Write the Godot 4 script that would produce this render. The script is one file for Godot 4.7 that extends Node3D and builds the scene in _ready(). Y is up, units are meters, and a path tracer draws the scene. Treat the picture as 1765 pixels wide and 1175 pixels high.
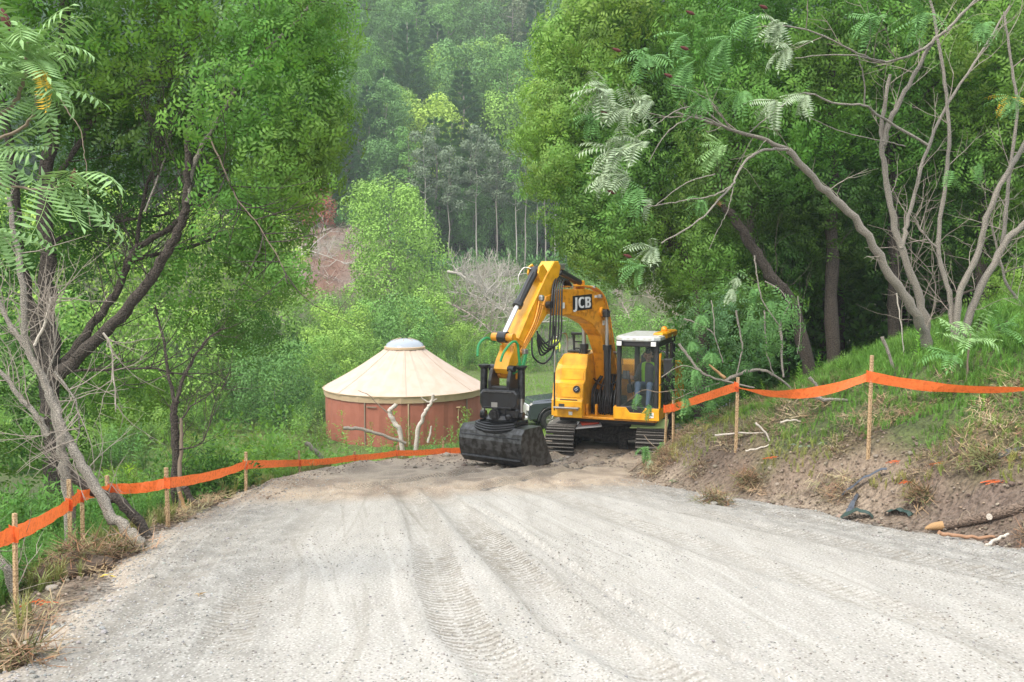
extends Node3D
# A gravel farm track with an excavator, a round tent in the meadow below, and wooded hills behind.
const F := 1614.0            # focal length in photo pixels
const PITCH := 4.52          # the camera looks this many degrees down
const EYE := Vector3(0, 1.7, 0)
var names := {}
var rng := RandomNumberGenerator.new()
var nz := FastNoiseLite.new()
var nz2 := FastNoiseLite.new()
var M := {}

func rnd(a: float, b: float) -> float: return rng.randf_range(a, b)
func rv(s: float) -> Vector3: return Vector3(rnd(-s, s), rnd(-s, s), rnd(-s, s))
func C(r: float, g: float, b: float) -> Color: return Color(r, g, b)
func vary(c: Color, s: float) -> Color:
	var k := 1.0 + rnd(-s, s)
	return Color(c.r * k * (1.0 + rnd(-s, s) * .35), c.g * k, c.b * k * (1.0 + rnd(-s, s) * .35))

# a photo pixel at a depth (metres along -z) as a point of the world
func at(px: float, py: float, d: float) -> Vector3:
	var v := Vector3((px - 882.5) / F, -(py - 587.5) / F, -1).rotated(Vector3.RIGHT, -deg_to_rad(PITCH))
	return EYE + v * (d / -v.z)

func numbered(n: String) -> String:
	if not names.has(n):
		names[n] = 0
		return n
	names[n] += 1
	return "%s_%03d" % [n, names[n]]

func tag(o: Node, label: String, category: String, group := "") -> Node:
	o.set_meta("label", label)
	o.set_meta("category", category)
	if group: o.set_meta("group", group)
	return o

func thing(called: String, label: String, category: String, pos := Vector3.ZERO, group := "") -> Node3D:
	var o := Node3D.new()
	o.name = numbered(called)
	add_child(o)
	o.position = pos
	tag(o, label, category, group)
	return o

func stuff(o: Node) -> Node:
	o.set_meta("kind", "stuff")
	return o

# ---------------------------------------------------------------- mesh builder
class MB:
	var v := PackedVector3Array()
	var n := PackedVector3Array()
	var c := PackedColorArray()
	var uv := PackedVector2Array()
	var idx := PackedInt32Array()
	var col := Color.WHITE
	func tri(a: Vector3, b: Vector3, d: Vector3) -> void:      # counter-clockwise from outside
		var nn := (b - a).cross(d - a).normalized()
		var k := v.size()
		v.append(a); v.append(d); v.append(b)
		for i in 3:
			n.append(nn); c.append(col)
		uv.append(Vector2(a.x + a.z, a.y)); uv.append(Vector2(d.x + d.z, d.y)); uv.append(Vector2(b.x + b.z, b.y))
		idx.append(k); idx.append(k + 1); idx.append(k + 2)
	func quad(a: Vector3, b: Vector3, d: Vector3, e: Vector3) -> void:
		tri(a, b, d); tri(a, d, e)
	# box with chamfered edges
	func box(xf: Transform3D, s: Vector3, bev := 0.012) -> void:
		var h := s * .5
		var b: float = minf(bev, minf(h.x, minf(h.y, h.z)) * .6)
		var P := func(sx: int, sy: int, sz: int, ax: int) -> Vector3:
			var p := Vector3(sx * h.x, sy * h.y, sz * h.z)
			if ax != 0: p.x -= sx * b
			if ax != 1: p.y -= sy * b
			if ax != 2: p.z -= sz * b
			return xf * p
		for s1 in [-1, 1]:
			_f(P.call(s1, -1, -1, 0), P.call(s1, 1, -1, 0), P.call(s1, 1, 1, 0), P.call(s1, -1, 1, 0), s1)
			_f(P.call(-1, s1, -1, 1), P.call(-1, s1, 1, 1), P.call(1, s1, 1, 1), P.call(1, s1, -1, 1), s1)
			_f(P.call(-1, -1, s1, 2), P.call(1, -1, s1, 2), P.call(1, 1, s1, 2), P.call(-1, 1, s1, 2), s1)
			for s2 in [-1, 1]:
				_f(P.call(s1, s2, -1, 0), P.call(s1, s2, -1, 1), P.call(s1, s2, 1, 1), P.call(s1, s2, 1, 0), s1 * s2)
				_f(P.call(s1, -1, s2, 0), P.call(s1, 1, s2, 0), P.call(s1, 1, s2, 2), P.call(s1, -1, s2, 2), s1 * s2)
				_f(P.call(-1, s1, s2, 1), P.call(-1, s1, s2, 2), P.call(1, s1, s2, 2), P.call(1, s1, s2, 1), s1 * s2)
				for s3 in [-1, 1]:
					if s1 * s2 * s3 > 0: tri(P.call(s1, s2, s3, 0), P.call(s1, s2, s3, 1), P.call(s1, s2, s3, 2))
					else: tri(P.call(s1, s2, s3, 0), P.call(s1, s2, s3, 2), P.call(s1, s2, s3, 1))
	func _f(a: Vector3, b: Vector3, d: Vector3, e: Vector3, s: int) -> void:
		if s > 0: quad(a, b, d, e)
		else: quad(a, e, d, b)
	# tube with smooth sides through points
	func tube(p: PackedVector3Array, r: Array, sides := 8, caps := true) -> void:
		var m := p.size()
		if m < 2: return
		var t0 := (p[1] - p[0]).normalized()
		var u := t0.cross(Vector3.UP if absf(t0.y) < .9 else Vector3.RIGHT).normalized()
		var base := v.size()
		var run := 0.0
		for i in m:
			var t := (p[mini(i + 1, m - 1)] - p[maxi(i - 1, 0)]).normalized()
			u = (u - t * u.dot(t)).normalized()
			var w := t.cross(u)
			var rr: float = r[i] if i < r.size() else r[-1]
			if i > 0: run += p[i].distance_to(p[i - 1])
			for k in sides + 1:
				var a := TAU * k / sides
				var nn := u * cos(a) + w * sin(a)
				v.append(p[i] + nn * rr); n.append(nn); c.append(col); uv.append(Vector2(float(k) / sides, run))
		for i in m - 1:
			for k in sides:
				var a := base + i * (sides + 1) + k
				var b := a + sides + 1
				idx.append(a); idx.append(b); idx.append(a + 1)
				idx.append(a + 1); idx.append(b); idx.append(b + 1)
		if caps:
			for e in [0, m - 1]:
				var cc := p[e]
				for k in sides:
					var q1 := v[base + e * (sides + 1) + k]
					var q2 := v[base + e * (sides + 1) + k + 1]
					if e == 0: tri(cc, q2, q1)
					else: tri(cc, q1, q2)
	func rod(a: Vector3, b: Vector3, r: float, sides := 12) -> void:
		tube(PackedVector3Array([a, b]), [r, r], sides)
	# solid of revolution: profile of (radius, height), about the local y axis
	func lathe(xf: Transform3D, prof: Array, sides := 24, smooth := false) -> void:
		for i in prof.size() - 1:
			var p: Vector2 = prof[i]
			var q: Vector2 = prof[i + 1]
			for k in sides:
				var a := TAU * k / sides
				var b := TAU * (k + 1) / sides
				var p1 := xf * Vector3(p.x * cos(a), p.y, p.x * sin(a))
				var p2 := xf * Vector3(p.x * cos(b), p.y, p.x * sin(b))
				var q1 := xf * Vector3(q.x * cos(a), q.y, q.x * sin(a))
				var q2 := xf * Vector3(q.x * cos(b), q.y, q.x * sin(b))
				if smooth and p.distance_to(q) > 1e-5:
					var s := (q - p).normalized()
					var s0 := s
					var s1 := s
					if i > 0: s0 = (s + (p - prof[i - 1]).normalized()).normalized()
					if i + 2 < prof.size(): s1 = (s + (prof[i + 2] - q).normalized()).normalized()
					var bs := v.size()
					for e in [[p1, s0, a], [q1, s1, a], [q2, s1, b], [p2, s0, b]]:
						var sv: Vector2 = e[1]
						v.append(e[0]); n.append((xf.basis * Vector3(sv.y * cos(e[2]), -sv.x, sv.y * sin(e[2]))).normalized()); c.append(col); uv.append(Vector2.ZERO)
					# flip so that the winding agrees with the normals
					idx.append(bs); idx.append(bs + 2); idx.append(bs + 1)
					idx.append(bs); idx.append(bs + 3); idx.append(bs + 2)
				else:
					if p.x > 1e-5: tri(p1, q1, p2)
					if q.x > 1e-5: tri(q1, q2, p2)
	# a polygon (in x, y) pushed along z from z0 to z1, with chamfered rims
	func prism(xf: Transform3D, poly: PackedVector2Array, z0: float, z1: float, bev := 0.01) -> void:
		var q := poly
		if Geometry2D.is_polygon_clockwise(q): q.reverse()     # make it run counter-clockwise with y up
		var m := q.size()
		var area := 0.0
		for i in m: area += q[i].cross(q[(i + 1) % m])
		if area < 0: q.reverse()
		var s := PackedVector2Array()
		for i in m:
			var e0 := (q[i] - q[(i - 1 + m) % m]).normalized()
			var e1 := (q[(i + 1) % m] - q[i]).normalized()
			var n0 := Vector2(-e0.y, e0.x)
			var n1 := Vector2(-e1.y, e1.x)
			var k := (n0 + n1)
			s.append(q[i] + k / maxf(.4, k.length_squared() * .5) * bev)
		var t := Geometry2D.triangulate_polygon(s)
		for i in range(0, t.size(), 3):
			var a := s[t[i]]
			var b := s[t[i + 1]]
			var d := s[t[i + 2]]
			if (b - a).cross(d - a) < 0:
				var w := b
				b = d; d = w
			tri(xf * Vector3(a.x, a.y, z1), xf * Vector3(b.x, b.y, z1), xf * Vector3(d.x, d.y, z1))
			tri(xf * Vector3(a.x, a.y, z0), xf * Vector3(d.x, d.y, z0), xf * Vector3(b.x, b.y, z0))
		for i in m:
			var j := (i + 1) % m
			quad(xf * V(q[i], z0 + bev), xf * V(q[j], z0 + bev), xf * V(q[j], z1 - bev), xf * V(q[i], z1 - bev))
			quad(xf * V(q[i], z1 - bev), xf * V(q[j], z1 - bev), xf * V(s[j], z1), xf * V(s[i], z1))
			quad(xf * V(s[i], z0), xf * V(s[j], z0), xf * V(q[j], z0 + bev), xf * V(q[i], z0 + bev))
	func V(p: Vector2, z: float) -> Vector3: return Vector3(p.x, p.y, z)
	# a leaf: a kite folded along its midrib
	func leaf(b: Vector3, dir: Vector3, side: Vector3, ln: float, wd: float, droop := 0.0) -> void:
		var nn := side.cross(dir).normalized()
		var tip := b + dir * ln + Vector3(0, -droop * ln, 0)
		var mid := b + dir * ln * .45 - nn * wd * .12
		var l := b + dir * ln * .42 + side * wd * .5 + nn * wd * .08
		var r := b + dir * ln * .42 - side * wd * .5 + nn * wd * .08
		tri(b, tip, l) if droop == 0.0 else _lf(b, mid, l, tip, 1)
		tri(b, r, tip) if droop == 0.0 else _lf(b, mid, r, tip, -1)
	func _lf(b: Vector3, m: Vector3, s: Vector3, t: Vector3, k: int) -> void:
		if k > 0:
			tri(b, m, s); tri(m, t, s)
		else:
			tri(b, s, m); tri(m, s, t)
	func mesh() -> ArrayMesh:
		var a := []
		a.resize(Mesh.ARRAY_MAX)
		a[Mesh.ARRAY_VERTEX] = v
		a[Mesh.ARRAY_NORMAL] = n
		a[Mesh.ARRAY_COLOR] = c
		a[Mesh.ARRAY_TEX_UV] = uv
		a[Mesh.ARRAY_INDEX] = idx
		var m := ArrayMesh.new()
		if v.size() > 0: m.add_surface_from_arrays(Mesh.PRIMITIVE_TRIANGLES, a)
		return m

func obj(called: String, mb: MB, mat: Material, parent: Node = null) -> MeshInstance3D:
	return obm(called, mb.mesh(), mat, parent)

func obm(called: String, m: Mesh, mat: Material, parent: Node = null, xf := Transform3D()) -> MeshInstance3D:
	var o := MeshInstance3D.new()
	o.mesh = m
	o.material_override = mat
	o.name = numbered(called) if parent == null else called
	if parent == null: add_child(o)
	else: parent.add_child(o, true)
	o.transform = xf
	return o

func many(called: String, m: Mesh, mat: Material, xfs: Array, cols: Array, parent: Node = null) -> MultiMeshInstance3D:
	var mm := MultiMesh.new()
	mm.transform_format = MultiMesh.TRANSFORM_3D
	mm.use_colors = true
	mm.mesh = m
	if m.get_surface_count(): m.surface_set_material(0, mat)
	mm.instance_count = xfs.size()
	for i in xfs.size():
		mm.set_instance_transform(i, xfs[i])
		mm.set_instance_color(i, cols[i])
	var o := MultiMeshInstance3D.new()
	o.multimesh = mm
	o.material_override = mat
	o.name = numbered(called) if parent == null else called
	if parent == null: add_child(o)
	else: parent.add_child(o, true)
	stuff(o)
	return o

func T(p: Vector3, e := Vector3.ZERO) -> Transform3D:
	return Transform3D(Basis.from_euler(e * PI / 180.0), p)

# frame with y along a direction, spun about it
func along(p: Vector3, dir: Vector3, spin: float, s: float) -> Transform3D:
	var y := dir.normalized()
	var x := y.cross(Vector3.UP if absf(y.y) < .95 else Vector3.RIGHT).normalized()
	var b := Basis(x, y, x.cross(y)) * Basis(Vector3.UP, spin)
	return Transform3D(b.scaled_local(Vector3(s, s, s)), p)

func smooth_path(pts: PackedVector3Array, per := 5) -> PackedVector3Array:
	var o := PackedVector3Array()
	var m := pts.size()
	for i in m - 1:
		for k in per:
			var t := float(k) / per
			o.append(pts[i].cubic_interpolate(pts[i + 1], pts[maxi(i - 1, 0)], pts[mini(i + 2, m - 1)], t))
	o.append(pts[m - 1])
	return o

func table(d: float, xs: Array, ys: Array) -> float:
	if d <= xs[0]: return ys[0]
	for i in range(1, xs.size()):
		if d <= xs[i]:
			return lerpf(ys[i - 1], ys[i], (d - xs[i - 1]) / (xs[i] - xs[i - 1]))
	var k := xs.size() - 1
	return ys[k] + (d - xs[k]) * (ys[k] - ys[k - 1]) / (xs[k] - xs[k - 1])

# ---------------------------------------------------------------- materials
func srgb(c: Color) -> Color: return c.linear_to_srgb()

func ramp(stops: Array) -> Gradient:
	var g := Gradient.new()
	var o := PackedFloat32Array()
	var k := PackedColorArray()
	for s in stops:
		o.append(s[0]); k.append(s[1])
	g.offsets = o
	g.colors = k
	return g

func noise_tex(freq: float, stops: Array, size := 512, seed_ := 1, oct := 4, kind := FastNoiseLite.TYPE_SIMPLEX_SMOOTH) -> NoiseTexture2D:
	var f := FastNoiseLite.new()
	f.noise_type = kind
	f.frequency = freq
	f.seed = seed_
	f.fractal_octaves = oct
	var t := NoiseTexture2D.new()
	t.width = size
	t.height = size
	t.seamless = true
	t.noise = f
	if stops: t.color_ramp = ramp(stops)
	return t

# linear base colour, plain or with a mottled pattern given by a noise texture
func mat(c: Color, rough := .6, metal := 0.0, tex: Texture2D = null, scale := 1.0) -> StandardMaterial3D:
	var m := StandardMaterial3D.new()
	m.albedo_color = srgb(c)
	m.roughness = rough
	m.metallic = metal
	m.vertex_color_use_as_albedo = true
	if tex:
		m.albedo_texture = tex
		m.uv1_triplanar = true
		m.uv1_scale = Vector3.ONE * scale
	return m

func leaf_mat(c: Color, rough := .5, through := .55) -> StandardMaterial3D:
	var m := mat(c, rough)
	m.backlight_enabled = true
	m.backlight = Color(through, through, through * .75)
	m.metallic_specular = .35
	return m

func make_materials() -> void:
	var g := func(a: float, b: float, f: float, s: int) -> NoiseTexture2D:
		return noise_tex(f, [[.25, Color(a, a, a)], [.5, Color((a + b) * .5, (a + b) * .5, (a + b) * .5)], [.75, Color(b, b, b)]], 512, s)
	var dusty: NoiseTexture2D = noise_tex(.012, [[.2, Color(.88, .85, .80)], [.5, Color(.97, .96, .945)], [.7, Color(1, 1, 1)]], 512, 3, 5)
	var worn: NoiseTexture2D = noise_tex(.02, [[.28, Color(.80, .75, .68)], [.42, Color(.95, .935, .91)], [.6, Color(1, 1, 1)]], 512, 9, 5)
	M.yellow = mat(C(.80, .385, .012), .38, 0.0, dusty, .55)
	M.yellow.clearcoat_enabled = true
	M.yellow.clearcoat = .35
	M.yellow.clearcoat_roughness = .25
	M.yellow_boom = mat(C(.76, .315, .013), .42, 0.0, worn, .5)
	M.yellow_boom.clearcoat_enabled = true
	M.yellow_boom.clearcoat = .3
	M.yellow_boom.clearcoat_roughness = .3
	M.black = mat(C(.026, .027, .030), .3, 0.0, dusty, .8)
	M.black_steel = mat(C(.045, .045, .048), .3, .3, g.call(.55, 1.0, .02, 5), 1.1)
	M.black_worn = mat(C(.105, .105, .105), .32, .5, noise_tex(.015, [[.3, Color(.55, .53, .5)], [.55, Color(.9, .9, .9)], [.75, Color(1, 1, 1)]], 512, 12, 5), .8)
	M.grime = mat(C(.055, .047, .040), .85, 0.0, g.call(.45, 1.0, .03, 7), .9)
	M.track = mat(C(.24, .225, .205), .55, .55, g.call(.5, 1.0, .05, 8), 2.0)
	M.track_gap = mat(C(.03, .028, .026), .9)
	M.chrome = mat(C(.74, .74, .75), .3, .55)
	M.steel = mat(C(.42, .41, .39), .4, .8)
	M.hose = mat(C(.012, .012, .013), .45)
	M.green_hose = mat(C(.02, .27, .08), .4)
	M.rubber = mat(C(.02, .02, .02), .75)
	M.glass = StandardMaterial3D.new()
	M.glass.transparency = BaseMaterial3D.TRANSPARENCY_ALPHA
	M.glass.albedo_color = Color(.22, .28, .27, .22)
	M.glass.roughness = .03
	M.white = mat(C(.72, .73, .72), .5)
	M.white_roof = mat(C(.62, .66, .68), .4, 0.0, dusty, 1.0)
	M.lamp_glass = mat(C(.75, .76, .74), .12)
	M.amber = mat(C(.8, .3, .02), .25)
	M.orange = mat(C(.92, .20, .045), .5, 0.0, noise_tex(.03, [[.3, Color(.86, .82, .8)], [.5, Color(1, 1, 1)], [.7, Color(.95, .92, .9)]], 256, 61), 2.0)
	M.orange.backlight_enabled = true
	M.orange.backlight = Color(.85, .85, .85)
	M.stake = mat(C(.47, .33, .19), .8, 0.0, noise_tex(.05, [[.3, Color(.7, .66, .6)], [.6, Color(1, 1, 1)]], 256, 21), 3.0)
	M.bark = mat(C(.082, .066, .054), .95, 0.0, g.call(.45, 1.3, .035, 14), 1.6)
	M.bark.heightmap_enabled = true
	M.bark.heightmap_texture = noise_tex(.04, [], 512, 33, 5)
	M.bark.heightmap_scale = 3.0
	M.grey_bark = mat(C(.40, .36, .305), .9, 0.0, g.call(.5, 1.15, .05, 15), 3.0)
	M.grey_bark.heightmap_enabled = true
	M.grey_bark.heightmap_texture = M.bark.heightmap_texture
	M.grey_bark.heightmap_scale = 2.0
	M.twig = mat(C(.20, .155, .115), .9)
	M.dead_twig = mat(C(.28, .24, .20), .95)
	M.pale_wood = mat(C(.62, .56, .48), .85, 0.0, g.call(.75, 1.0, .04, 16), 3.0)
	M.fresh_wood = mat(C(.55, .33, .15), .85, 0.0, g.call(.6, 1.0, .06, 17), 5.0)
	M.far_bark = mat(C(.24, .215, .19), .9)
	M.leaf = leaf_mat(C(2.35, 2.05, 2.2), .55, .95)
	M.far_leaf = leaf_mat(C(2.1, 1.9, 2.0), .6, .7)
	M.grass = leaf_mat(C(1.65, 1.6, 1.45), .55, .75)
	M.straw = mat(C(1, 1, 1), .85)
	M.rock = mat(C(1, 1, 1), .9, 0.0, g.call(.6, 1.0, .04, 18), 6.0)
	M.canvas = mat(C(.46, .37, .305), .85, 0.0, noise_tex(.01, [[.3, Color(.96, .95, .93)], [.6, Color(1, 1, 1)]], 512, 22), .35)
	M.canvas_red = mat(C(.30, .105, .068), .85, 0.0, noise_tex(.012, [[.3, Color(.95, .94, .93)], [.6, Color(1, 1, 1)]], 512, 23), .45)
	M.canvas_tan = mat(C(.42, .31, .20), .85)
	M.truck_paint = mat(C(.035, .045, .058), .2)
	M.truck_paint.clearcoat_enabled = true
	M.truck_paint.clearcoat = 1.0
	M.truck_paint.clearcoat_roughness = .05
	M.dark_glass = mat(C(.01, .013, .015), .05)
	M.ground = mat(C(1, 1, 1), .95)
	M.ground.albedo_texture = noise_tex(.02, [[.2, Color(.62, .60, .58)], [.45, Color(.88, .87, .86)], [.6, Color(1, 1, 1)], [.8, Color(.82, .8, .78)]], 1024, 31, 6)
	M.ground.uv1_triplanar = true
	M.ground.uv1_world_triplanar = true
	M.ground.uv1_scale = Vector3.ONE * .45
	M.ground.heightmap_enabled = true
	M.ground.heightmap_texture = noise_tex(.03, [], 1024, 34, 6)
	M.ground.heightmap_scale = 9.0
# ---------------------------------------------------------------- the land
const RL_D := [0.0, 5.8, 7.3, 9.6, 12.0, 16.5, 18.5, 20.0, 21.0, 22.0, 23.5, 27.0, 40.0]
const RL_X := [-2.9, -3.1, -3.4, -3.85, -4.0, -3.8, -3.45, -2.7, -1.95, -1.15, .1, 2.5, 9.0]
const RR_D := [0.0, 8.0, 9.0, 10.1, 11.9, 13.98, 15.6, 18.0, 21.0, 23.5, 26.0, 40.0]
const RR_X := [7.2, 5.4, 4.95, 4.5, 3.8, 2.75, 2.05, 2.35, 3.3, 4.6, 6.4, 15.0]

func base_y(d: float) -> float:
	return table(d, [0.0, 14.5, 20.5, 24.5, 27.0, 29.0, 44.0], [0.0, -1.74, -2.62, -2.78, -2.95, -3.1, -5.3])

func valley(d: float) -> float:
	if d < 56.0: return -4.8
	if d < 112.0: return lerpf(-4.8, 1.2, smoothstep(52.0, 112.0, d))
	return 1.2 + .47 * (d - 112.0)

func ground(x: float, d: float) -> float:
	var b := base_y(d)
	var el := table(d, RL_D, RL_X) - x
	var er := x - table(d, RR_D, RR_X)
	var y := b
	var rough := 0.0
	if el > 0.0:
		y = b - .30 * maxf(0.0, el - .25) - .05 * minf(el, 6.0)
		y = maxf(y, -4.8 + .02 * maxf(0.0, el - 30.0))
		rough = minf(el, .8)
	if er > 0.0 and d < 70.0:
		var steep := .72 * smoothstep(0.0, 1.15, er) + .15 * smoothstep(.2, .9, er) * nz.get_noise_2d(x * 6.0 + 40.0, d * 6.0)
		y = b + steep + .40 * maxf(0.0, er - .9) - .12 * maxf(0.0, er - 6.0)
		rough = minf(er, .8)
	if d > 26.0:
		var v := valley(d)
		if er <= 0.0: y = maxf(minf(y, lerpf(y, v, smoothstep(28.0, 42.0, d))), -4.8 if d < 60.0 else -99.0)
		var right := v + .33 * maxf(0.0, x - 14.0 - (d - 40.0) * .3) * (1.0 - smoothstep(90.0, 160.0, d))
		y = lerpf(y, maxf(v, right) if er > 0.0 or d > 44.0 else v, smoothstep(30.0, 46.0, d))
	# windrow of pushed soil along the left edge
	if d > 11.0 and d < 23.0:
		y += .075 * exp(-pow((el + .45) / .5, 2.0)) * smoothstep(11.5, 14.5, d) * (1.0 - smoothstep(20.5, 22.5, d)) * (1.0 + .6 * nz.get_noise_2d(x * 14.0, d * 14.0))
	y += rough * (.10 * nz.get_noise_2d(x * 3.0, d * 3.0) + .05 * nz.get_noise_2d(x * 11.0, d * 11.0))
	if d > 84.0: y += 5.2 * smoothstep(86.0, 105.0, d) * smoothstep(-7.0, -15.0, x + (d - 95.0) * .12)
	if d > 45.0: y += .5 * nz.get_noise_2d(x * .5, d * .5) * smoothstep(60.0, 90.0, d)
	return y

func gp(x: float, d: float, up := 0.0) -> Vector3: return Vector3(x, ground(x, d) + up, -d)

# where the ray of a photo pixel meets the ground
func hit(px: float, py: float, from := 4.0) -> Vector3:
	var d := from
	while d < 140.0:
		var p := at(px, py, d)
		if p.y < ground(p.x, d): return p
		d += .05
	return at(px, py, 140.0)

func ground_color(x: float, d: float) -> Color:
	var el := table(d, RL_D, RL_X) - x
	var er := x - table(d, RR_D, RR_X)
	var k := nz.get_noise_2d(x * 4.0, d * 4.0)
	var soil := C(.30, .232, .175).lerp(C(.19, .14, .105), clampf(.5 + 1.3 * nz.get_noise_2d(x * 1.7 + 9.0, d * 1.7), 0, 1))
	var sand := C(.37, .30, .23)
	var turf := C(.105, .135, .045)
	var litter := C(.20, .165, .10)
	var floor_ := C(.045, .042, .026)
	var c := C(.31, .28, .245)
	if el > 0.0:
		c = soil.lerp(litter, smoothstep(.1, .5, el + k * .4)).lerp(turf, smoothstep(.6, 1.6, el + k))
	elif er > 0.0:
		c = sand.lerp(soil, smoothstep(.0, .6, er + k * .5))
		if d < 11.5: c = c.lerp(C(.165, .122, .100), .7 * (1.0 - smoothstep(10.0, 11.5, d)))
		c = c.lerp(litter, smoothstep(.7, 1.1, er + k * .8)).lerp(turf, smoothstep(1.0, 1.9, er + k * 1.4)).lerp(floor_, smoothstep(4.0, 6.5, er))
	if d > 27.0:
		c = c.lerp(C(.16, .235, .055), smoothstep(27.0, 31.0, d))
	if d > 60.0:
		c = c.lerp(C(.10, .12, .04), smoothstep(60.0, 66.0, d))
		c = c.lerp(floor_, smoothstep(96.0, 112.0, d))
		var cut := smoothstep(8.5, 4.5, absf(x + 19.0 + (d - 92.0) * .12)) * smoothstep(84.0, 90.0, d) * smoothstep(112.0, 107.0, d)
		c = c.lerp(C(.30, .25, .205).lerp(C(.27, .14, .095), smoothstep(1.6, .4, absf(x + 18.3 + (d - 92.0) * .2 + k * 2.0))), cut)
	var gy := smoothstep(2.2, 1.2, absf(x - 3.2 - (d - 66.0) * .02)) * smoothstep(58.0, 62.0, d) * smoothstep(86.0, 78.0, d)
	return c.lerp(C(.27, .25, .21), gy)

func sheet(x0: float, x1: float, d0: float, d1: float, nx: int, nd: int, f: Callable, col: Callable, uvf: Callable) -> MB:
	var b := MB.new()
	var hs := PackedFloat32Array()
	for j in nd + 1:
		for i in nx + 1:
			var x := lerpf(x0, x1, float(i) / nx)
			var d := lerpf(d0, d1, float(j) / nd)
			var y: float = f.call(x, d)
			hs.append(y)
			b.v.append(Vector3(x, y, -d))
			b.c.append(col.call(x, d))
			b.uv.append(uvf.call(x, d))
	var sx := (x1 - x0) / nx
	var sd := (d1 - d0) / nd
	for j in nd + 1:
		for i in nx + 1:
			var l := hs[j * (nx + 1) + maxi(i - 1, 0)]
			var r := hs[j * (nx + 1) + mini(i + 1, nx)]
			var u := hs[maxi(j - 1, 0) * (nx + 1) + i]
			var w := hs[mini(j + 1, nd) * (nx + 1) + i]
			b.n.append(Vector3(-(r - l) / (2.0 * sx), 1, (w - u) / (2.0 * sd)).normalized())
	for j in nd:
		for i in nx:
			var a := j * (nx + 1) + i
			var e := a + nx + 1
			b.idx.append(a); b.idx.append(e); b.idx.append(e + 1)
			b.idx.append(a); b.idx.append(e + 1); b.idx.append(a + 1)
	return b

# ruts: list of [points (x, d), half width, depth]
var RUTS := []
func road_y(x: float, d: float) -> float:
	var el := table(d, RL_D, RL_X) - x
	var er := x - table(d, RR_D, RR_X)
	var e := maxf(el, er)
	var y := ground(x, d) + .035
	y += .018 * nz.get_noise_2d(x * 2.0, d * .8) + .006 * nz.get_noise_2d(x * 9.0, d * 3.0)
	# tyre ruts, which run down the track
	for r in RUTS:
		var cx := table(d, r[0], r[1])
		if d > r[0][0] and d < r[0][-1]:
			var q: float = absf(x - cx) / r[2]
			if q < 2.2:
				y += r[3] * (-exp(-q * q * q * q * 1.6) + .55 * exp(-pow((q - 1.35) / .35, 2.0)))
	# looser sand spread across beyond the gravel
	var s := smoothstep(13.0, 13.9, d - .4 * x + .9 * nz.get_noise_2d(x * 2.0, 3.0))
	y += s * (.005 + .050 * nz.get_noise_2d(x * 2.2 + d * .8, d * 5.0) + .03 * nz.get_noise_2d(x * 7.0, d * 9.0))
	y -= .16 * smoothstep(-.25, .30, e + .28 * nz.get_noise_2d(x * 6.0, d * 6.0) + .12 * nz.get_noise_2d(x * 25.0, d * 25.0))
	return y

func build_land() -> void:
	var white := func(_x: float, _d: float) -> Color: return Color.WHITE
	var no_uv := func(x: float, d: float) -> Vector2: return Vector2(x, d)
	var near := func(x: float, d: float) -> float: return ground(x, d) - (.02 if d < 30.0 else 0.0)
	var col := func(x: float, d: float) -> Color: return ground_color(x, d)
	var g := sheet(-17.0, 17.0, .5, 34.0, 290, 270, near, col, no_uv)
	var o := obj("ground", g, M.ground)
	o.set_meta("kind", "structure")
	# beyond it, coarser, with a margin tucked under the near sheet
	var far := func(x: float, d: float) -> float:
		var y: float = ground(x, d)
		if absf(x) < 17.0 and d < 34.0 and d > 1.0: y -= .8
		return y
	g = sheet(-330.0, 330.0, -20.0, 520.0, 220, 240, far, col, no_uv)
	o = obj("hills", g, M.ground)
	o.set_meta("kind", "structure")
	build_road()

func noise_img(freq: float, stops: Array, seed_: int, w: int, h: int, oct := 4, stretch := 1.0) -> Image:
	var f := FastNoiseLite.new()
	f.frequency = freq
	f.seed = seed_
	f.fractal_octaves = oct
	var t := f.get_image(w, int(h * stretch), false, false, true)
	if stretch != 1.0: t.resize(w, h, Image.INTERPOLATE_CUBIC)
	# colour it through a ramp, by way of a table
	var r := ramp(stops)
	var lut := PackedByteArray()
	for i in 256:
		var c := r.sample(i / 255.0)
		lut.append(int(c.r * 255)); lut.append(int(c.g * 255)); lut.append(int(c.b * 255)); lut.append(int(c.a * 255))
	t.convert(Image.FORMAT_L8)
	var src := t.get_data()
	var dst := PackedByteArray()
	dst.resize(src.size() * 4)
	for i in src.size():
		dst.encode_u32(i * 4, lut.decode_u32(src[i] * 4))
	return Image.create_from_data(w, h, false, Image.FORMAT_RGBA8, dst)

const RX0 := -5.4
const RX1 := 7.6
const RD0 := 3.0
const RD1 := 26.0
const RW := 1664
const RH := 2048
func rpx(x: float, d: float) -> Vector2: return Vector2((x - RX0) / (RX1 - RX0) * RW, (d - RD0) / (RD1 - RD0) * RH)

# the picture src with its alpha taken from mask
func masked(src: Image, mask: Image) -> Image:
	var a := src.get_data()
	var m := mask.get_data()
	for i in range(3, a.size(), 4): a[i] = m[i]
	return Image.create_from_data(RW, RH, false, Image.FORMAT_RGBA8, a)

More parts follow.
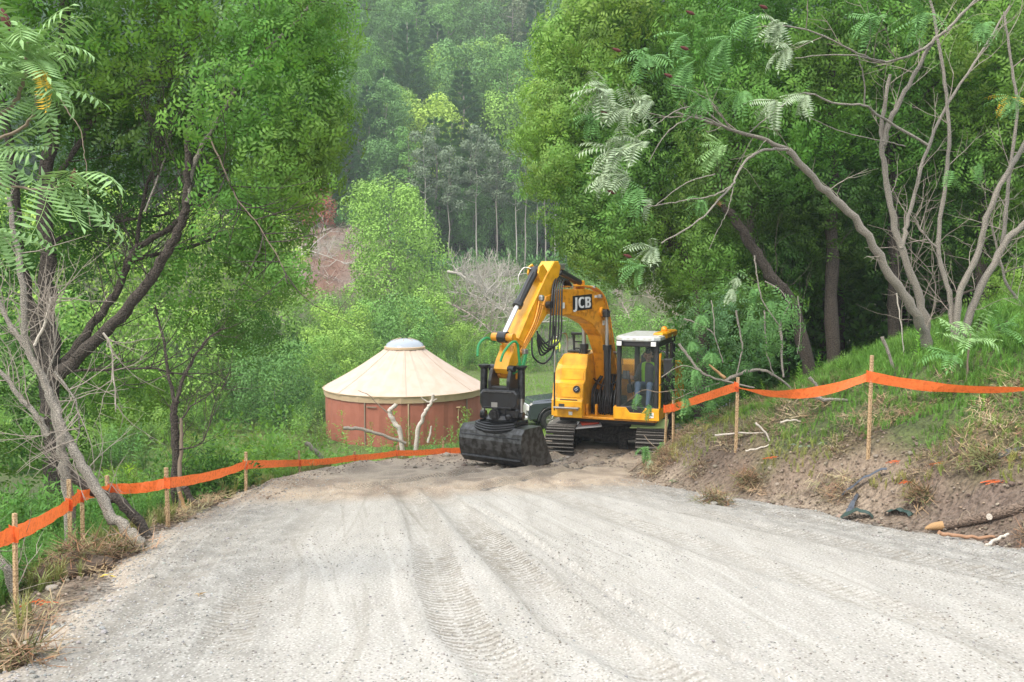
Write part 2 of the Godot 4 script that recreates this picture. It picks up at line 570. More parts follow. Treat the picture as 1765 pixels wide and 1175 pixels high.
func build_road() -> void:
	# photo-traced wheel paths: depth list, x list, half width, depth, lug style
	RUTS = [
		[[4.6, 6.0, 7.6, 9.8, 12.2, 14.0], [.12, -.35, -.62, -.92, -1.3, -1.75], .19, .032],
		[[4.6, 6.0, 7.6, 9.8, 12.2, 14.0], [1.02, .42, .08, -.38, -.86, -1.3], .19, .036],
		[[4.8, 6.0, 7.6, 9.8, 12.0], [1.62, 1.05, .62, .10, -.55], .05, .03],
		[[5.2, 6.6, 8.6, 11.0, 13.5], [-1.75, -2.0, -2.2, -2.45, -2.7], .16, .014],
		[[5.0, 6.3, 8.0, 10.5, 12.6, 14.4], [3.3, 2.8, 2.2, 1.35, .7, .1], .2, .016],
		[[6.0, 7.3, 9.2, 11.4, 13.4, 15.0], [5.0, 4.2, 3.3, 2.2, 1.4, .7], .22, .024],
		[[7.0, 8.4, 10.0, 12.0, 14.2], [5.3, 4.6, 3.9, 2.9, 1.9], .2, .022],
		[[4.6, 6.4, 8.2, 10.2, 11.6, 13.0], [-2.5, -2.65, -2.8, -3.0, -2.9, -2.3], .17, .02],
		[[13.8, 15.5, 17.5, 19.5, 22.0], [-2.4, -1.5, -.4, .5, 1.5], .25, .06],
		[[13.6, 15.5, 17.5, 19.5, 22.0], [-.6, .2, 1.0, 1.7, 2.6], .25, .06]]
	# the colour of the dry crushed stone, streaked along the way the machines drive
	var im := Image.create(RW, RH, false, Image.FORMAT_RGBA8)
	im.fill(Color(.592, .576, .548))
	var all := Rect2i(0, 0, RW, RH)
	im.blend_rect(noise_img(.004, [[.25, Color(.57, .555, .53, .4)], [.5, Color(.62, .61, .59, 0)], [.75, Color(.65, .635, .61, .4)]], 41, RW, RH, 4, .35), all, Vector2i.ZERO)
	im.blend_rect(noise_img(.016, [[.25, Color(.53, .515, .49, .5)], [.5, Color(.62, .61, .59, 0)], [.75, Color(.66, .645, .62, .5)]], 48, RW, RH, 4, .12), all, Vector2i.ZERO)
	im.blend_rect(noise_img(.03, [[.25, Color(.55, .54, .52, .35)], [.5, Color(.62, .61, .59, 0)], [.75, Color(.65, .635, .615, .35)]], 42, RW, RH, 4, .5), all, Vector2i.ZERO)
	# sand and soil beyond the end of the spread gravel, and damp soil at the edges
	var sand := noise_img(.008, [[.2, Color(.44, .375, .31)], [.45, Color(.555, .485, .41)], [.6, Color(.62, .55, .465)], [.8, Color(.50, .435, .365)]], 43, RW, RH, 5, .6)
	var mask := Image.create(RW / 4, RH / 4, false, Image.FORMAT_RGBA8)
	for j in RH / 4:
		for i in RW / 4:
			var x := lerpf(RX0, RX1, (i + .5) * 4.0 / RW)
			var d := lerpf(RD0, RD1, (j + .5) * 4.0 / RH)
			var e := maxf(table(d, RL_D, RL_X) - x, x - table(d, RR_D, RR_X))
			var k := nz.get_noise_2d(x * 5.0, d * 5.0)
			var far := .92 * smoothstep(12.3, 14.0, d - .4 * x + .9 * nz.get_noise_2d(x * 2.0, 3.0) + .5 * k)
			var edge := .85 * smoothstep(-.5, .0, e + .35 * k)
			if x < -2.0: edge = maxf(edge, .55 * smoothstep(-.9, -.2, e + .4 * k))
			mask.set_pixel(i, j, Color(1, 1, 1, clampf(maxf(far, edge), 0, 1)))
	mask.resize(RW, RH, Image.INTERPOLATE_BILINEAR)
	im.blend_rect(masked(sand, mask), all, Vector2i.ZERO)
	# coarser dark stone pushed to the right edge
	var dark := noise_img(.03, [[.2, Color(.40, .39, .37)], [.5, Color(.48, .47, .45)], [.8, Color(.57, .56, .54)]], 47, RW, RH, 4)
	var m2 := Image.create(RW / 4, RH / 4, false, Image.FORMAT_RGBA8)
	for j in RH / 4:
		for i in RW / 4:
			var x := lerpf(RX0, RX1, (i + .5) * 4.0 / RW)
			var d := lerpf(RD0, RD1, (j + .5) * 4.0 / RH)
			var er := x - table(d, RR_D, RR_X)
			var el := table(d, RL_D, RL_X) - x
			var k := nz.get_noise_2d(x * 5.0 + 70.0, d * 5.0)
			var a := .75 * smoothstep(-2.4, -.7, er + .3 * k) * smoothstep(15.0, 13.6, d) * smoothstep(.25, .0, er)
			a = maxf(a, .7 * smoothstep(-1.9, -.6, el + .3 * k + .2) * smoothstep(13.0, 11.5, d) * smoothstep(-.1, -.5, el))
			m2.set_pixel(i, j, Color(1, 1, 1, clampf(a, 0, 1)))
	m2.resize(RW, RH, Image.INTERPOLATE_BILINEAR)
	im.blend_rect(masked(dark, m2), all, Vector2i.ZERO)
	# height of the grain, and the lugs of the tyres pressed into it
	var hi := noise_img(.16, [[.2, Color(.28, .28, .28)], [.5, Color(.5, .5, .5)], [.8, Color(.74, .74, .74)]], 44, RW, RH, 3)
	hi.blend_rect(noise_img(.42, [[.2, Color(.2, .2, .2, .5)], [.5, Color(.5, .5, .5, .3)], [.8, Color(.85, .85, .85, .5)]], 45, RW, RH, 2), all, Vector2i.ZERO)
	# specks of stone
	im.blend_rect(noise_img(.36, [[.16, Color(.36, .35, .33, .7)], [.36, Color(.56, .55, .53, .1)], [.62, Color(.64, .63, .61, .0)], [.8, Color(.78, .77, .75, .7)]], 46, RW, RH, 2), all, Vector2i.ZERO)
	# long faint lines left by blades and tyres, all along the way of travel
	for k in 150:
		var u := rnd(.04, .97)
		var d := rnd(3.5, 11.0)
		var end := d + rnd(1.5, 6.0)
		var wob := rnd(0, 9.0)
		var dim := rnd(0, 1) < .62
		var al := rnd(.05, .20)
		var wd := int(rnd(2, 7))
		var patch := Image.create(wd, 5, false, Image.FORMAT_RGBA8)
		patch.fill(Color(.42, .40, .36, al) if dim else Color(.76, .755, .74, al))
		while d < end:
			var l := table(d, RL_D, RL_X)
			var q := rpx(lerpf(l, table(d, RR_D, RR_X), u) + .10 * sin(d * .7 + wob) - .55 * (u - .3) * maxf(0.0, 9.0 - d) * .25, d)
			im.blend_rect(patch, Rect2i(0, 0, wd, 5), Vector2i(q))
			d += 5.0 / RH * (RD1 - RD0)
	for r in RUTS.size():
		var R: Array = RUTS[r]
		if r == 2: continue
		var d: float = R[0][0]
		while d < R[0][-1]:
			var x := table(d, R[0], R[1])
			var w: float = R[2]
			var fade := clampf(.45 + .9 * nz.get_noise_2d(x * 4.0 + r * 50.0, d * 2.2), 0, 1) * smoothstep(R[0][0], R[0][0] + .8, d) * smoothstep(R[0][-1], R[0][-1] - .8, d)
			var deep: float = R[3] / .036
			# a dusky, disturbed band
			for k in 5:
				var q := rpx(x + rnd(-w, w), d + rnd(-.04, .04))
				var s := Vector2i(int(rnd(4, 15)), int(rnd(2, 8)))
				var patch := Image.create(s.x, s.y, false, Image.FORMAT_RGBA8)
				patch.fill(Color(.46, .435, .39, .52 * fade * minf(deep, 1.2)))
				im.blend_rect(patch, Rect2i(Vector2i.ZERO, s), Vector2i(q))
			if fade > .15 and r != 7:
				for side in [-1, 1]:
					for step in 7:
						var t := step / 6.0
						var q := rpx(x + float(side) * w * (.15 + .85 * t), d + .05 * t * (1 if side > 0 else .6))
						var patch := Image.create(3, 3, false, Image.FORMAT_RGBA8)
						patch.fill(Color(.1, .1, .1, .75 * fade))
						hi.blend_rect(patch, Rect2i(0, 0, 3, 3), Vector2i(q))
						patch.fill(Color(.30, .275, .24, .7 * fade * minf(deep, 1.0)))
						im.blend_rect(patch, Rect2i(0, 0, 3, 3), Vector2i(q))
			d += .085
	im.convert(Image.FORMAT_RGB8)
	hi.convert(Image.FORMAT_L8)
	var m := StandardMaterial3D.new()
	m.albedo_texture = ImageTexture.create_from_image(im)
	m.roughness = .95
	m.heightmap_enabled = true
	m.heightmap_texture = ImageTexture.create_from_image(hi)
	m.heightmap_scale = .9
	m.texture_repeat = false
	M.road = m
	var white := func(_x: float, _d: float) -> Color: return Color.WHITE
	var f := func(x: float, d: float) -> float: return road_y(x, d)
	var uvf := func(x: float, d: float) -> Vector2: return Vector2((x - RX0) / (RX1 - RX0), (d - RD0) / (RD1 - RD0))
	var o := obj("gravel_road", sheet(RX0, RX1, RD0, RD1, 230, 400, f, white, uvf), m)
	o.set_meta("kind", "structure")
# ---------------------------------------------------------------- the excavator
# Its own frame: +z is where it faces, +x its left-hand side (right in the photo), y up from the track's underside.
const EX_POS := Vector3(2.63, -2.76, -22.75)
const EX_YAW := -21.0
const UNDER_YAW := 7.0      # the tracks, relative to the body
const BOOM_YAW := -13.2
var BX := Transform3D()      # boom plane: x = reach, y = height, -z = machine's left

func bp(r: float, y: float, left := 0.0) -> Vector3: return BX * Vector3(r, y, -left)

func P2(a: Array) -> PackedVector2Array:
	var o := PackedVector2Array()
	for i in range(0, a.size(), 2): o.append(Vector2(a[i], a[i + 1]))
	return o

# joins two outlines of equal length, given in (z, y), at two x
func loft(b: MB, pa: PackedVector2Array, xa: float, pb: PackedVector2Array, xb: float, cap_b := true) -> void:
	var m := pa.size()
	var c := Vector3.ZERO
	for i in m: c += Vector3((xa + xb) * .5, (pa[i].y + pb[i].y) * .5, (pa[i].x + pb[i].x) * .5) / m
	for i in m:
		var j := (i + 1) % m
		var q := [Vector3(xa, pa[i].y, pa[i].x), Vector3(xa, pa[j].y, pa[j].x), Vector3(xb, pb[j].y, pb[j].x), Vector3(xb, pb[i].y, pb[i].x)]
		var nn: Vector3 = (q[1] - q[0]).cross(q[2] - q[0])
		if nn.dot((q[0] + q[2]) * .5 - c) < 0: q.reverse()
		b.quad(q[0], q[1], q[2], q[3])
	if cap_b:
		var t := Geometry2D.triangulate_polygon(pb)
		for i in range(0, t.size(), 3):
			var p0 := Vector3(xb, pb[t[i]].y, pb[t[i]].x)
			var p1 := Vector3(xb, pb[t[i + 1]].y, pb[t[i + 1]].x)
			var p2 := Vector3(xb, pb[t[i + 2]].y, pb[t[i + 2]].x)
			if (p1 - p0).cross(p2 - p0).x * (xb - xa) < 0: b.tri(p0, p2, p1)
			else: b.tri(p0, p1, p2)

# outlines in (z, y) pushed along x
func zy() -> Transform3D: return Transform3D(Basis(Vector3(0, 0, 1), Vector3(0, 1, 0), Vector3(-1, 0, 0)), Vector3.ZERO)

func part(called: String, m: Material, parent: Node, f: Callable) -> MeshInstance3D:
	var b := MB.new()
	f.call(b)
	return obj(called, b, m, parent)

func hose(b: MB, pts: Array, r: float, sides := 7) -> void:
	b.tube(smooth_path(PackedVector3Array(pts), 6), [r], sides)

func build_excavator() -> void:
	var ex := thing("excavator", "yellow tracked excavator with black bucket working at the end of the gravel track", "excavator", EX_POS)
	ex.rotation_degrees.y = EX_YAW
	var U := T(Vector3(-.14, 0, 0), Vector3(0, UNDER_YAW, 0))
	# ---- tracks
	var shoe := MB.new()
	shoe.col = Color(.22, .21, .2)
	shoe.box(T(Vector3(0, 0, 0)), Vector3(.68, .026, .155), .006)
	shoe.col = Color(1.5, 1.48, 1.42)
	for z in [-.042, .042]: shoe.box(T(Vector3(0, .032, z)), Vector3(.67, .05, .024), .005)
	var shoe_mesh := shoe.mesh()
	for s in [-1, 1]:
		var x: float = s * 1.05
		var fr := MB.new()
		var pr := PackedVector2Array()
		for k in 24:
			var a := TAU * k / 24
			pr.append(Vector2((1.22 if cos(a) > 0 else -1.22) + .30 * cos(a), .37 + .30 * sin(a)))
		fr.prism(U * zy(), pr, -x - .17, -x + .17, .02)
		for k in 6: fr.lathe(U * T(Vector3(x, .17, -1.0 + k * .4), Vector3(0, 0, 90)), [Vector2(0, -.2), Vector2(.1, -.2), Vector2(.1, .2), Vector2(0, .2)], 12)
		for z in [-1.22, 1.22]: fr.lathe(U * T(Vector3(x, .37, z), Vector3(0, 0, 90)), [Vector2(0, -.21), Vector2(.16, -.21), Vector2(.24, -.15), Vector2(.24, .15), Vector2(.16, .21), Vector2(0, .21)], 16)
		var tr := obj("track", fr, M.track_gap, ex)
		var per := 2.0 * 2.44 + TAU * .345
		var cnt := 42
		for k in cnt:
			var q := per * k / cnt
			var xf: Transform3D
			if q < 2.44: xf = T(Vector3(x, .37 + .345 - (.02 * sin(q / 2.44 * PI)), -1.22 + q))
			elif q < 2.44 + PI * .345:
				var a := (q - 2.44) / .345
				xf = T(Vector3(x, .37 + .345 * cos(a), 1.22 + .345 * sin(a)), Vector3(rad_to_deg(a), 0, 0))
			elif q < 4.88 + PI * .345: xf = T(Vector3(x, .025, 1.22 - (q - 2.44 - PI * .345)), Vector3(180, 0, 0))
			else:
				var a := PI + (q - 4.88 - PI * .345) / .345
				xf = T(Vector3(x, .37 + .345 * cos(a), -1.22 + .345 * sin(a)), Vector3(rad_to_deg(a), 0, 0))
			obm("track_shoe", shoe_mesh, M.track, tr, U * xf)
	# ---- undercarriage between the tracks
	part("undercarriage", M.grime, ex, func(b: MB) -> void:
		b.box(U * T(Vector3(0, .55, 0)), Vector3(1.3, .26, 1.1), .05)
		for s in [-1, 1]:
			b.box(U * T(Vector3(s * .55, .48, .55), Vector3(0, s * -20, s * 10)), Vector3(.7, .24, .4), .04)
			b.box(U * T(Vector3(s * .55, .48, -.55), Vector3(0, s * 20, s * 10)), Vector3(.7, .24, .4), .04)
		b.box(U * T(Vector3(0, .34, .5)), Vector3(.8, .22, .06), .02)
		b.box(U * T(Vector3(.32, .2, .62)), Vector3(.22, .4, .12), .03))
	part("slew_ring", M.black, ex, func(b: MB) -> void:
		b.lathe(T(Vector3(0, .68, 0)), [Vector2(0, 0), Vector2(.62, 0), Vector2(.62, .1), Vector2(.7, .12), Vector2(.7, .25), Vector2(0, .25)], 32))
	# ---- turning deck
	part("deck", M.yellow_boom, ex, func(b: MB) -> void:
		b.box(T(Vector3(0, .965, -.1)), Vector3(2.46, .06, 3.0), .015)
		for s in [-.2, .2]: b.prism(BX * T(Vector3(0, 0, 0)), P2([-.35, 1.0, .35, 1.0, .22, 1.5, -.02, 1.62, -.25, 1.45]), s - .03, s + .03, .006))
	part("deck_underside", M.black, ex, func(b: MB) -> void: b.box(T(Vector3(0, .88, -.15)), Vector3(2.3, .1, 2.7), .02))
	# ---- side cover with its steps (machine's right, left in the photo)
	var front := P2([1.50, .97, 1.50, 1.33, 1.42, 1.40, 1.38, 1.74, 1.24, 1.80, 1.18, 2.08, 1.10, 2.14, 1.02, 2.40, -.3, 2.40, -.3, .97])
	var side := P2([1.34, .97, 1.34, 1.33, 1.28, 1.40, 1.22, 1.72, 1.10, 1.78, 1.04, 1.98, .98, 2.04, .86, 2.16, -.2, 2.16, -.2, .97])
	var tb := part("side_cover", M.yellow, ex, func(b: MB) -> void:
		loft(b, front, -.50, front, -1.10, false)
		loft(b, front, -1.10, side, -1.30)
		loft(b, front, -.52, front, -.50))
	part("recess_panel", M.yellow, tb, func(b: MB) -> void:
		b.box(T(Vector3(-.80, 1.55, 1.405), Vector3(-7, 0, 0)), Vector3(.46, .26, .02), .006)
		b.box(T(Vector3(-.80, 1.93, 1.215), Vector3(-12, 0, 0)), Vector3(.5, .22, .02), .006))
	part("panel_slot", M.black, tb, func(b: MB) -> void: b.box(T(Vector3(-.84, 1.372, 1.468), Vector3(-40, 0, 0)), Vector3(.42, .02, .03), .004))
	part("step_bar", M.steel, tb, func(b: MB) -> void:
		b.box(T(Vector3(-.85, 1.20, 1.60)), Vector3(.62, .035, .13), .008)
		for x in [-1.1, -.6]: b.box(T(Vector3(x, 1.17, 1.54)), Vector3(.03, .05, .1), .004))
	part("badge", M.black, tb, func(b: MB) -> void: b.lathe(T(Vector3(-.66, 1.62, 1.41), Vector3(83, 0, 0)), [Vector2(0, 0), Vector2(.085, 0), Vector2(.085, .025), Vector2(0, .03)], 20))
	part("badge_emblem", mat(C(.45, .5, .6), .3, .4), tb, func(b: MB) -> void:
		b.box(T(Vector3(-.67, 1.64, 1.445), Vector3(-7, 0, 35)), Vector3(.08, .018, .008), .003)
		b.box(T(Vector3(-.65, 1.605, 1.447), Vector3(-7, 0, 35)), Vector3(.07, .018, .008), .003))
	part("caution_label", mat(C(.03, .03, .03), .5), tb, func(b: MB) -> void: b.box(T(Vector3(-1.0, 1.24, 1.505)), Vector3(.14, .07, .008), .002))
	part("tail_reflector", M.white, tb, func(b: MB) -> void: b.box(T(Vector3(-.78, 1.06, 1.505)), Vector3(.09, .08, .014), .003))
	# ---- hand rails and guards
	part("handrail", M.steel, ex, func(b: MB) -> void:
		hose(b, [Vector3(-1.2, 1.15, 1.42), Vector3(-1.2, 2.0, 1.42), Vector3(-1.2, 2.78, 1.40), Vector3(-1.18, 2.85, 1.30), Vector3(-1.15, 2.85, .7), Vector3(-1.15, 2.4, .6)], .019))
	part("handrail_post", M.black, ex, func(b: MB) -> void: b.box(T(Vector3(-1.2, 1.55, 1.435)), Vector3(.035, .9, .03), .006))
	part("mirror_guard", M.black, ex, func(b: MB) -> void:
		for x in [-1.0, -.72]: b.box(T(Vector3(x, 2.62, .55), Vector3(0, 0, 3)), Vector3(.05, .55, .05), .01)
		for y in [2.5, 2.66, 2.84]: b.box(T(Vector3(-.86, y, .55)), Vector3(.34, .035, .04), .008)
		b.box(T(Vector3(-.9, 2.86, .6)), Vector3(.3, .06, .12), .01)
		b.box(T(Vector3(-.86, 2.44, .58)), Vector3(.5, .04, .3), .01))
	# ---- valves and pipes in the gap beside the boom foot
	part("valve_block", M.grime, ex, func(b: MB) -> void:
		b.box(T(Vector3(-.1, 1.18, .55)), Vector3(.75, .4, .5), .03)
		for k in 7: b.box(T(Vector3(-.38 + k * .09, 1.45, .72)), Vector3(.06, .2, .12), .012))
	part("valve_hose", M.hose, ex, func(b: MB) -> void:
		for k in 11:
			var x := -.42 + k * .068
			hose(b, [Vector3(x, 1.0, .95 + .05 * (k % 3)), Vector3(x + .01, 1.35, 1.0 + .05 * (k % 2)), Vector3(x + rnd(-.05, .05), 1.62, .82), Vector3(x * .7, 1.9, .5)], .022, 6)
		hose(b, [Vector3(-.45, 1.8, .7), Vector3(-.2, 1.68, .95), Vector3(.05, 1.72, .95), Vector3(.24, 1.85, .7)], .02, 6))
	for x in [-.46, -.24, .22]: part("floor_bracket", M.yellow_boom, ex, func(b: MB) -> void:
		b.box(T(Vector3(x, 1.12, 1.2)), Vector3(.05, .28, .12), .01))
	# ---- rear body and counterweight
	part("engine_cover", M.yellow, ex, func(b: MB) -> void:
		b.prism(zy(), P2([-.45, 1.0, -.45, 2.05, -.55, 2.15, -1.4, 2.1, -1.62, 1.9, -1.7, 1.0]), -1.27, 1.2, .06))
	part("counterweight", M.yellow, ex, func(b: MB) -> void:
		b.prism(T(Vector3.ZERO, Vector3(90, 0, 0)), P2([-1.28, -.9, 1.28, -.9, 1.28, -1.35, .95, -1.72, -.95, -1.72, -1.28, -1.35]), -1.75, -.98, .05))
	part("exhaust", M.steel, ex, func(b: MB) -> void: hose(b, [Vector3(-.55, 2.1, -.9), Vector3(-.55, 2.4, -.9), Vector3(-.5, 2.5, -1.0)], .045))
	build_cab(ex)
	build_boom(ex)
	build_tool(ex)

func pane(called: String, parent: Node, q: Array) -> void:
	part(called, M.glass, parent, func(b: MB) -> void: b.quad(q[0], q[1], q[2], q[3]))

func build_cab(ex: Node3D) -> void:
	var X0 := .30
	var X1 := 1.27
	var ZF := 1.46
	var ZB := -.42
	var Y1 := 2.76
	var cab := part("cab", M.black, ex, func(b: MB) -> void:
		for x in [X0 + .05, X1 - .05]:
			b.box(T(Vector3(x, 1.97, ZF - .05)), Vector3(.10, 1.62, .10), .02)       # front pillars
			b.box(T(Vector3(x, 1.95, ZB + .06)), Vector3(.12, 1.7, .12), .02)
		b.box(T(Vector3((X0 + X1) * .5, 2.72, ZF - .05)), Vector3(X1 - X0, .12, .11), .02)
		b.box(T(Vector3((X0 + X1) * .5, 1.21, ZF - .05)), Vector3(X1 - X0, .16, .1), .02)
		b.box(T(Vector3(X1 - .04, 1.9, .35)), Vector3(.06, 1.75, .07), .01)          # door post
		for x in [X0 + .04, X1 - .04]:
			b.box(T(Vector3(x, 2.72, .5)), Vector3(.08, .12, 1.85), .02)
			b.box(T(Vector3(x, 1.2, .5)), Vector3(.06, .12, 1.85), .02)
		b.box(T(Vector3((X0 + X1) * .5, 1.14, .5)), Vector3(X1 - X0 - .04, .06, 1.8), .01)   # floor
		b.box(T(Vector3((X0 + X1) * .5, 1.5, ZB + .05)), Vector3(X1 - X0 - .1, .7, .05), .01)
		b.box(T(Vector3(X0 + .05, 2.3, 1.36)), Vector3(.03, .2, .03), .005)
		b.box(T(Vector3(X0 + .12, 2.3, 1.36)), Vector3(.02, .16, .02), .005))
	part("sill", M.yellow, cab, func(b: MB) -> void:
		b.prism(T(Vector3.ZERO), P2([X0 - .06, .99, X1 + .03, .99, X1 + .03, 1.27, .98, 1.27, .90, 1.15, .62, 1.15, .53, 1.27, X0 - .06, 1.27]), ZF - .03, ZF + .035, .008)
		b.box(T(Vector3(X1 - .01, 1.1, .5)), Vector3(.06, .24, 1.86), .01))
	part("corner_post", M.yellow, cab, func(b: MB) -> void: b.box(T(Vector3(X1 + .01, 1.86, ZF - .10)), Vector3(.05, 1.3, .11), .012))
	part("roof", M.white_roof, cab, func(b: MB) -> void:
		b.prism(T(Vector3.ZERO, Vector3(90, 0, 0)), P2([X0 - .03, -.42, X1 + .0, -.42, X1 + .02, 1.38, X1 - .1, ZF + .06, X0 + .08, ZF + .06, X0 - .03, 1.38]), -2.9, -2.775, .035))
	part("roof_rear_cap", M.yellow, cab, func(b: MB) -> void: b.prism(T(Vector3.ZERO, Vector3(90, 0, 0)), P2([X1 - .24, -.4, X1 + .05, -.4, X1 + .05, .75, X1 - .02, .95, X1 - .24, .95]), -2.955, -2.80, .03))
	part("beacon", M.amber, cab, func(b: MB) -> void: b.lathe(T(Vector3(X1 - .12, 2.95, .3)), [Vector2(0, 0), Vector2(.075, 0), Vector2(.075, .05), Vector2(.055, .1), Vector2(0, .12)], 14, true))
	for x in [X0 + .08, X1 - .10]:
		var l := part("work_light", M.black, cab, func(b: MB) -> void: b.box(T(Vector3(x, 2.74, ZF + .05)), Vector3(.15, .13, .1), .015))
		part("lens", M.lamp_glass, l, func(b: MB) -> void: b.box(T(Vector3(x, 2.735, ZF + .105)), Vector3(.115, .1, .012), .003))
	var z1 := ZF - .02
	pane("windscreen", cab, [Vector3(X0 + .1, 1.29, z1), Vector3(X1 - .1, 1.29, z1), Vector3(X1 - .1, 2.66, z1), Vector3(X0 + .1, 2.66, z1)])
	pane("door_window", cab, [Vector3(X1 - .02, 1.26, ZF - .1), Vector3(X1 - .02, 1.26, .39), Vector3(X1 - .02, 2.66, .39), Vector3(X1 - .02, 2.66, ZF - .1)])
	pane("rear_side_window", cab, [Vector3(X1 - .02, 1.26, .31), Vector3(X1 - .02, 1.26, ZB + .12), Vector3(X1 - .02, 2.66, ZB + .12), Vector3(X1 - .02, 2.66, .31)])
	pane("inner_side_window", cab, [Vector3(X0 + .02, 1.26, ZF - .1), Vector3(X0 + .02, 2.66, ZF - .1), Vector3(X0 + .02, 2.66, ZB + .12), Vector3(X0 + .02, 1.26, ZB + .12)])
	pane("rear_window", cab, [Vector3(X0 + .1, 1.9, ZB + .04), Vector3(X0 + .1, 2.66, ZB + .04), Vector3(X1 - .1, 2.66, ZB + .04), Vector3(X1 - .1, 1.9, ZB + .04)])
	part("seat", M.black, cab, func(b: MB) -> void:
		b.box(T(Vector3(.79, 1.5, .45)), Vector3(.5, .14, .5), .05)
		b.box(T(Vector3(.79, 1.95, .17), Vector3(-10, 0, 0)), Vector3(.48, .85, .12), .05)
		b.box(T(Vector3(.79, 2.45, .09), Vector3(-10, 0, 0)), Vector3(.26, .2, .1), .04)
		b.box(T(Vector3(.79, 1.3, .42)), Vector3(.36, .3, .4), .03))
	for x in [.46, 1.1]: part("console", M.black, cab, func(b: MB) -> void:
		b.box(T(Vector3(x, 1.62, .62)), Vector3(.13, .22, .5), .03)
		hose(b, [Vector3(x, 1.7, .8), Vector3(x, 1.85, .84), Vector3(x, 1.93, .82)], .022))
	part("monitor", M.black, cab, func(b: MB) -> void: b.box(T(Vector3(.46, 1.98, 1.2), Vector3(-15, 12, 0)), Vector3(.16, .2, .04), .01))
	part("wiper", M.black, cab, func(b: MB) -> void: b.box(T(Vector3(.62, 1.75, ZF - .005), Vector3(0, 0, 18)), Vector3(.014, .7, .014), .003))
	var mi := part("mirror", M.black, cab, func(b: MB) -> void:
		b.box(T(Vector3(1.50, 2.22, 1.46), Vector3(0, 12, 2)), Vector3(.23, .40, .09), .035)
		hose(b, [Vector3(1.27, 2.55, 1.40), Vector3(1.36, 2.58, 1.46), Vector3(1.48, 2.46, 1.45)], .013)
		hose(b, [Vector3(1.27, 1.8, 1.40), Vector3(1.38, 1.86, 1.46), Vector3(1.49, 2.04, 1.45)], .011))
	part("mirror_face", M.dark_glass, mi, func(b: MB) -> void: b.box(T(Vector3(1.49, 2.22, 1.408), Vector3(0, 12, 2)), Vector3(.18, .34, .012), .003))
	part("marker_lamp", M.amber, cab, func(b: MB) -> void: b.box(T(Vector3(X1 + .035, 2.48, ZF - .08)), Vector3(.02, .1, .05), .005))
	part("warning_sticker", M.white, cab, func(b: MB) -> void: b.box(T(Vector3(1.13, 1.12, ZF + .04)), Vector3(.10, .12, .006), .001))

# stick axis: from its head, t metres along and n metres forward of it
func sk(t: float, n: float) -> Vector2:
	return Vector2(2.64, 4.58) + Vector2(.655, -.756) * t + Vector2(.756, .655) * n

func text_mesh(s: String, size: float, deep := .01, font := "Droid Sans") -> TextMesh:
	var t := TextMesh.new()
	t.text = s
	var f := SystemFont.new()
	f.font_names = PackedStringArray([font])
	f.font_weight = 800
	t.font = f
	t.font_size = 64
	t.pixel_size = size / 64.0
	t.depth = deep
	return t

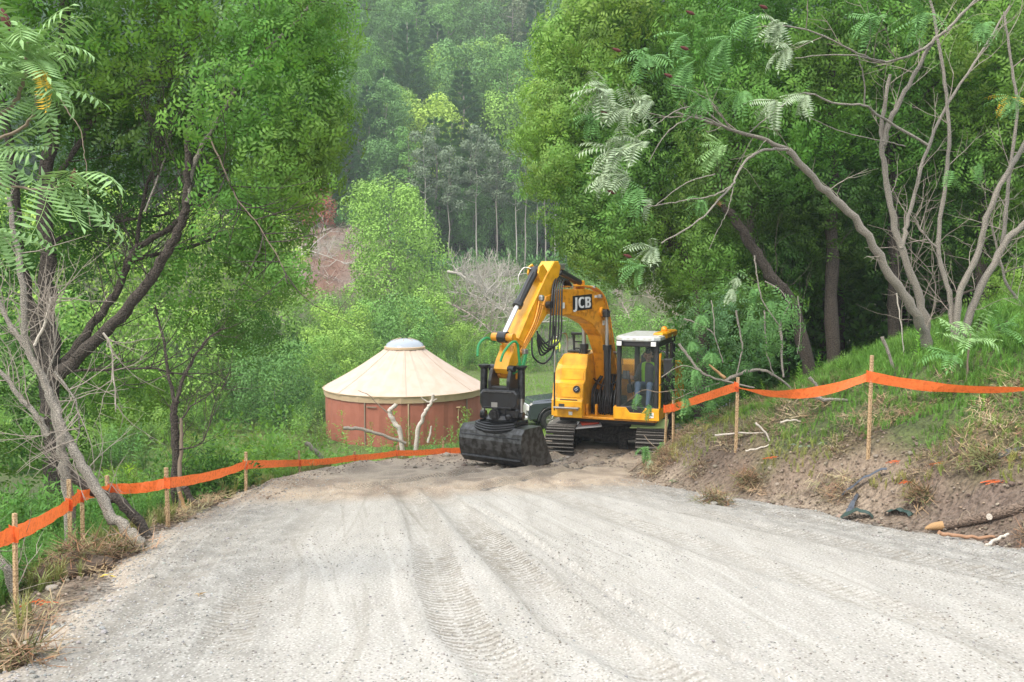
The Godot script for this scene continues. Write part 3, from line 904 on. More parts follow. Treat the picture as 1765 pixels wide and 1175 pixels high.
func build_boom(ex: Node3D) -> void:
	var boom := part("boom", M.yellow_boom, ex, func(b: MB) -> void:
		b.prism(BX, P2([3.28, 3.66, 3.16, 3.84, 2.65, 3.93, 2.3, 3.97, 1.4, 3.96, .8, 3.86, .5, 3.55, .15, 2.6, -.1, 1.7, -.2, 1.2, .12, 1.1, .3, 1.75, .45, 2.4, .72, 2.85, 1.15, 3.15, 1.7, 3.33, 2.4, 3.42, 3.12, 3.5]), -.19, .19, .015)
		for s in [-1, 1]:
			b.lathe(Transform3D(BX.basis * Basis(Vector3.RIGHT, PI / 2), bp(.72, 3.42, s * .2)), [Vector2(0, -.05), Vector2(.12, -.05), Vector2(.12, .05), Vector2(0, .05)], 16)
			b.box(Transform3D(BX.basis, bp(2.2, 3.44, s * .194)), Vector3(1.6, .035, .012), .004)
		b.box(Transform3D(BX.basis, bp(1.45, 4.04)), Vector3(.4, .22, .1), .02))
	part("nameplate", M.black, boom, func(b: MB) -> void: b.box(Transform3D(BX.basis * Basis(Vector3.BACK, -.03), bp(1.62, 3.66, .196)), Vector3(.86, .34, .012), .003))
	var side_basis := BX.basis * Basis(Vector3.UP, PI)
	obm("lettering", text_mesh("JCB", .46, .012), mat(C(.75, .75, .74), .4), boom, Transform3D(side_basis.scaled_local(Vector3(1.02, .74, 1)), bp(1.62, 3.655, .208)))
	for q in [[2.45, 3.62, .10, .13], [.62, 3.15, .09, .11], [1.0, 3.78, .12, .05]]:
		part("sticker", M.white, boom, func(b: MB) -> void: b.box(Transform3D(BX.basis, bp(q[0], q[1], .194)), Vector3(q[2], q[3], .006), .001))
	part("boom_pin", M.black, ex, func(b: MB) -> void:
		b.rod(bp(.72, 3.42, .36), bp(.72, 3.42, -.36), .065)
		b.rod(bp(3.12, 3.66, .3), bp(3.12, 3.66, -.3), .08)
		b.rod(bp(.05, 1.32, .34), bp(.05, 1.32, -.34), .08))
	for s in [-1, 1]:
		var cy := part("boom_cylinder", M.black, ex, func(b: MB) -> void:
			b.rod(bp(.58, 1.12, s * .31), bp(.65, 2.6, s * .31), .085, 16)
			b.rod(bp(.647, 2.52, s * .31), bp(.652, 2.64, s * .31), .105, 16)
			b.rod(bp(.575, 1.05, s * .31), bp(.585, 1.22, s * .31), .11, 14)
			hose(b, [bp(.66, 2.55, s * .41), bp(.72, 2.0, s * .43), bp(.66, 1.3, s * .40)], .018)
			b.rod(bp(.71, 3.3, s * .31), bp(.72, 3.44, s * .31), .09, 14))
		part("rod", M.steel, cy, func(b: MB) -> void: b.rod(bp(.65, 2.6, s * .31), bp(.71, 3.38, s * .31), .045, 12))
	# stick
	part("stick", M.yellow, ex, func(b: MB) -> void:
		var o := PackedVector2Array()
		for q in [[-.02, -.02], [.1, .12], [.55, .17], [1.6, .17], [2.72, .12], [2.92, .06], [2.95, -.06], [2.84, -.16], [1.7, -.30], [1.05, -.44], [.75, -.42], [.28, -.28], [.0, -.16]]: o.append(sk(q[0], q[1]))
		b.prism(BX, o, -.17, .17, .018)
		for s in [-1, 1]:
			var e := PackedVector2Array()
			for q in [[.42, .12], [.42, .40], [.55, .46], [.68, .40], [.75, .15]]: e.append(sk(q[0], q[1]))
			b.prism(BX, e, s * .13 - .02, s * .13 + .02, .004))
	var v2 := func(t: float, n: float, l: float) -> Vector3:
		var q := sk(t, n)
		return bp(q.x, q.y, l)
	var bc := part("bucket_cylinder", M.black, ex, func(b: MB) -> void:
		b.rod(v2.call(.52, .36, 0), v2.call(1.55, .40, 0), .085, 16)
		b.rod(v2.call(1.47, .397, 0), v2.call(1.58, .401, 0), .105, 16)
		b.rod(v2.call(.55, .36, .12), v2.call(.55, .36, -.12), .07)
		hose(b, [v2.call(.7, .46, .05), v2.call(1.1, .50, .07), v2.call(1.5, .48, .06)], .018))
	part("rod", M.chrome, bc, func(b: MB) -> void: b.rod(v2.call(1.55, .40, 0), v2.call(2.36, .40, 0), .05, 14))
	part("bracket", M.steel, bc, func(b: MB) -> void: hose(b, [v2.call(.6, .45, -.05), v2.call(.62, .5, -.2), v2.call(.85, .46, -.26), v2.call(1.0, .35, -.2)], .014))
	var ac := part("stick_cylinder", M.black, ex, func(b: MB) -> void:
		b.rod(bp(1.45, 4.1), bp(2.3, 4.36), .085, 14)
		b.rod(bp(2.58, 4.44, .14), bp(2.58, 4.44, -.14), .09))
	part("rod", M.chrome, ac, func(b: MB) -> void: b.rod(bp(2.3, 4.36), bp(2.6, 4.45), .05, 12))
	part("valve", M.steel, ac, func(b: MB) -> void: b.box(Transform3D(BX.basis, bp(2.42, 4.47, .05)), Vector3(.3, .13, .16), .02))
	# linkage to the tool
	part("link", M.yellow_boom, ex, func(b: MB) -> void:
		for s in [-1, 1]:
			b.box(Transform3D(BX.basis * Basis(Vector3.BACK, .38), v2.call(2.3, .2, s * .2)), Vector3(.5, .12, .045), .015)
			b.box(Transform3D(BX.basis * Basis(Vector3.BACK, .16), bp(4.36, 2.55, s * .13)), Vector3(.15, .64, .06), .02)
		b.box(Transform3D(BX.basis * Basis(Vector3.BACK, .16), bp(4.38, 2.42)), Vector3(.13, .3, .2), .03)
		b.rod(v2.call(2.36, .38, .26), v2.call(2.36, .38, -.26), .085, 14)
		b.rod(bp(4.31, 2.28, .2), bp(4.31, 2.28, -.2), .10, 14))
	part("link_bolt", M.black, ex, func(b: MB) -> void:
		b.rod(v2.call(2.36, .38, .10), v2.call(2.36, .38, -.10), .115, 14)
		b.rod(v2.call(2.86, .0, .30), v2.call(2.86, .0, -.30), .07, 12))
	# hoses over the joint of boom and stick, and along the stick
	for k in 6:
		part("hose", M.hose, ex, func(b: MB) -> void:
			var l := .06 + .045 * k
			var w := .035 * ((k * 5) % 6)
			hose(b, [bp(2.1, 4.04, l * .7), bp(2.45 + w * .4, 4.17 + w * .5, l), bp(2.80 + w * .5, 4.08, l + .10), bp(2.92 + w, 3.55, l + .17), bp(2.98 + w * 1.3, 2.98 - w * 1.2, l + .18), bp(3.30 + w * .5, 2.84 - w * 1.3, l + .10), bp(3.52, 3.12 - w, .2)], .019))
	part("hose_loop", M.hose, ex, func(b: MB) -> void:
		hose(b, [bp(3.0, 3.2, .3), bp(3.15, 2.7, .38), bp(3.5, 2.45, .36), bp(3.8, 2.62, .28), bp(3.75, 3.0, .22)], .02))
	part("stick_pipe", M.yellow_boom, ex, func(b: MB) -> void:
		for k in 3: hose(b, [v2.call(1.15, -.12 + .09 * k, .2), v2.call(1.6, -.18 + .06 * k, .21), v2.call(2.1, -.16 + .05 * k, .2), v2.call(2.4, -.12 + .04 * k, .2)], .018))
	part("pipe_block", M.steel, ex, func(b: MB) -> void: b.box(Transform3D(BX.basis, v2.call(2.32, -.14, .24)), Vector3(.14, .1, .1), .015))
	part("green_hose", M.green_hose, ex, func(b: MB) -> void:
		hose(b, [v2.call(2.32, -.16, .25), v2.call(2.62, -.2, .28), v2.call(2.75, -.1, .34), v2.call(2.6, .1, .34), v2.call(2.45, .3, .34), v2.call(2.5, .42, .3), v2.call(2.8, .5, .28), v2.call(3.0, .44, .25)], .026)
		hose(b, [v2.call(2.28, -.2, .25), v2.call(2.6, -.28, .25), v2.call(2.78, -.22, .2), v2.call(2.9, -.1, .24)], .022)
		hose(b, [v2.call(2.4, .25, -.26), v2.call(2.45, .45, -.34), v2.call(2.7, .55, -.36), v2.call(2.95, .5, -.3)], .026))
	part("stick_lamp", M.steel, ex, func(b: MB) -> void:
		b.box(Transform3D(BX.basis, v2.call(1.12, .12, .27)), Vector3(.13, .13, .1), .03)
		b.box(Transform3D(BX.basis, v2.call(1.12, .12, -.27)), Vector3(.13, .13, .1), .03)
		b.box(Transform3D(BX.basis, bp(.9, 3.78, .24)), Vector3(.12, .09, .1), .02))
	part("boom_pipe", M.yellow_boom, ex, func(b: MB) -> void:
		for k in 4:
			var l := .17 - .05 * k
			hose(b, [bp(2.25, 4.03, l), bp(1.5, 4.03, l), bp(.85, 3.94, l), bp(.42, 3.6, l), bp(.08, 2.7, l), bp(-.2, 1.8, l)], .02))
	part("pipe_clamp", M.steel, ex, func(b: MB) -> void:
		for q in [[2.1, 4.03, 0.0], [1.1, 4.0, -.15], [.35, 3.4, -1.2], [.0, 2.4, -1.3]]: b.box(Transform3D(BX.basis * Basis(Vector3.BACK, q[2] * -1.0), bp(q[0], q[1], .1)), Vector3(.06, .06, .26), .01))

func build_tool(ex: Node3D) -> void:
	var inv := T(EX_POS, Vector3(0, EX_YAW, 0)).affine_inverse()
	# the tilting and turning coupler, in its own frame: z towards the camera's side
	var c := Vector3.ZERO
	c = bp(4.50, 0)
	var K := Transform3D(Basis(Vector3.UP, deg_to_rad(BOOM_YAW + 14.0)), c)
	var tr := part("tiltrotator", M.black, ex, func(b: MB) -> void:
		b.prism(K, P2([-.36, 1.62, .36, 1.62, .40, 1.72, .40, 1.92, .34, 2.0, -.34, 2.0, -.40, 1.92, -.40, 1.72]), -.24, .26, .03)   # housing
		for s in [-1, 1]:
			b.prism(K * zy(), P2([-.26, 1.95, .22, 1.95, .24, 2.18, .12, 2.40, -.02, 2.44, -.14, 2.38, -.27, 2.15]), s * .20 - .035, s * .20 + .035, .012)
		b.box(K * T(Vector3(0, 2.02, .12)), Vector3(.4, .1, .2), .02)
		b.lathe(K * T(Vector3(0, 1.36, 0)), [Vector2(0, 0), Vector2(.33, 0), Vector2(.35, .05), Vector2(.30, .12), Vector2(.22, .16), Vector2(.22, .3), Vector2(0, .3)], 26)
		b.box(K * T(Vector3(.26, 1.52, .06)), Vector3(.26, .2, .3), .03))
	for s in [-1, 1]:
		var ty := part("tilt_cylinder", M.black_steel, tr, func(b: MB) -> void:
			b.rod(K * Vector3(s * .41, 1.82, .02), K * Vector3(s * .40, 2.42, .0), .075, 16)
			b.lathe(K * T(Vector3(s * .40, 2.40, 0)), [Vector2(0, 0), Vector2(.08, 0), Vector2(.12, .05), Vector2(.12, .08), Vector2(0, .08)], 18)
			b.rod(K * Vector3(s * .36, 1.46, .02), K * Vector3(s * .46, 1.46, .02), .09, 14))
		part("rod", M.steel, ty, func(b: MB) -> void: b.rod(K * Vector3(s * .41, 1.46, .02), K * Vector3(s * .41, 1.84, .02), .04, 12))
	part("motor", M.black_steel, tr, func(b: MB) -> void:
		b.rod(K * Vector3(-.05, 1.52, .2), K * Vector3(-.05, 1.52, .36), .11, 18)
		b.rod(K * Vector3(-.05, 1.52, .36), K * Vector3(-.05, 1.52, .39), .07, 14)
		b.box(K * T(Vector3(.22, 1.46, .26)), Vector3(.12, .12, .1), .03))
	part("plate", M.steel, tr, func(b: MB) -> void: b.box(K * T(Vector3(-.08, 1.70, .262)), Vector3(.13, .10, .01), .002))
	part("housing_ridge", M.black_steel, tr, func(b: MB) -> void:
		b.box(K * T(Vector3(-.02, 1.96, .255), Vector3(-30, 0, 0)), Vector3(.62, .05, .03), .01)
		b.box(K * T(Vector3(-.02, 1.64, .255)), Vector3(.6, .04, .03), .01))
	# lower coupler with its coil of hoses
	var B := Transform3D(Basis(Vector3.UP, deg_to_rad(-EX_YAW - 33.0)), c + Vector3(0, .46, 0))
	var lc := part("lower_coupler", M.black_steel, tr, func(b: MB) -> void:
		b.box(B * T(Vector3(0, .85, 0)), Vector3(.86, .06, .62), .015)
		for s in [-1, 1]: b.box(B * T(Vector3(s * .38, .80, 0)), Vector3(.07, .2, .66), .015)
		b.lathe(B * T(Vector3(0, .74, 0)), [Vector2(0, 0), Vector2(.26, 0), Vector2(.3, .1), Vector2(0, .14)], 20))
	for k in 4:
		part("coiled_hose", M.hose, lc, func(b: MB) -> void:
			var y := .745 + .042 * k
			var g := .03 * ((k * 2) % 3)
			hose(b, [B * Vector3(-.36, y + .02, .1), B * Vector3(-.42 - g * .4, y, .34), B * Vector3(-.1, y - .03, .45 + g), B * Vector3(.2, y - .02, .46 + g), B * Vector3(.46 + g * .3, y + .02, .32), B * Vector3(.40, y + .04, .1)], .025, 8))
	# ditching bucket; its closed back is turned to the camera
	var shell := [[-.28, .80], [.34, .82], [.455, .72], [.49, .55], [.48, .36], [.42, .18], [.30, .06], [-.12, .0], [-.74, -.01]]
	var W := .73
	var bu := part("bucket", M.black_worn, ex, func(b: MB) -> void:
		var th := .028
		for i in shell.size() - 1:
			var p := Vector2(shell[i][0], shell[i][1])
			var q := Vector2(shell[i + 1][0], shell[i + 1][1])
			var nn := Vector2(-(q - p).y, (q - p).x).normalized() * th
			var A := func(v: Vector2, x: float) -> Vector3: return B * Vector3(x, v.y, v.x)
			b.quad(A.call(p, -W), A.call(q, -W), A.call(q, W), A.call(p, W))
			b.quad(A.call(p - nn, -W), A.call(p - nn, W), A.call(q - nn, W), A.call(q - nn, -W))
			if i == 0 or i == shell.size() - 2:
				var e := p if i == 0 else q
				if i == 0: b.quad(A.call(e, -W), A.call(e, W), A.call(e - nn, W), A.call(e - nn, -W))
				else: b.quad(A.call(e, W), A.call(e, -W), A.call(e - nn, -W), A.call(e - nn, W)))
	for s in [-1, 1]:
		part("side_plate", M.black_worn, bu, func(b: MB) -> void:
			var o := PackedVector2Array()
			for q in shell: o.append(Vector2(q[0], q[1]))
			b.prism(B * zy(), o, -s * W - .018, -s * W + .018, .006))
	part("wear_strip", M.black_steel, bu, func(b: MB) -> void:
		b.box(B * T(Vector3(0, .20, .445), Vector3(-20, 0, 0)), Vector3(2 * W - .05, .05, .03), .008)
		b.box(B * T(Vector3(0, .64, .487), Vector3(-12, 0, 0)), Vector3(2 * W - .05, .025, .02), .006)
		b.box(B * T(Vector3(0, -.015, -.66)), Vector3(2 * W + .02, .03, .26), .008))
	part("mounting_plate", M.black_steel, bu, func(b: MB) -> void:
		for x in [-.3, .3]: b.prism(B * zy(), P2([-.3, .70, .3, .70, .3, .80, .2, .88, -.25, .88]), -x - .02, -x + .02, .006))

func setup_boom() -> void:
	BX = T(Vector3(-.213, 0, .255), Vector3(0, BOOM_YAW, 0)) * zy()
# ---------------------------------------------------------------- leaves, sprays and plants to copy
var SPRAY := []      # twigs with several compound leaves
var FROND := []      # long sumac leaves
var WEED := []
var TUFT := []
var STRAW: ArrayMesh
var BUSHY := []      # loose clumps for shrubs

const G_DEEP := Color(.030, .088, .016)
const G_MID := Color(.050, .135, .022)
const G_FRESH := Color(.066, .160, .030)
const G_LIME := Color(.086, .182, .035)
const G_BLUE := Color(.040, .105, .042)
const G_PALE := Color(.30, .38, .25)

func leaf_dir(az: float, el: float) -> Vector3: return Vector3(cos(az) * cos(el), sin(el), sin(az) * cos(el))

# a pinnate leaf along y (bending over), leaflets either side
func pinnate(b: MB, base: Vector3, dir: Vector3, ln: float, pairs: int, lw: float, ll: float, droop: float, stem := true, four := false) -> void:
	var side := dir.cross(Vector3.UP).normalized() if absf(dir.y) < .97 else Vector3.RIGHT
	var p := base
	var d := dir
	var pts := PackedVector3Array([p])
	for i in pairs + 1:
		var step := ln / (pairs + 1)
		d = (d + Vector3(0, -droop / (pairs + 1), 0)).normalized()
		p += d * step
		pts.append(p)
		var t := float(i) / pairs
		var l := ll * (1.0 - .55 * absf(t - .42))
		var s2 := side
		b.col = Color.WHITE * rnd(.86, 1.14)
		if i == pairs:
			b.leaf(p, d, s2, l, lw, .25 if four else 0.0)
		else:
			for s in [-1, 1]:
				var ld: Vector3 = (s2 * s * .86 + d * .46 + Vector3(0, -.22 - rnd(0, .25), 0)).normalized()
				var ls: Vector3 = (d * -s).lerp(Vector3(0, 0, 0), .0).normalized()
				ls = (ls - ld * ls.dot(ld)).normalized()
				b.leaf(p, ld, ls if s > 0 else -ls, l * rnd(.85, 1.1), lw, .22 if four else 0.0)
	if stem:
		b.col = Color(1.3, 1.05, .8)
		b.tube(pts, [.0045, .002], 3, false)

func make_plants() -> void:
	for k in 5:
		var b := MB.new()
		var az := rnd(0, TAU)
		for i in 4:
			az += 2.4
			var d := Vector3(cos(az) * .75, .35, sin(az) * .75).normalized()
			pinnate(b, Vector3(0, .06 + .09 * i, 0), d, rnd(.20, .28), 3, .036, .105, rnd(.9, 1.5), false)
		SPRAY.append(b.mesh())
	for k in 6:
		var b := MB.new()
		pinnate(b, Vector3.ZERO, Vector3(0, .95, .3).normalized(), rnd(.44, .60), 9 + k % 3, .030, .155, .35 + .28 * k, true, true)
		FROND.append(b.mesh())
	# weeds: an upright stem with many narrow leaves; the last two carry yellow flower heads
	for k in 5:
		var b := MB.new()
		var n := 26 if k < 3 else 22
		var lean := Vector3(rnd(-.15, .15), 1, rnd(-.15, .15)).normalized()
		b.col = Color(1.0, .9, .8)
		b.tube(PackedVector3Array([Vector3.ZERO, lean * .5, lean + Vector3(rnd(-.06, .06), 0, 0)]), [.006, .005, .003], 3, false)
		for i in n:
			var t := .12 + .86 * i / n
			var a := i * 2.4 + rnd(-.3, .3)
			var l := (.24 if k % 2 else .17) * (1.1 - .6 * t)
			var d := leaf_dir(a, rnd(-.1, .75))
			b.col = Color.WHITE * rnd(.8, 1.2)
			b.leaf(lean * t, d, d.cross(Vector3.UP).normalized(), l, l * (.34 if k % 2 else .24))
		if k == 0 or k > 2:      # side shoots
			for s in 3:
				var a := rnd(0, TAU)
				var o := lean * rnd(.3, .55)
				var dd := leaf_dir(a, .9)
				for i in 9:
					var d := leaf_dir(a + i * 2.4, .4)
					b.leaf(o + dd * (.06 + .04 * i), d, d.cross(Vector3.UP).normalized(), .11, .032)
		if k > 2:
			for s in 26:
				var a := rnd(0, TAU)
				b.col = Color(11.0, 3.6, .6) * rnd(.7, 1.1)
				var q := lean * rnd(.9, 1.03) + leaf_dir(a, 0) * rnd(0, .11)
				b.leaf(q, leaf_dir(a, .5), Vector3(-sin(a), 0, cos(a)), .045, .028)
		WEED.append(b.mesh())
	for k in 4:
		var b := MB.new()
		for i in 13:
			var a := rnd(0, TAU)
			var o := Vector3(rnd(-.05, .05), -.02, rnd(-.05, .05))
			var h := rnd(.5, 1.0)
			var out := leaf_dir(a, 0)
			var w := Vector3(-sin(a), 0, cos(a)) * .011
			var p1 := o + Vector3(0, h * .55, 0) + out * .10 * h
			var p2 := o + Vector3(0, h * (.95 - .35 * rnd(0, 1)), 0) + out * rnd(.25, .5) * h
			b.col = Color.WHITE * rnd(.75, 1.25)
			b.tri(o - w, o + w, p1 + w * .8); b.tri(o - w, p1 + w * .8, p1 - w * .8); b.tri(p1 - w * .8, p1 + w * .8, p2)
		TUFT.append(b.mesh())
	var s := MB.new()
	for i in 9:
		var a := rnd(0, TAU)
		var p := Vector3(rnd(-.09, .09), rnd(0, .02), rnd(-.09, .09))
		var q := p + Vector3(cos(a) * .16, rnd(-.01, .05), sin(a) * .16)
		var w := Vector3(-sin(a), 0, cos(a)) * .004
		s.col = Color.WHITE * rnd(.7, 1.3)
		s.tri(p - w, q, p + w)
	STRAW = s.mesh()
	for k in 3:
		var b := MB.new()
		for i in 46:
			var a := rnd(0, TAU)
			var e := rnd(-.4, 1.3)
			var c := leaf_dir(a, e) * rnd(.15, .5)
			var d := leaf_dir(a + rnd(-1, 1), e + rnd(-.9, .3))
			b.col = Color.WHITE * rnd(.78, 1.2)
			b.leaf(c, d, d.cross(Vector3.UP).normalized(), .15, .065)
		BUSHY.append(b.mesh())

# points spread through an ellipsoid given as [px, py, depth, half width px, half height px, half depth m]
func in_blob(B: Array, shell := .5) -> Vector3:
	var q := Vector3(rng.randfn(), rng.randfn(), rng.randfn()).normalized() * pow(rnd(0, 1), shell)
	var s: float = B[2] / F
	return at(B[0], B[1], B[2]) + Vector3(q.x * B[3] * s, q.y * B[4] * s, q.z * B[5])

# foliage of a near tree: sprays through its blobs; each blob may end in [.., count, colour, size]
func foliage(parent: Node, blobs: Array, gap := .0, called := "foliage", mesh_set: Array = SPRAY, tint := .28, mat_: Material = null) -> void:
	var xs := []
	var cs := []
	for k in mesh_set.size():
		xs.append([]); cs.append([])
	for B in blobs:
		var c: Color = B[7]
		var size: float = B[8] if B.size() > 8 else 1.0
		var mid := at(B[0], B[1], B[2])
		var made := 0
		while made < B[6]:
			made += 1
			var p := in_blob(B)
			if nz2.get_noise_3d(p.x * 1.3, p.y * 1.6, p.z * 1.3) < gap - .35: continue
			var out := (p - mid).normalized() + rv(.6) + Vector3(0, -.15, 0)
			var k := rng.randi() % mesh_set.size()
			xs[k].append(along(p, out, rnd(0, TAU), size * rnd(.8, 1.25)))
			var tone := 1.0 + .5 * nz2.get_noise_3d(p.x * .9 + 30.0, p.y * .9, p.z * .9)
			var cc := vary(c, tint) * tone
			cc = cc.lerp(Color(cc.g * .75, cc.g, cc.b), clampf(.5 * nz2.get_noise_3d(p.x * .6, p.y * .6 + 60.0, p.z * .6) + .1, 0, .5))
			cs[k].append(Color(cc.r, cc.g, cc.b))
	for k in mesh_set.size():
		many(called, mesh_set[k], M.leaf if mat_ == null else mat_, xs[k], cs[k], parent)

# a limb through photo points [px, py, depth]; returns its centre line
func limb(called: String, parent: Node, pts: Array, r0: float, r1: float, m: Material, sides := 9, root := false, knots := 5) -> PackedVector3Array:
	var w := PackedVector3Array()
	for p in pts: w.append(at(p[0], p[1], p[2]))
	if root:
		var q := w[0]
		w[0] = Vector3(q.x, minf(q.y, ground(q.x, -q.z)) - .15, q.z)
	var s := smooth_path(w, knots)
	var rs := []
	for i in s.size():
		var t := float(i) / (s.size() - 1)
		rs.append(lerpf(r0, r1, pow(t, .85)) * (1.0 + .10 * sin(i * 2.3 + r0 * 90.0)))
		if i > 0 and i < s.size() - 1: s[i] += rv(.22 * lerpf(r0, r1, t) + .006)
	if root: rs[0] *= 1.45
	var b := MB.new()
	b.tube(s, rs, sides)
	obj(called, b, m, parent)
	return s

# fine twigs growing off a limb, joined into one mesh
func twigs(b: MB, line: PackedVector3Array, n: int, ln: float, r: float, up := .4, depth := 1) -> Array:
	var tips := []
	for i in n:
		var k := int(lerpf(line.size() * .15, line.size() - 1.01, (i + rnd(0, 1)) / n))
		var p := line[k]
		var t := (line[mini(k + 1, line.size() - 1)] - line[maxi(k - 1, 0)]).normalized()
		var d := (t * .7 + rv(.9) + Vector3(0, up, 0)).normalized()
		var l := ln * rnd(.5, 1.2)
		var q := PackedVector3Array([p])
		for s in 4:
			d = (d + rv(.28) + Vector3(0, .05, 0)).normalized()
			q.append(q[-1] + d * l * .25)
		b.tube(q, [r, r * .8, r * .6, r * .45, r * .3], 4, false)
		tips.append(q[4])
		if depth > 1: tips += twigs(b, q, 3, ln * .5, r * .5, up, depth - 1)
	return tips

# a rosette of sumac leaves round a shoot's tip
func rosette(parent: Node, tip: Vector3, dir: Vector3, n: int, size: float, c: Material, droopy := .6) -> void:
	var az := rnd(0, TAU)
	var ax := dir.normalized()
	var e1 := ax.cross(Vector3.UP if absf(ax.y) < .9 else Vector3.RIGHT).normalized()
	var e2 := ax.cross(e1)
	for i in n:
		az += 2.4 + rnd(-.4, .4)
		var open := rnd(.35, 1.15)
		var d := (ax * cos(open) + (e1 * cos(az) + e2 * sin(az)) * sin(open) + Vector3(0, .25 - .55 * droopy * rnd(.5, 1.2), 0)).normalized()
		# y of the frond along d, its bend (z) towards the ground, with a random roll
		var z := (Vector3.DOWN - d * Vector3.DOWN.dot(d) + rv(.35)).normalized()
		z = (z - d * z.dot(d)).normalized()
		var xf := Transform3D(Basis(d.cross(z), d, z).orthonormalized() * Basis(Vector3.UP, rnd(-.5, .5)), tip - ax * rnd(0, .16) * size)
		xf.basis = xf.basis.scaled_local(Vector3.ONE * size * rnd(.75, 1.2))
		obm("leaf", FROND[rng.randi() % FROND.size()], c, parent, xf)

# ---------------------------------------------------------------- trees seen from afar, as shared meshes in metres
func crown_blobs(h0: float, h: float, r: float, lobes: int, n: int, leaf: float, flat := .8) -> ArrayMesh:
	var b := MB.new()
	var L := []
	for i in lobes:
		var t := (i + .5) / lobes
		var y := lerpf(h0, h, t)
		var rr := r * sin(clampf(.20 + .60 * t, 0, 1) * PI) * .74 + .1 * r
		var a := i * 2.4 + rnd(-.4, .4)
		var k := sqrt(rnd(.05, 1.0))
		L.append([Vector3(cos(a) * rr * k, y, sin(a) * rr * k), r * (rnd(.30, .46) if lobes < 32 else rnd(.20, .36)), rnd(.68, 1.22)])
	for i in n:
		var l: Array = L[rng.randi() % lobes]
		var q := Vector3(rng.randfn(), rng.randfn() * .9 + .25, rng.randfn()).normalized()
		var rad: float = l[1] * (1.0 - .45 * pow(rnd(0, 1), 2.0)) * (1.0 + .25 * nz2.get_noise_3d(q.x * 3.0 + l[0].x, q.y * 3.0, q.z * 3.0))
		var p: Vector3 = l[0] + Vector3(q.x, q.y * flat, q.z) * rad
		var d := (q.cross(rv(1.0)).normalized() + Vector3(0, -.35, 0) + q * .35).normalized()
		b.col = Color.WHITE * (float(l[2]) * rnd(.75, 1.25))
		var s := (q + rv(.5)).cross(d).normalized()
		b.leaf(p, d, s, leaf * rnd(.7, 1.3), leaf * rnd(.45, .65))
	return b.mesh()

func trunk_mesh(h: float, r: float, crown_r: float, limbs: int, from: float) -> ArrayMesh:
	var b := MB.new()
	var p := PackedVector3Array()
	var rs := []
	for i in 8:
		var t := i / 7.0
		p.append(Vector3(rnd(-.02, .02) * h * t, h * t - .5 * (1.0 - t), rnd(-.02, .02) * h * t))
		rs.append(r * (1.0 - .8 * t) * (1.3 if i == 0 else 1.0))
	b.tube(p, rs, 7)
	for i in limbs:
		var y := lerpf(from, .92, float(i) / limbs)
		var a := i * 2.4
		var o := p[int(y * 7)].lerp(p[mini(int(y * 7) + 1, 7)], fposmod(y * 7, 1.0))
		var l := crown_r * rnd(.6, .95)
		var e := o + Vector3(cos(a) * l, l * rnd(.3, .8), sin(a) * l)
		b.tube(PackedVector3Array([o, o.lerp(e, .5) + Vector3(0, -.06 * l, 0), e]), [r * .38, r * .24, r * .08], 5, false)
	return b.mesh()

func pine_mesh(h: float, r: float, n: int) -> ArrayMesh:
	var b := MB.new()
	var whorls := 17
	for w in whorls:
		var t := float(w) / whorls
		var y := lerpf(h * .16, h * .98, t)
		var rr := r * pow(1.0 - t, .7) * rnd(.75, 1.1) + .15
		var arms := 6
		for k in arms:
			var a := TAU * k / arms + w * 1.1 + rnd(-.3, .3)
			var tone := rnd(.8, 1.15)
			for i in int(n / float(whorls * arms)):
				var s := sqrt(rnd(.03, 1.0))
				var q := Vector3(cos(a), 0, sin(a)) * rr * s + Vector3(-sin(a), 0, cos(a)) * rnd(-.26, .26) * rr * s
				q.y = y + .22 * rr * s * s + rnd(-.1, .16)
				var d := (Vector3(cos(a), .35, sin(a)) + rv(.55)).normalized()
				b.col = Color.WHITE * tone * rnd(.75, 1.25)
				b.leaf(q, d, d.cross(Vector3.UP + rv(.3)).normalized(), .52, .14)
	return b.mesh()

# a tree of trunk and crown; meshes may be shared
func tree(called: String, label: String, pos: Vector3, trunk: ArrayMesh, crown: ArrayMesh, bark: Material, leaf_m: Material, size: float, group: String) -> Node3D:
	var o := thing(called, label, "tree", pos, group)
	o.rotation.y = rnd(0, TAU)
	o.scale = Vector3.ONE * size
	obm("trunk", trunk, bark, o)
	stuff(obm("crown", crown, leaf_m, o))
	return o
# ---------------------------------------------------------------- woods, clearing and meadow behind
var TINT := {}
func tint(c: Color, through := .5) -> StandardMaterial3D:
	var k := c.to_html()
	if not TINT.has(k): TINT[k] = leaf_mat(Color(c.r * 2.9, c.g * 2.35, c.b * 2.1), .6, through)
	return TINT[k]

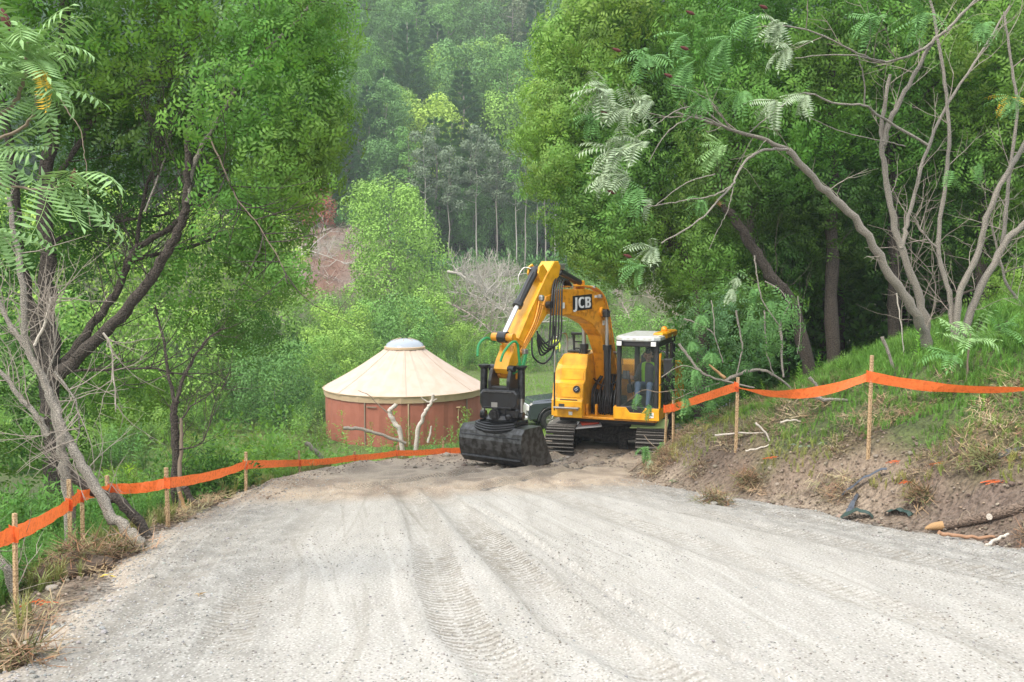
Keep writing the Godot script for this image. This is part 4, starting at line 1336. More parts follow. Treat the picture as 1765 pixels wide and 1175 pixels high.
func build_woods() -> void:
	var round_ := []
	var tall := []
	var pines := []
	var poles := []
	for k in 4: round_.append([trunk_mesh(8.5, .17, 3.0, 7, .35), crown_blobs(3.0, 11.0, 3.6, 24 + k * 2, 8500, .27)])
	for k in 3: tall.append([trunk_mesh(13.5, .20, 2.6, 9, .4), crown_blobs(5.5, 15.5, 3.5, 26, 8500, .27)])
	for k in 3: pines.append([trunk_mesh(16.5, .22, .5, 0, .5), pine_mesh(17.0, 3.6, 6500)])
	for k in 4: poles.append([trunk_mesh(14.0, .095, 1.7, 8, .55), crown_blobs(8.0, 15.0, 2.1, 11, 2600 if k % 2 else 1500, .26)])
	var deep := tint(C(.042, .110, .034))
	var mid := tint(C(.048, .130, .030))
	var fresh := tint(C(.085, .185, .034))
	var lime := tint(C(.125, .225, .040))
	var blue := tint(C(.036, .098, .048))
	var olive := tint(C(.062, .098, .048))
	var grey := tint(C(.055, .092, .062))
	# named single trees, placed from the photo: [kind, px, depth, size, leaves, name, label]
	var single := [
		[tall, 655, 172.0, 1.45, grey, "maple_tree", "tall grey-green tree with forked pale trunk highest left of the gap between the near trees"],
		[tall, 690, 165.0, 1.25, mid, "maple_tree", "broad mid-green tree just right of the tall forked grey-green one"],
		[tall, 812, 178.0, 1.35, olive, "pine_tree", "thin olive crowned tree with straight pale trunk near the top middle of the gap"],
		[tall, 885, 172.0, 1.6, tint(C(.06, .095, .055)), "maple_tree", "large dusky green tree at the top right of the gap"],
		[pines, 640, 118.0, .92, tint(C(.034, .095, .048)), "pine_tree", "feathery blue-green pine above the reddish clearing, left of the lime-green trees"],
		[pines, 600, 112.0, .80, blue, "pine_tree", "dark pine with bare pale lower trunk beside the reddish dead bush"],
		[round_, 745, 124.0, 1.45, lime, "lime_green_tree", "lime-green tree behind the grey half-dead trees in the middle of the wood edge"],
		[round_, 790, 150.0, 1.5, fresh, "broadleaf_tree", "fresh green rounded tree half-way up the slope above the half-dead trees"],
		[round_, 850, 155.0, 1.5, fresh, "broadleaf_tree", "bright rounded tree half-way up the slope near the right-hand near trees"],
		[round_, 915, 140.0, 1.4, lime, "broadleaf_tree", "yellow-green tree at the right end of the slope beside the near tree's edge"],
		[round_, 720, 150.0, 1.4, mid, "broadleaf_tree", "dense green tree half-way up the slope left of centre"],
		[round_, 900, 118.0, .72, fresh, "broadleaf_tree", "small bright tree with low branches at the right of the wood edge"]]
	for s in single:
		var x: float = (s[1] - 882.5) / F * s[2]
		var v: Array = s[0][rng.randi() % s[0].size()]
		tree(s[5], s[6], gp(x, s[2], -.3), v[0], v[1], M.far_bark, s[4], s[3], "")
	# grey half-dead trees and bare poles along the wood's edge
	var px := [708, 735, 775, 822, 857, 890, 905, 925, 940, 957, 975]
	for i in px.size():
		var d := 108.0 + rnd(-1.5, 2.5) + (2.0 if i < 2 else 0.0)
		var dead := i > 0 and i < 6
		var o := tree("pole_tree", "slender bare pale trunk with %s, %s from the left along the wood edge" % ["thin greyish crown" if dead else "sparse green crown", ["first", "second", "third", "fourth", "fifth", "sixth", "seventh", "eighth", "ninth", "tenth", "last"][i]],
			gp((px[i] - 882.5) / F * d, d, -.3), poles[i % 4][0], poles[(i * 2 + 1) % 4][1] if dead else poles[i % 4][1], M.pole_bark if i % 2 else M.far_bark, grey if dead else mid, rnd(.95, 1.12), "slender trees along the wood edge")
		o.set_meta("category", "tree")
	# the rest of the wood in the gap
	var kinds := [[round_, mid, "broadleaf_tree", "rounded mid-green tree"], [round_, deep, "broadleaf_tree", "rounded dark green tree"], [tall, deep, "maple_tree", "tall dark green tree"], [tall, mid, "maple_tree", "tall mid-green tree"], [pines, blue, "pine_tree", "dark blue-green conifer"], [round_, fresh, "broadleaf_tree", "rounded bright green tree"], [pines, deep, "pine_tree", "dark green conifer"]]
	var d := 113.0
	var row := 0
	while d < 250.0:
		var w := .205 * d + 6.0
		var step := (5.2 if row < 3 else 6.4) + (d - 113.0) * .018
		var x := -.27 * d
		while x < w * .55:
			var k: int = [1, 4, 2, 6, 0, 1, 3, 4, 2, 5][rng.randi() % 10]
			if row > 2: k = [0, 5, 3, 0, 1, 3, 2, 4, 0, 2, 5, 1][rng.randi() % 12]
			if row < 2: k = [1, 2, 4, 6, 1, 6][rng.randi() % 6]
			var K: Array = kinds[k]
			var v: Array = K[0][rng.randi() % K[0].size()]
			var zone := "in the shade just inside the wood edge" if row < 2 else "on the wooded slope"
			var tier: String = ["at the wood edge", "just behind the wood edge", "at the slope's foot", "low on the slope", "a third up the slope", "below mid-slope", "at mid-slope", "above mid-slope", "two thirds up the slope", "high on the slope", "near the slope's top", "topmost on the slope"][mini(row, 11)] if row < 11 else "%s row upslope" % ORD[mini(row, 21)]
			var pxx := 882.5 + x / d * F
			var over := "beyond the left tree" if pxx < 500.0 else "beside the left tree's edge" if pxx < 570.0 else "above the rusty bush" if pxx < 630.0 else "above the lone tree's left half" if pxx < 680.0 else "above the lone tree's right half" if pxx < 735.0 else "above the brush pile" if pxx < 790.0 else "above the excavator bucket" if pxx < 850.0 else "above the digging arm's top" if pxx < 920.0 else "beside the right tree's edge" if pxx < 985.0 else "behind the right tree"
			var where := "%s, %s" % [tier, over]
			tree(K[2], "%s %s" % [K[3], where], gp(x + rnd(-1.4, 1.4), d + rnd(-1.6, 1.6), -.3), v[0], v[1], M.far_bark, K[1], rnd(.8, 1.15) * (1.25 if row > 2 else 1.0), "trees %s" % zone)
			x += step * rnd(.85, 1.25)
		d += step * .95
		row += 1
	# the wood goes on to both sides, hidden by the near trees
	for k in 2:
		var xs := []
		var cs := []
		for i in 230:
			var dd := rnd(112.0, 250.0)
			var side := -1.0 if i % 2 else 1.0
			var x := side * dd * rnd(.21 if side < 0 else .12, .75)
			xs.append(Transform3D(Basis(Vector3.UP, rnd(0, TAU)).scaled(Vector3.ONE * rnd(.85, 1.3)), gp(x, dd, -.3)))
			cs.append(vary(C(.042, .115, .028), .3))
		many("wood", (round_ if k else pines)[0][1], M.far_leaf, xs, cs)

	# undergrowth at the wood's foot
	var ux := []
	var uc := []
	for i in 800:
		var dd := rnd(101.0, 124.0)
		var x := rnd(-.22 * dd, .12 * dd)
		if dd < 106.0 and absf(x + 18.5 + (dd - 92.0) * .15) < 6.0: continue
		ux.append(along(gp(x, dd, .3), Vector3.UP + rv(.2), rnd(0, TAU), rnd(1.5, 4.6)))
		uc.append(vary(C(.05, .12, .034), .4))
	many("undergrowth", BUSHY[0], M.far_leaf, ux, uc)

	# --- the round green tree in the middle and the shrubs round the tent
	var ct := tree("round_tree", "bushy light green tree standing alone in the meadow behind the tent", gp((672 - 882.5) / F * 73.0, 73.0, -.2), trunk_mesh(9.5, .2, 2.6, 9, .3), crown_blobs(1.9, 10.9, 4.6, 40, 22000, .20, .85), M.far_bark, tint(C(.082, .180, .036)), 1.02, "")
	ct.rotation.y = .6
	var sh := []
	for k in 4: sh.append([trunk_mesh(1.6, .05, .9, 7, .1), crown_blobs(.25, 3.0, 1.9, 15, 5200, .125, .9)])
	var shrubs := [
		[690, 60.0, 1.35, C(.052, .135, .034), "rounded dark green shrub rising right behind the tent's skylight"],
		[735, 66.0, 1.25, C(.085, .180, .036), "light green shrub to the right of the dark shrub behind the tent"],
		[640, 63.0, 1.15, C(.060, .150, .034), "mid-green shrub left of the dark shrub behind the tent"],
		[585, 60.0, 1.2, C(.095, .190, .036), "yellowish green shrub left of the tent roof, below the earth clearing"],
		[540, 64.0, 1.3, C(.070, .160, .032), "green shrub at the foot of the earth clearing"],
		[610, 52.0, .95, C(.075, .165, .034), "pale green willowy bush close behind the left edge of the tent"],
		[560, 50.0, 1.0, C(.085, .175, .034), "light green bush left of the tent at the meadow edge"],
		[520, 46.0, .95, C(.060, .145, .030), "leafy bush between the left tree's lowest leaves and the tent"],
		[770, 72.0, 1.1, C(.070, .160, .034), "green bush right of the lone round tree below the brush pile"],
		[800, 62.0, .75, C(.085, .175, .034), "low green bush beneath the grey brush pile"],
		[850, 66.0, .65, C(.075, .165, .030), "low bush seen left of the excavator's arm"],
		[925, 74.0, .9, C(.055, .140, .030), "bush seen under the excavator's boom"],
		[990, 70.0, .8, C(.065, .150, .032), "bush behind the excavator's boom cylinders"],
		[1110, 60.0, 1.1, C(.055, .135, .028), "bush behind the excavator's cab roof"],
		[1030, 84.0, 1.2, C(.05, .125, .028), "pale bush high behind the excavator's boom"],
		[470, 38.0, 1.05, C(.034, .095, .026), "dark leafy bush in the shade under the left tree"],
		[400, 42.0, 1.3, C(.050, .125, .028), "green bush behind the forked limbs of the left tree"],
		[300, 40.0, 1.45, C(.075, .165, .030), "bright bush seen through the gaps of the left tree"],
		[180, 40.0, 1.6, C(.080, .175, .030), "sunlit bush behind the left tree's trunk"],
		[60, 38.0, 1.7, C(.060, .150, .028), "bush at the left edge behind the left tree"]]
	for i in shrubs.size():
		var s: Array = shrubs[i]
		var v: Array = sh[i % 4]
		var o := thing("shrub", s[4], "shrub", gp((s[0] - 882.5) / F * s[1], s[1], -.1))
		o.rotation.y = rnd(0, TAU)
		o.scale = Vector3.ONE * s[2]
		obm("stem", v[0], M.far_bark, o)
		stuff(obm("crown", v[1], tint(s[3]), o))
	# trees between the meadow and the wood on the left, seen through the near tree
	for s in [[330, 62.0, .95, "bright tree seen through the middle of the left tree's crown"], [180, 58.0, 1.0, "bright tree seen through the left tree beside its trunk"], [455, 66.0, .85, "light tree at the right edge of the left tree's crown"], [40, 56.0, 1.0, "light tree at the left edge beyond the near tree"]]:
		var v: Array = round_[rng.randi() % 4]
		tree("broadleaf_tree", s[3], gp((s[0] - 882.5) / F * s[1], s[1], -.2), v[0], v[1], M.far_bark, tint(C(.11, .215, .035)), s[2], "")

	# --- meadow: tall weeds, goldenrod and mown grass
	var wx := [[], [], [], [], []]
	var wc := [[], [], [], [], []]
	for i in 9000:
		var dd := 29.0 + 45.0 * pow(rnd(0, 1), 1.2)
		var x := rnd(-.56 * dd, .06 * dd)
		var lawn := x > -.10 * dd + 2.0 and dd < 57.0
		if lawn or Vector2(x + 4.15, dd - 36.5).length() < 3.5 or (absf(x + 4.15) < 3.4 and dd < 36.0 and rnd(0, 1) < .85): continue
		if x > -12.5 and x < -8.0 and dd < 36.0 and dd > 29.5: continue
		var patch := nz.get_noise_2d(x * 1.6 + 30.0, dd * 1.6)
		if patch < -.32: continue
		var k := rng.randi() % 3
		if patch > .02 and rnd(0, 1) < .5: k = 3 + rng.randi() % 2
		wx[k].append(along(gp(x, dd), Vector3.UP + rv(.12), rnd(0, TAU), rnd(.8, 1.45)))
		wc[k].append(vary(C(.045, .125, .028).lerp(C(.095, .185, .038), clampf(.5 + patch * 1.6, 0, 1)), .3))
	for i in 2600:
		var dd := rnd(56.0, 100.0)
		var x := rnd(-.20 * dd, .14 * dd)
		if absf(x + 18.5 + (dd - 92.0) * .15) < 6.5 and dd > 84.0: continue
		if absf(x - 3.2) < 1.5 and dd < 84.0: continue
		var k := rng.randi() % 3
		wx[k].append(along(gp(x, dd), Vector3.UP + rv(.12), rnd(0, TAU), rnd(.8, 1.9)))
		wc[k].append(vary(C(.085, .175, .036), .35))
	for k in 5: many("meadow_plants" if k < 3 else "goldenrod", WEED[k], M.leaf, wx[k], wc[k])
	var gx := []
	var gc := []
	for i in 16000:
		var dd := 28.0 + 32.0 * rnd(0, 1)
		var x := rnd(-.14 * dd, .22 * dd)
		gx.append(along(gp(x, dd, -.02), Vector3.UP + rv(.2), rnd(0, TAU), rnd(.12, .24)))
		gc.append(vary(C(.135, .25, .048), .2))
	for i in 2500:
		var dd := rnd(28.0, 38.0)
		var x := rnd(-14.0, -7.0)
		gx.append(along(gp(x, dd, -.02), Vector3.UP + rv(.2), rnd(0, TAU), rnd(.15, .3)))
		gc.append(vary(C(.14, .185, .055), .25))
	many("lawn_grass", TUFT[0], M.grass, gx, gc)

	# --- earth clearing with its dead bush, and the heap of dead grey trees
	var rb := thing("dead_bush", "rust-red dead bush at the top of the earth clearing on the left", "shrub", gp((550 - 882.5) / F * 104.0, 104.0, -.2))
	obm("stem", trunk_mesh(2.6, .08, 1.6, 9, .1), M.far_bark, rb)
	stuff(obm("crown", crown_blobs(.5, 4.2, 2.1, 14, 2600, .22), tint(C(.105, .042, .028), .3), rb))
	var cx := []
	var cc := []
	for i in 900:
		var dd := rnd(86.0, 108.0)
		var x := -19.0 - (dd - 92.0) * .12 + rnd(-8.5, 8.5)
		cx.append(along(gp(x, dd, .05), Vector3.UP + rv(.6), rnd(0, TAU), rnd(3.0, 8.0)))
		cc.append(vary([C(.36, .32, .28), C(.26, .20, .15), C(.22, .12, .08), C(.14, .18, .06)][i % 4], .3))
	many("clearing_debris", STRAW, M.straw, cx, cc)
	fallen_tree("dead grey fallen tree lying across the top of the brush pile, crown to the right", at(772, 468, 82.0), at(885, 476, 78.0), .16, 80, M.pale_twig)
	fallen_tree("grey brushy fallen tree sloping down towards the excavator's arm", at(785, 495, 74.0), at(905, 555, 66.0), .14, 90, M.pale_twig)
	fallen_tree("grey fallen tree with dense twigs at the middle of the brush pile", at(790, 472, 80.0), at(880, 525, 72.0), .13, 90, M.pale_twig)
	fallen_tree("grey fallen tree low in the brush pile beside the meadow shrubs", at(770, 520, 70.0), at(860, 585, 62.0), .10, 70, M.dead_twig)
	fallen_tree("pale felled tree lying at the foot of the earth clearing", at(505, 425, 92.0), at(600, 455, 88.0), .12, 26, M.pale_twig)
	fallen_tree("bare felled tree slanting across the earth clearing", at(520, 440, 90.0), at(575, 395, 95.0), .10, 16, M.pale_twig)
	fallen_tree("grey brush seen right of the excavator's boom", at(1090, 555, 62.0), at(1062, 500, 66.0), .08, 46, M.dead_twig)
	fallen_tree("tangle of grey branches behind the cab roof", at(1170, 545, 52.0), at(1110, 500, 54.0), .08, 46, M.dead_twig)

func fallen_tree(label: String, a: Vector3, b: Vector3, r: float, n: int, m: Material) -> void:
	a.y = maxf(a.y, ground(a.x, -a.z) + .2)
	b.y = maxf(b.y, ground(b.x, -b.z) + .35)
	var o := thing("fallen_tree", label, "fallen tree", a)
	var line := smooth_path(PackedVector3Array([Vector3.ZERO, (b - a) * .5 + rv(.3), b - a]), 7)
	var t := MB.new()
	t.tube(line, [r, r * .9, r * .8, r * .7, r * .62, r * .55, r * .5, r * .44, r * .38, r * .32, r * .26, r * .2, r * .15, r * .1, r * .05], 6)
	obj("trunk", t, m, o)
	var w := MB.new()
	twigs(w, line, int(n * .6), (b - a).length() * .30, r * .34, .35, 3)
	stuff(obj("twigs", w, m, o))
# ---------------------------------------------------------------- the near trees, banks and plants
const ORD := ["first", "second", "third", "fourth", "fifth", "sixth", "seventh", "eighth", "ninth", "tenth", "eleventh", "twelfth", "thirteenth", "fourteenth", "fifteenth", "sixteenth", "seventeenth", "eighteenth", "nineteenth", "twentieth", "twenty-first", "last"]
func D(pts: Array, d: float, dd := 0.0) -> Array:      # gives a list of photo points a depth that runs from d to d + dd
	var o := []
	for i in pts.size(): o.append([pts[i][0], pts[i][1], d + dd * i / maxf(1.0, pts.size() - 1.0)])
	return o

func build_left_tree() -> void:
	var o := thing("broadleaf_tree", "large dark-barked tree on the left with forked limbs leaning over the track verge", "tree")
	var L := []
	limb("trunk", o, D([[98, 930], [94, 800], [88, 680], [84, 560], [80, 430], [78, 320], [95, 200], [110, 60], [120, -120]], 13.2, .4), 0.148, .07, M.bark, 12, true)
	limb("trunk", o, D([[86, 700], [60, 560], [34, 440], [26, 330], [10, 200], [-20, 40]], 13.4, .5), 0.094, .05, M.bark, 10)
	L.append(limb("limb", o, D([[90, 660], [150, 600], [205, 548], [255, 490], [283, 440], [308, 395], [322, 350], [324, 285], [327, 200]], 13.1, -.5), 0.098, .04, M.bark, 10))
	L.append(limb("limb", o, D([[322, 348], [338, 275], [372, 215], [418, 135], [462, 85], [530, 15], [580, -60]], 12.7, -.1), 0.039, .018, M.grey_bark, 8))
	L.append(limb("limb", o, D([[105, 635], [160, 560], [200, 505], [222, 452], [238, 425], [290, 395], [352, 330], [400, 285]], 13.4, .6), 0.070, .03, M.bark, 9))
	L.append(limb("limb", o, D([[215, 455], [262, 440], [330, 425], [400, 400], [470, 392]], 13.8, .6), 0.035, .02, M.bark, 7))
	L.append(limb("limb", o, D([[90, 420], [140, 395], [220, 378], [300, 368]], 13.5, .8), 0.031, .015, M.bark, 7))
	L.append(limb("limb", o, D([[85, 330], [140, 240], [195, 165], [262, 140], [330, 90]], 13.4, .5), 0.043, .02, M.bark, 7))
	L.append(limb("limb", o, D([[235, 430], [250, 330], [272, 270], [282, 200], [300, 100]], 13.9, .3), 0.031, .015, M.bark, 7))
	L.append(limb("limb", o, D([[250, 365], [278, 290], [285, 265], [275, 225]], 13.0, .1), 0.016, .008, M.grey_bark, 6))
	L.append(limb("limb", o, D([[100, 640], [180, 637], [260, 634], [300, 645]], 13.0, .2), 0.022, .012, M.bark, 6))
	L.append(limb("limb", o, D([[360, 235], [390, 300], [410, 345], [440, 380], [478, 440], [495, 480]], 12.3, -.2), 0.012, .006, M.twig, 6))
	var b := MB.new()
	for l in L: twigs(b, l, 20, 1.15, .009, .35, 2)
	stuff(obj("twigs", b, M.bark, o))
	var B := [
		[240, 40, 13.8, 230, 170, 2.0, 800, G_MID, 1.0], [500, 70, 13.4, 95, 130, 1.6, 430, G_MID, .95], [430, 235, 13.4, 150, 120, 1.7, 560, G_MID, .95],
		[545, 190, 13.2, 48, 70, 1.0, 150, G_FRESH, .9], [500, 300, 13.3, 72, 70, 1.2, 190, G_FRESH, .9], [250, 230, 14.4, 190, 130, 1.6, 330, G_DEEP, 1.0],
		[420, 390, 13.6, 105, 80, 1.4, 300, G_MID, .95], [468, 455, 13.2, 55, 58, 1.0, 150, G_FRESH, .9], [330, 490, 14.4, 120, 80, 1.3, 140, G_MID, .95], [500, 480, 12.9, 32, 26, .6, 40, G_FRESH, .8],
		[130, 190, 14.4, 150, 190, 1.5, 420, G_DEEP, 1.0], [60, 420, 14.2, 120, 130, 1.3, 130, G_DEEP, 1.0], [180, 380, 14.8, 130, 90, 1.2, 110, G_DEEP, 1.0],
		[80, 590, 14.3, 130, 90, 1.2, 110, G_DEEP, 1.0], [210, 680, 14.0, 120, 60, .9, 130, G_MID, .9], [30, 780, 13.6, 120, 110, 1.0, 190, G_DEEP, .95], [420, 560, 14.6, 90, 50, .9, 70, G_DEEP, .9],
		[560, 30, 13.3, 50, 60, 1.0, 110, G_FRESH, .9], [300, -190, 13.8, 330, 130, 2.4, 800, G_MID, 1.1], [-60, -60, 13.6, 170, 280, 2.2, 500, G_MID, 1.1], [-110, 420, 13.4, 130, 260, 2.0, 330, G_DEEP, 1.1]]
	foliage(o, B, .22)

func build_left_stems() -> void:
	# a clump of bare grey stems in front of the tree
	var o := thing("leafless_shrub", "clump of leaning bare grey stems with broken ends at the left verge", "shrub")
	var L := []
	L.append(limb("stem", o, D([[122, 940], [118, 860], [110, 790], [97, 715], [78, 655], [48, 600], [36, 470], [24, 400], [16, 340]], 9.6, .3), .062, .022, M.grey_bark, 9, true))
	L.append(limb("stem", o, D([[243, 938], [222, 915], [190, 886], [158, 832], [128, 782], [108, 740], [90, 690], [74, 652]], 9.2, .3), .062, .04, M.grey_bark, 9))
	L.append(limb("stem", o, D([[262, 932], [243, 905], [210, 863], [170, 852], [128, 822], [104, 784], [84, 750], [76, 720]], 9.9, .2), .06, .045, M.bark, 9))
	L.append(limb("stem", o, D([[84, 752], [64, 718], [38, 690], [14, 655], [-25, 610]], 9.9, .1), .036, .022, M.grey_bark, 8))
	L.append(limb("stem", o, D([[48, 602], [24, 570], [8, 540], [-20, 480]], 9.9, .1), .032, .02, M.grey_bark, 8))
	L.append(limb("stem", o, D([[60, 595], [78, 555], [84, 530], [89, 512]], 9.7), .015, .010, M.pale_wood, 6))
	L.append(limb("stem", o, D([[30, 1010], [14, 985], [-8, 962], [-40, 930]], 7.4), .04, .03, M.grey_bark, 8, true))
	L.append(limb("branch", o, D([[80, 655], [94, 600], [90, 560], [76, 545]], 9.5), .012, .005, M.grey_bark, 5))
	L.append(limb("branch", o, D([[94, 640], [125, 680], [136, 720], [132, 765], [122, 780]], 9.4), .013, .005, M.grey_bark, 5))
	L.append(limb("branch", o, D([[178, 574], [190, 592], [196, 640], [200, 705]], 11.5), .014, .008, M.pale_wood, 5))
	var b := MB.new()
	for l in L: twigs(b, l, 12, .75, .0065, .2, 2)
	stuff(obj("twigs", b, M.dead_twig, o))
	# the split little trunk further along
	var s := thing("broken_sapling", "small dark sapling with a split trunk behind the orange tape", "tree")
	var l2 := []
	l2.append(limb("trunk", s, D([[305, 900], [302, 830], [304, 765], [300, 715], [303, 690]], 12.9), .075, .045, M.bark, 9, true))
	l2.append(limb("trunk", s, D([[318, 900], [310, 840], [312, 770], [312, 720]], 12.8), .04, .02, M.twig, 7, true))
	l2.append(limb("branch", s, D([[303, 692], [318, 650], [335, 615], [362, 580], [390, 565]], 12.9, .3), .03, .010, M.bark, 7))
	l2.append(limb("branch", s, D([[303, 700], [290, 640], [284, 595], [272, 545], [268, 525]], 12.9, .3), .028, .010, M.bark, 7))
	l2.append(limb("branch", s, D([[308, 730], [330, 700], [360, 680], [400, 640]], 12.8), .014, .005, M.bark, 6))
	l2.append(limb("branch", s, D([[310, 775], [350, 760], [372, 690], [398, 648]], 12.7), .014, .004, M.bark, 6))
	var b2 := MB.new()
	for l in l2: twigs(b2, l, 9, .7, .006, .3, 2)
	stuff(obj("twigs", b2, M.bark, s))
	var st := thing("fallen_branch", "dark fallen branch lying beside the split sapling under the tape", "branch")
	limb("branch", st, D([[318, 838], [330, 862], [360, 872], [388, 870]], 12.5), .045, .03, M.bark, 8)
	var sp := thing("splintered_stake", "splintered fresh piece of wood leaning under the orange tape", "wood")
	limb("splinter", sp, D([[309, 848], [318, 872], [328, 896]], 12.3), .022, .03, M.fresh_wood, 5)
	# hanging dead vines and shoots in front of the leaves
	var v := thing("vine", "thin pale dead vine hanging down in front of the left tree's leaves", "vine")
	limb("strand", v, D([[105, 168], [118, 195], [138, 220], [145, 260], [150, 300], [156, 390]], 10.5), .007, .004, M.twig, 5)
	limb("strand", v, D([[178, 575], [192, 600], [197, 660], [200, 710]], 11.0), .008, .004, M.dead_twig, 5)

func build_left_sumac() -> void:
	M.frond = leaf_mat(C(.13, .29, .085), .5, .6)
	M.frond_light = leaf_mat(C(.26, .43, .17), .5, .6)
	M.frond_pale = leaf_mat(C(.33, .42, .27), .55, .4)
	M.frond_yellow = leaf_mat(C(.55, .36, .03), .6, .5)
	M.cone = mat(C(.085, .022, .020), .95)
	var o := thing("sumac", "light green sumac shoots with fern-like leaves reaching in at the top left", "shrub")
	limb("branch", o, D([[-160, 300], [-60, 225], [5, 195], [34, 160], [45, 118], [50, 60]], 6.3, -.3), .016, .010, M.twig, 7)
	limb("branch", o, D([[-120, 330], [-20, 250], [40, 220], [60, 190], [66, 160]], 6.5, -.2), .013, .009, M.twig, 7)
	limb("branch", o, D([[-140, 280], [-40, 310], [30, 322], [80, 326], [112, 318]], 6.2, -.2), .010, .007, M.twig, 7)
	limb("branch", o, D([[-140, 230], [-60, 245], [-10, 255]], 6.2), .010, .007, M.twig, 7)
	rosette(o, at(52, 78, 6.0), Vector3(.1, .8, .3), 15, .85, M.frond_light, .45)
	rosette(o, at(66, 150, 6.2), Vector3(.6, .4, .4), 10, .8, M.frond_light, .7)
	rosette(o, at(18, 110, 6.1), Vector3(-.3, .5, .4), 9, .85, M.frond_light, .7)
	rosette(o, at(112, 318, 6.0), Vector3(.9, .1, .2), 9, .85, M.frond_light, .5)
	rosette(o, at(0, 260, 6.1), Vector3(.6, .1, .3), 9, .95, M.frond_light, .65)
	rosette(o, at(-10, 390, 6.2), Vector3(.2, .1, .3), 8, .8, M.frond_light, 1.1)
	rosette(o, at(70, 125, 5.9), Vector3(.3, -.3, .4), 2, .5, M.frond_yellow, 1.4)
	cone(o, at(10, 35, 6.0), Vector3(-.3, 1, 0), .075)
	cone(o, at(127, 307, 6.0), Vector3(.2, 1, .1), .06)

func cone(parent: Node, p: Vector3, dir: Vector3, s: float) -> void:
	var b := MB.new()
	b.lathe(along(p, dir, 0, 1.0), [Vector2(0, -s), Vector2(s * .32, -s * .5), Vector2(s * .36, 0), Vector2(s * .22, s * .7), Vector2(0, s * 1.1)], 9, true)
	obj("fruit_head", b, M.cone, parent)

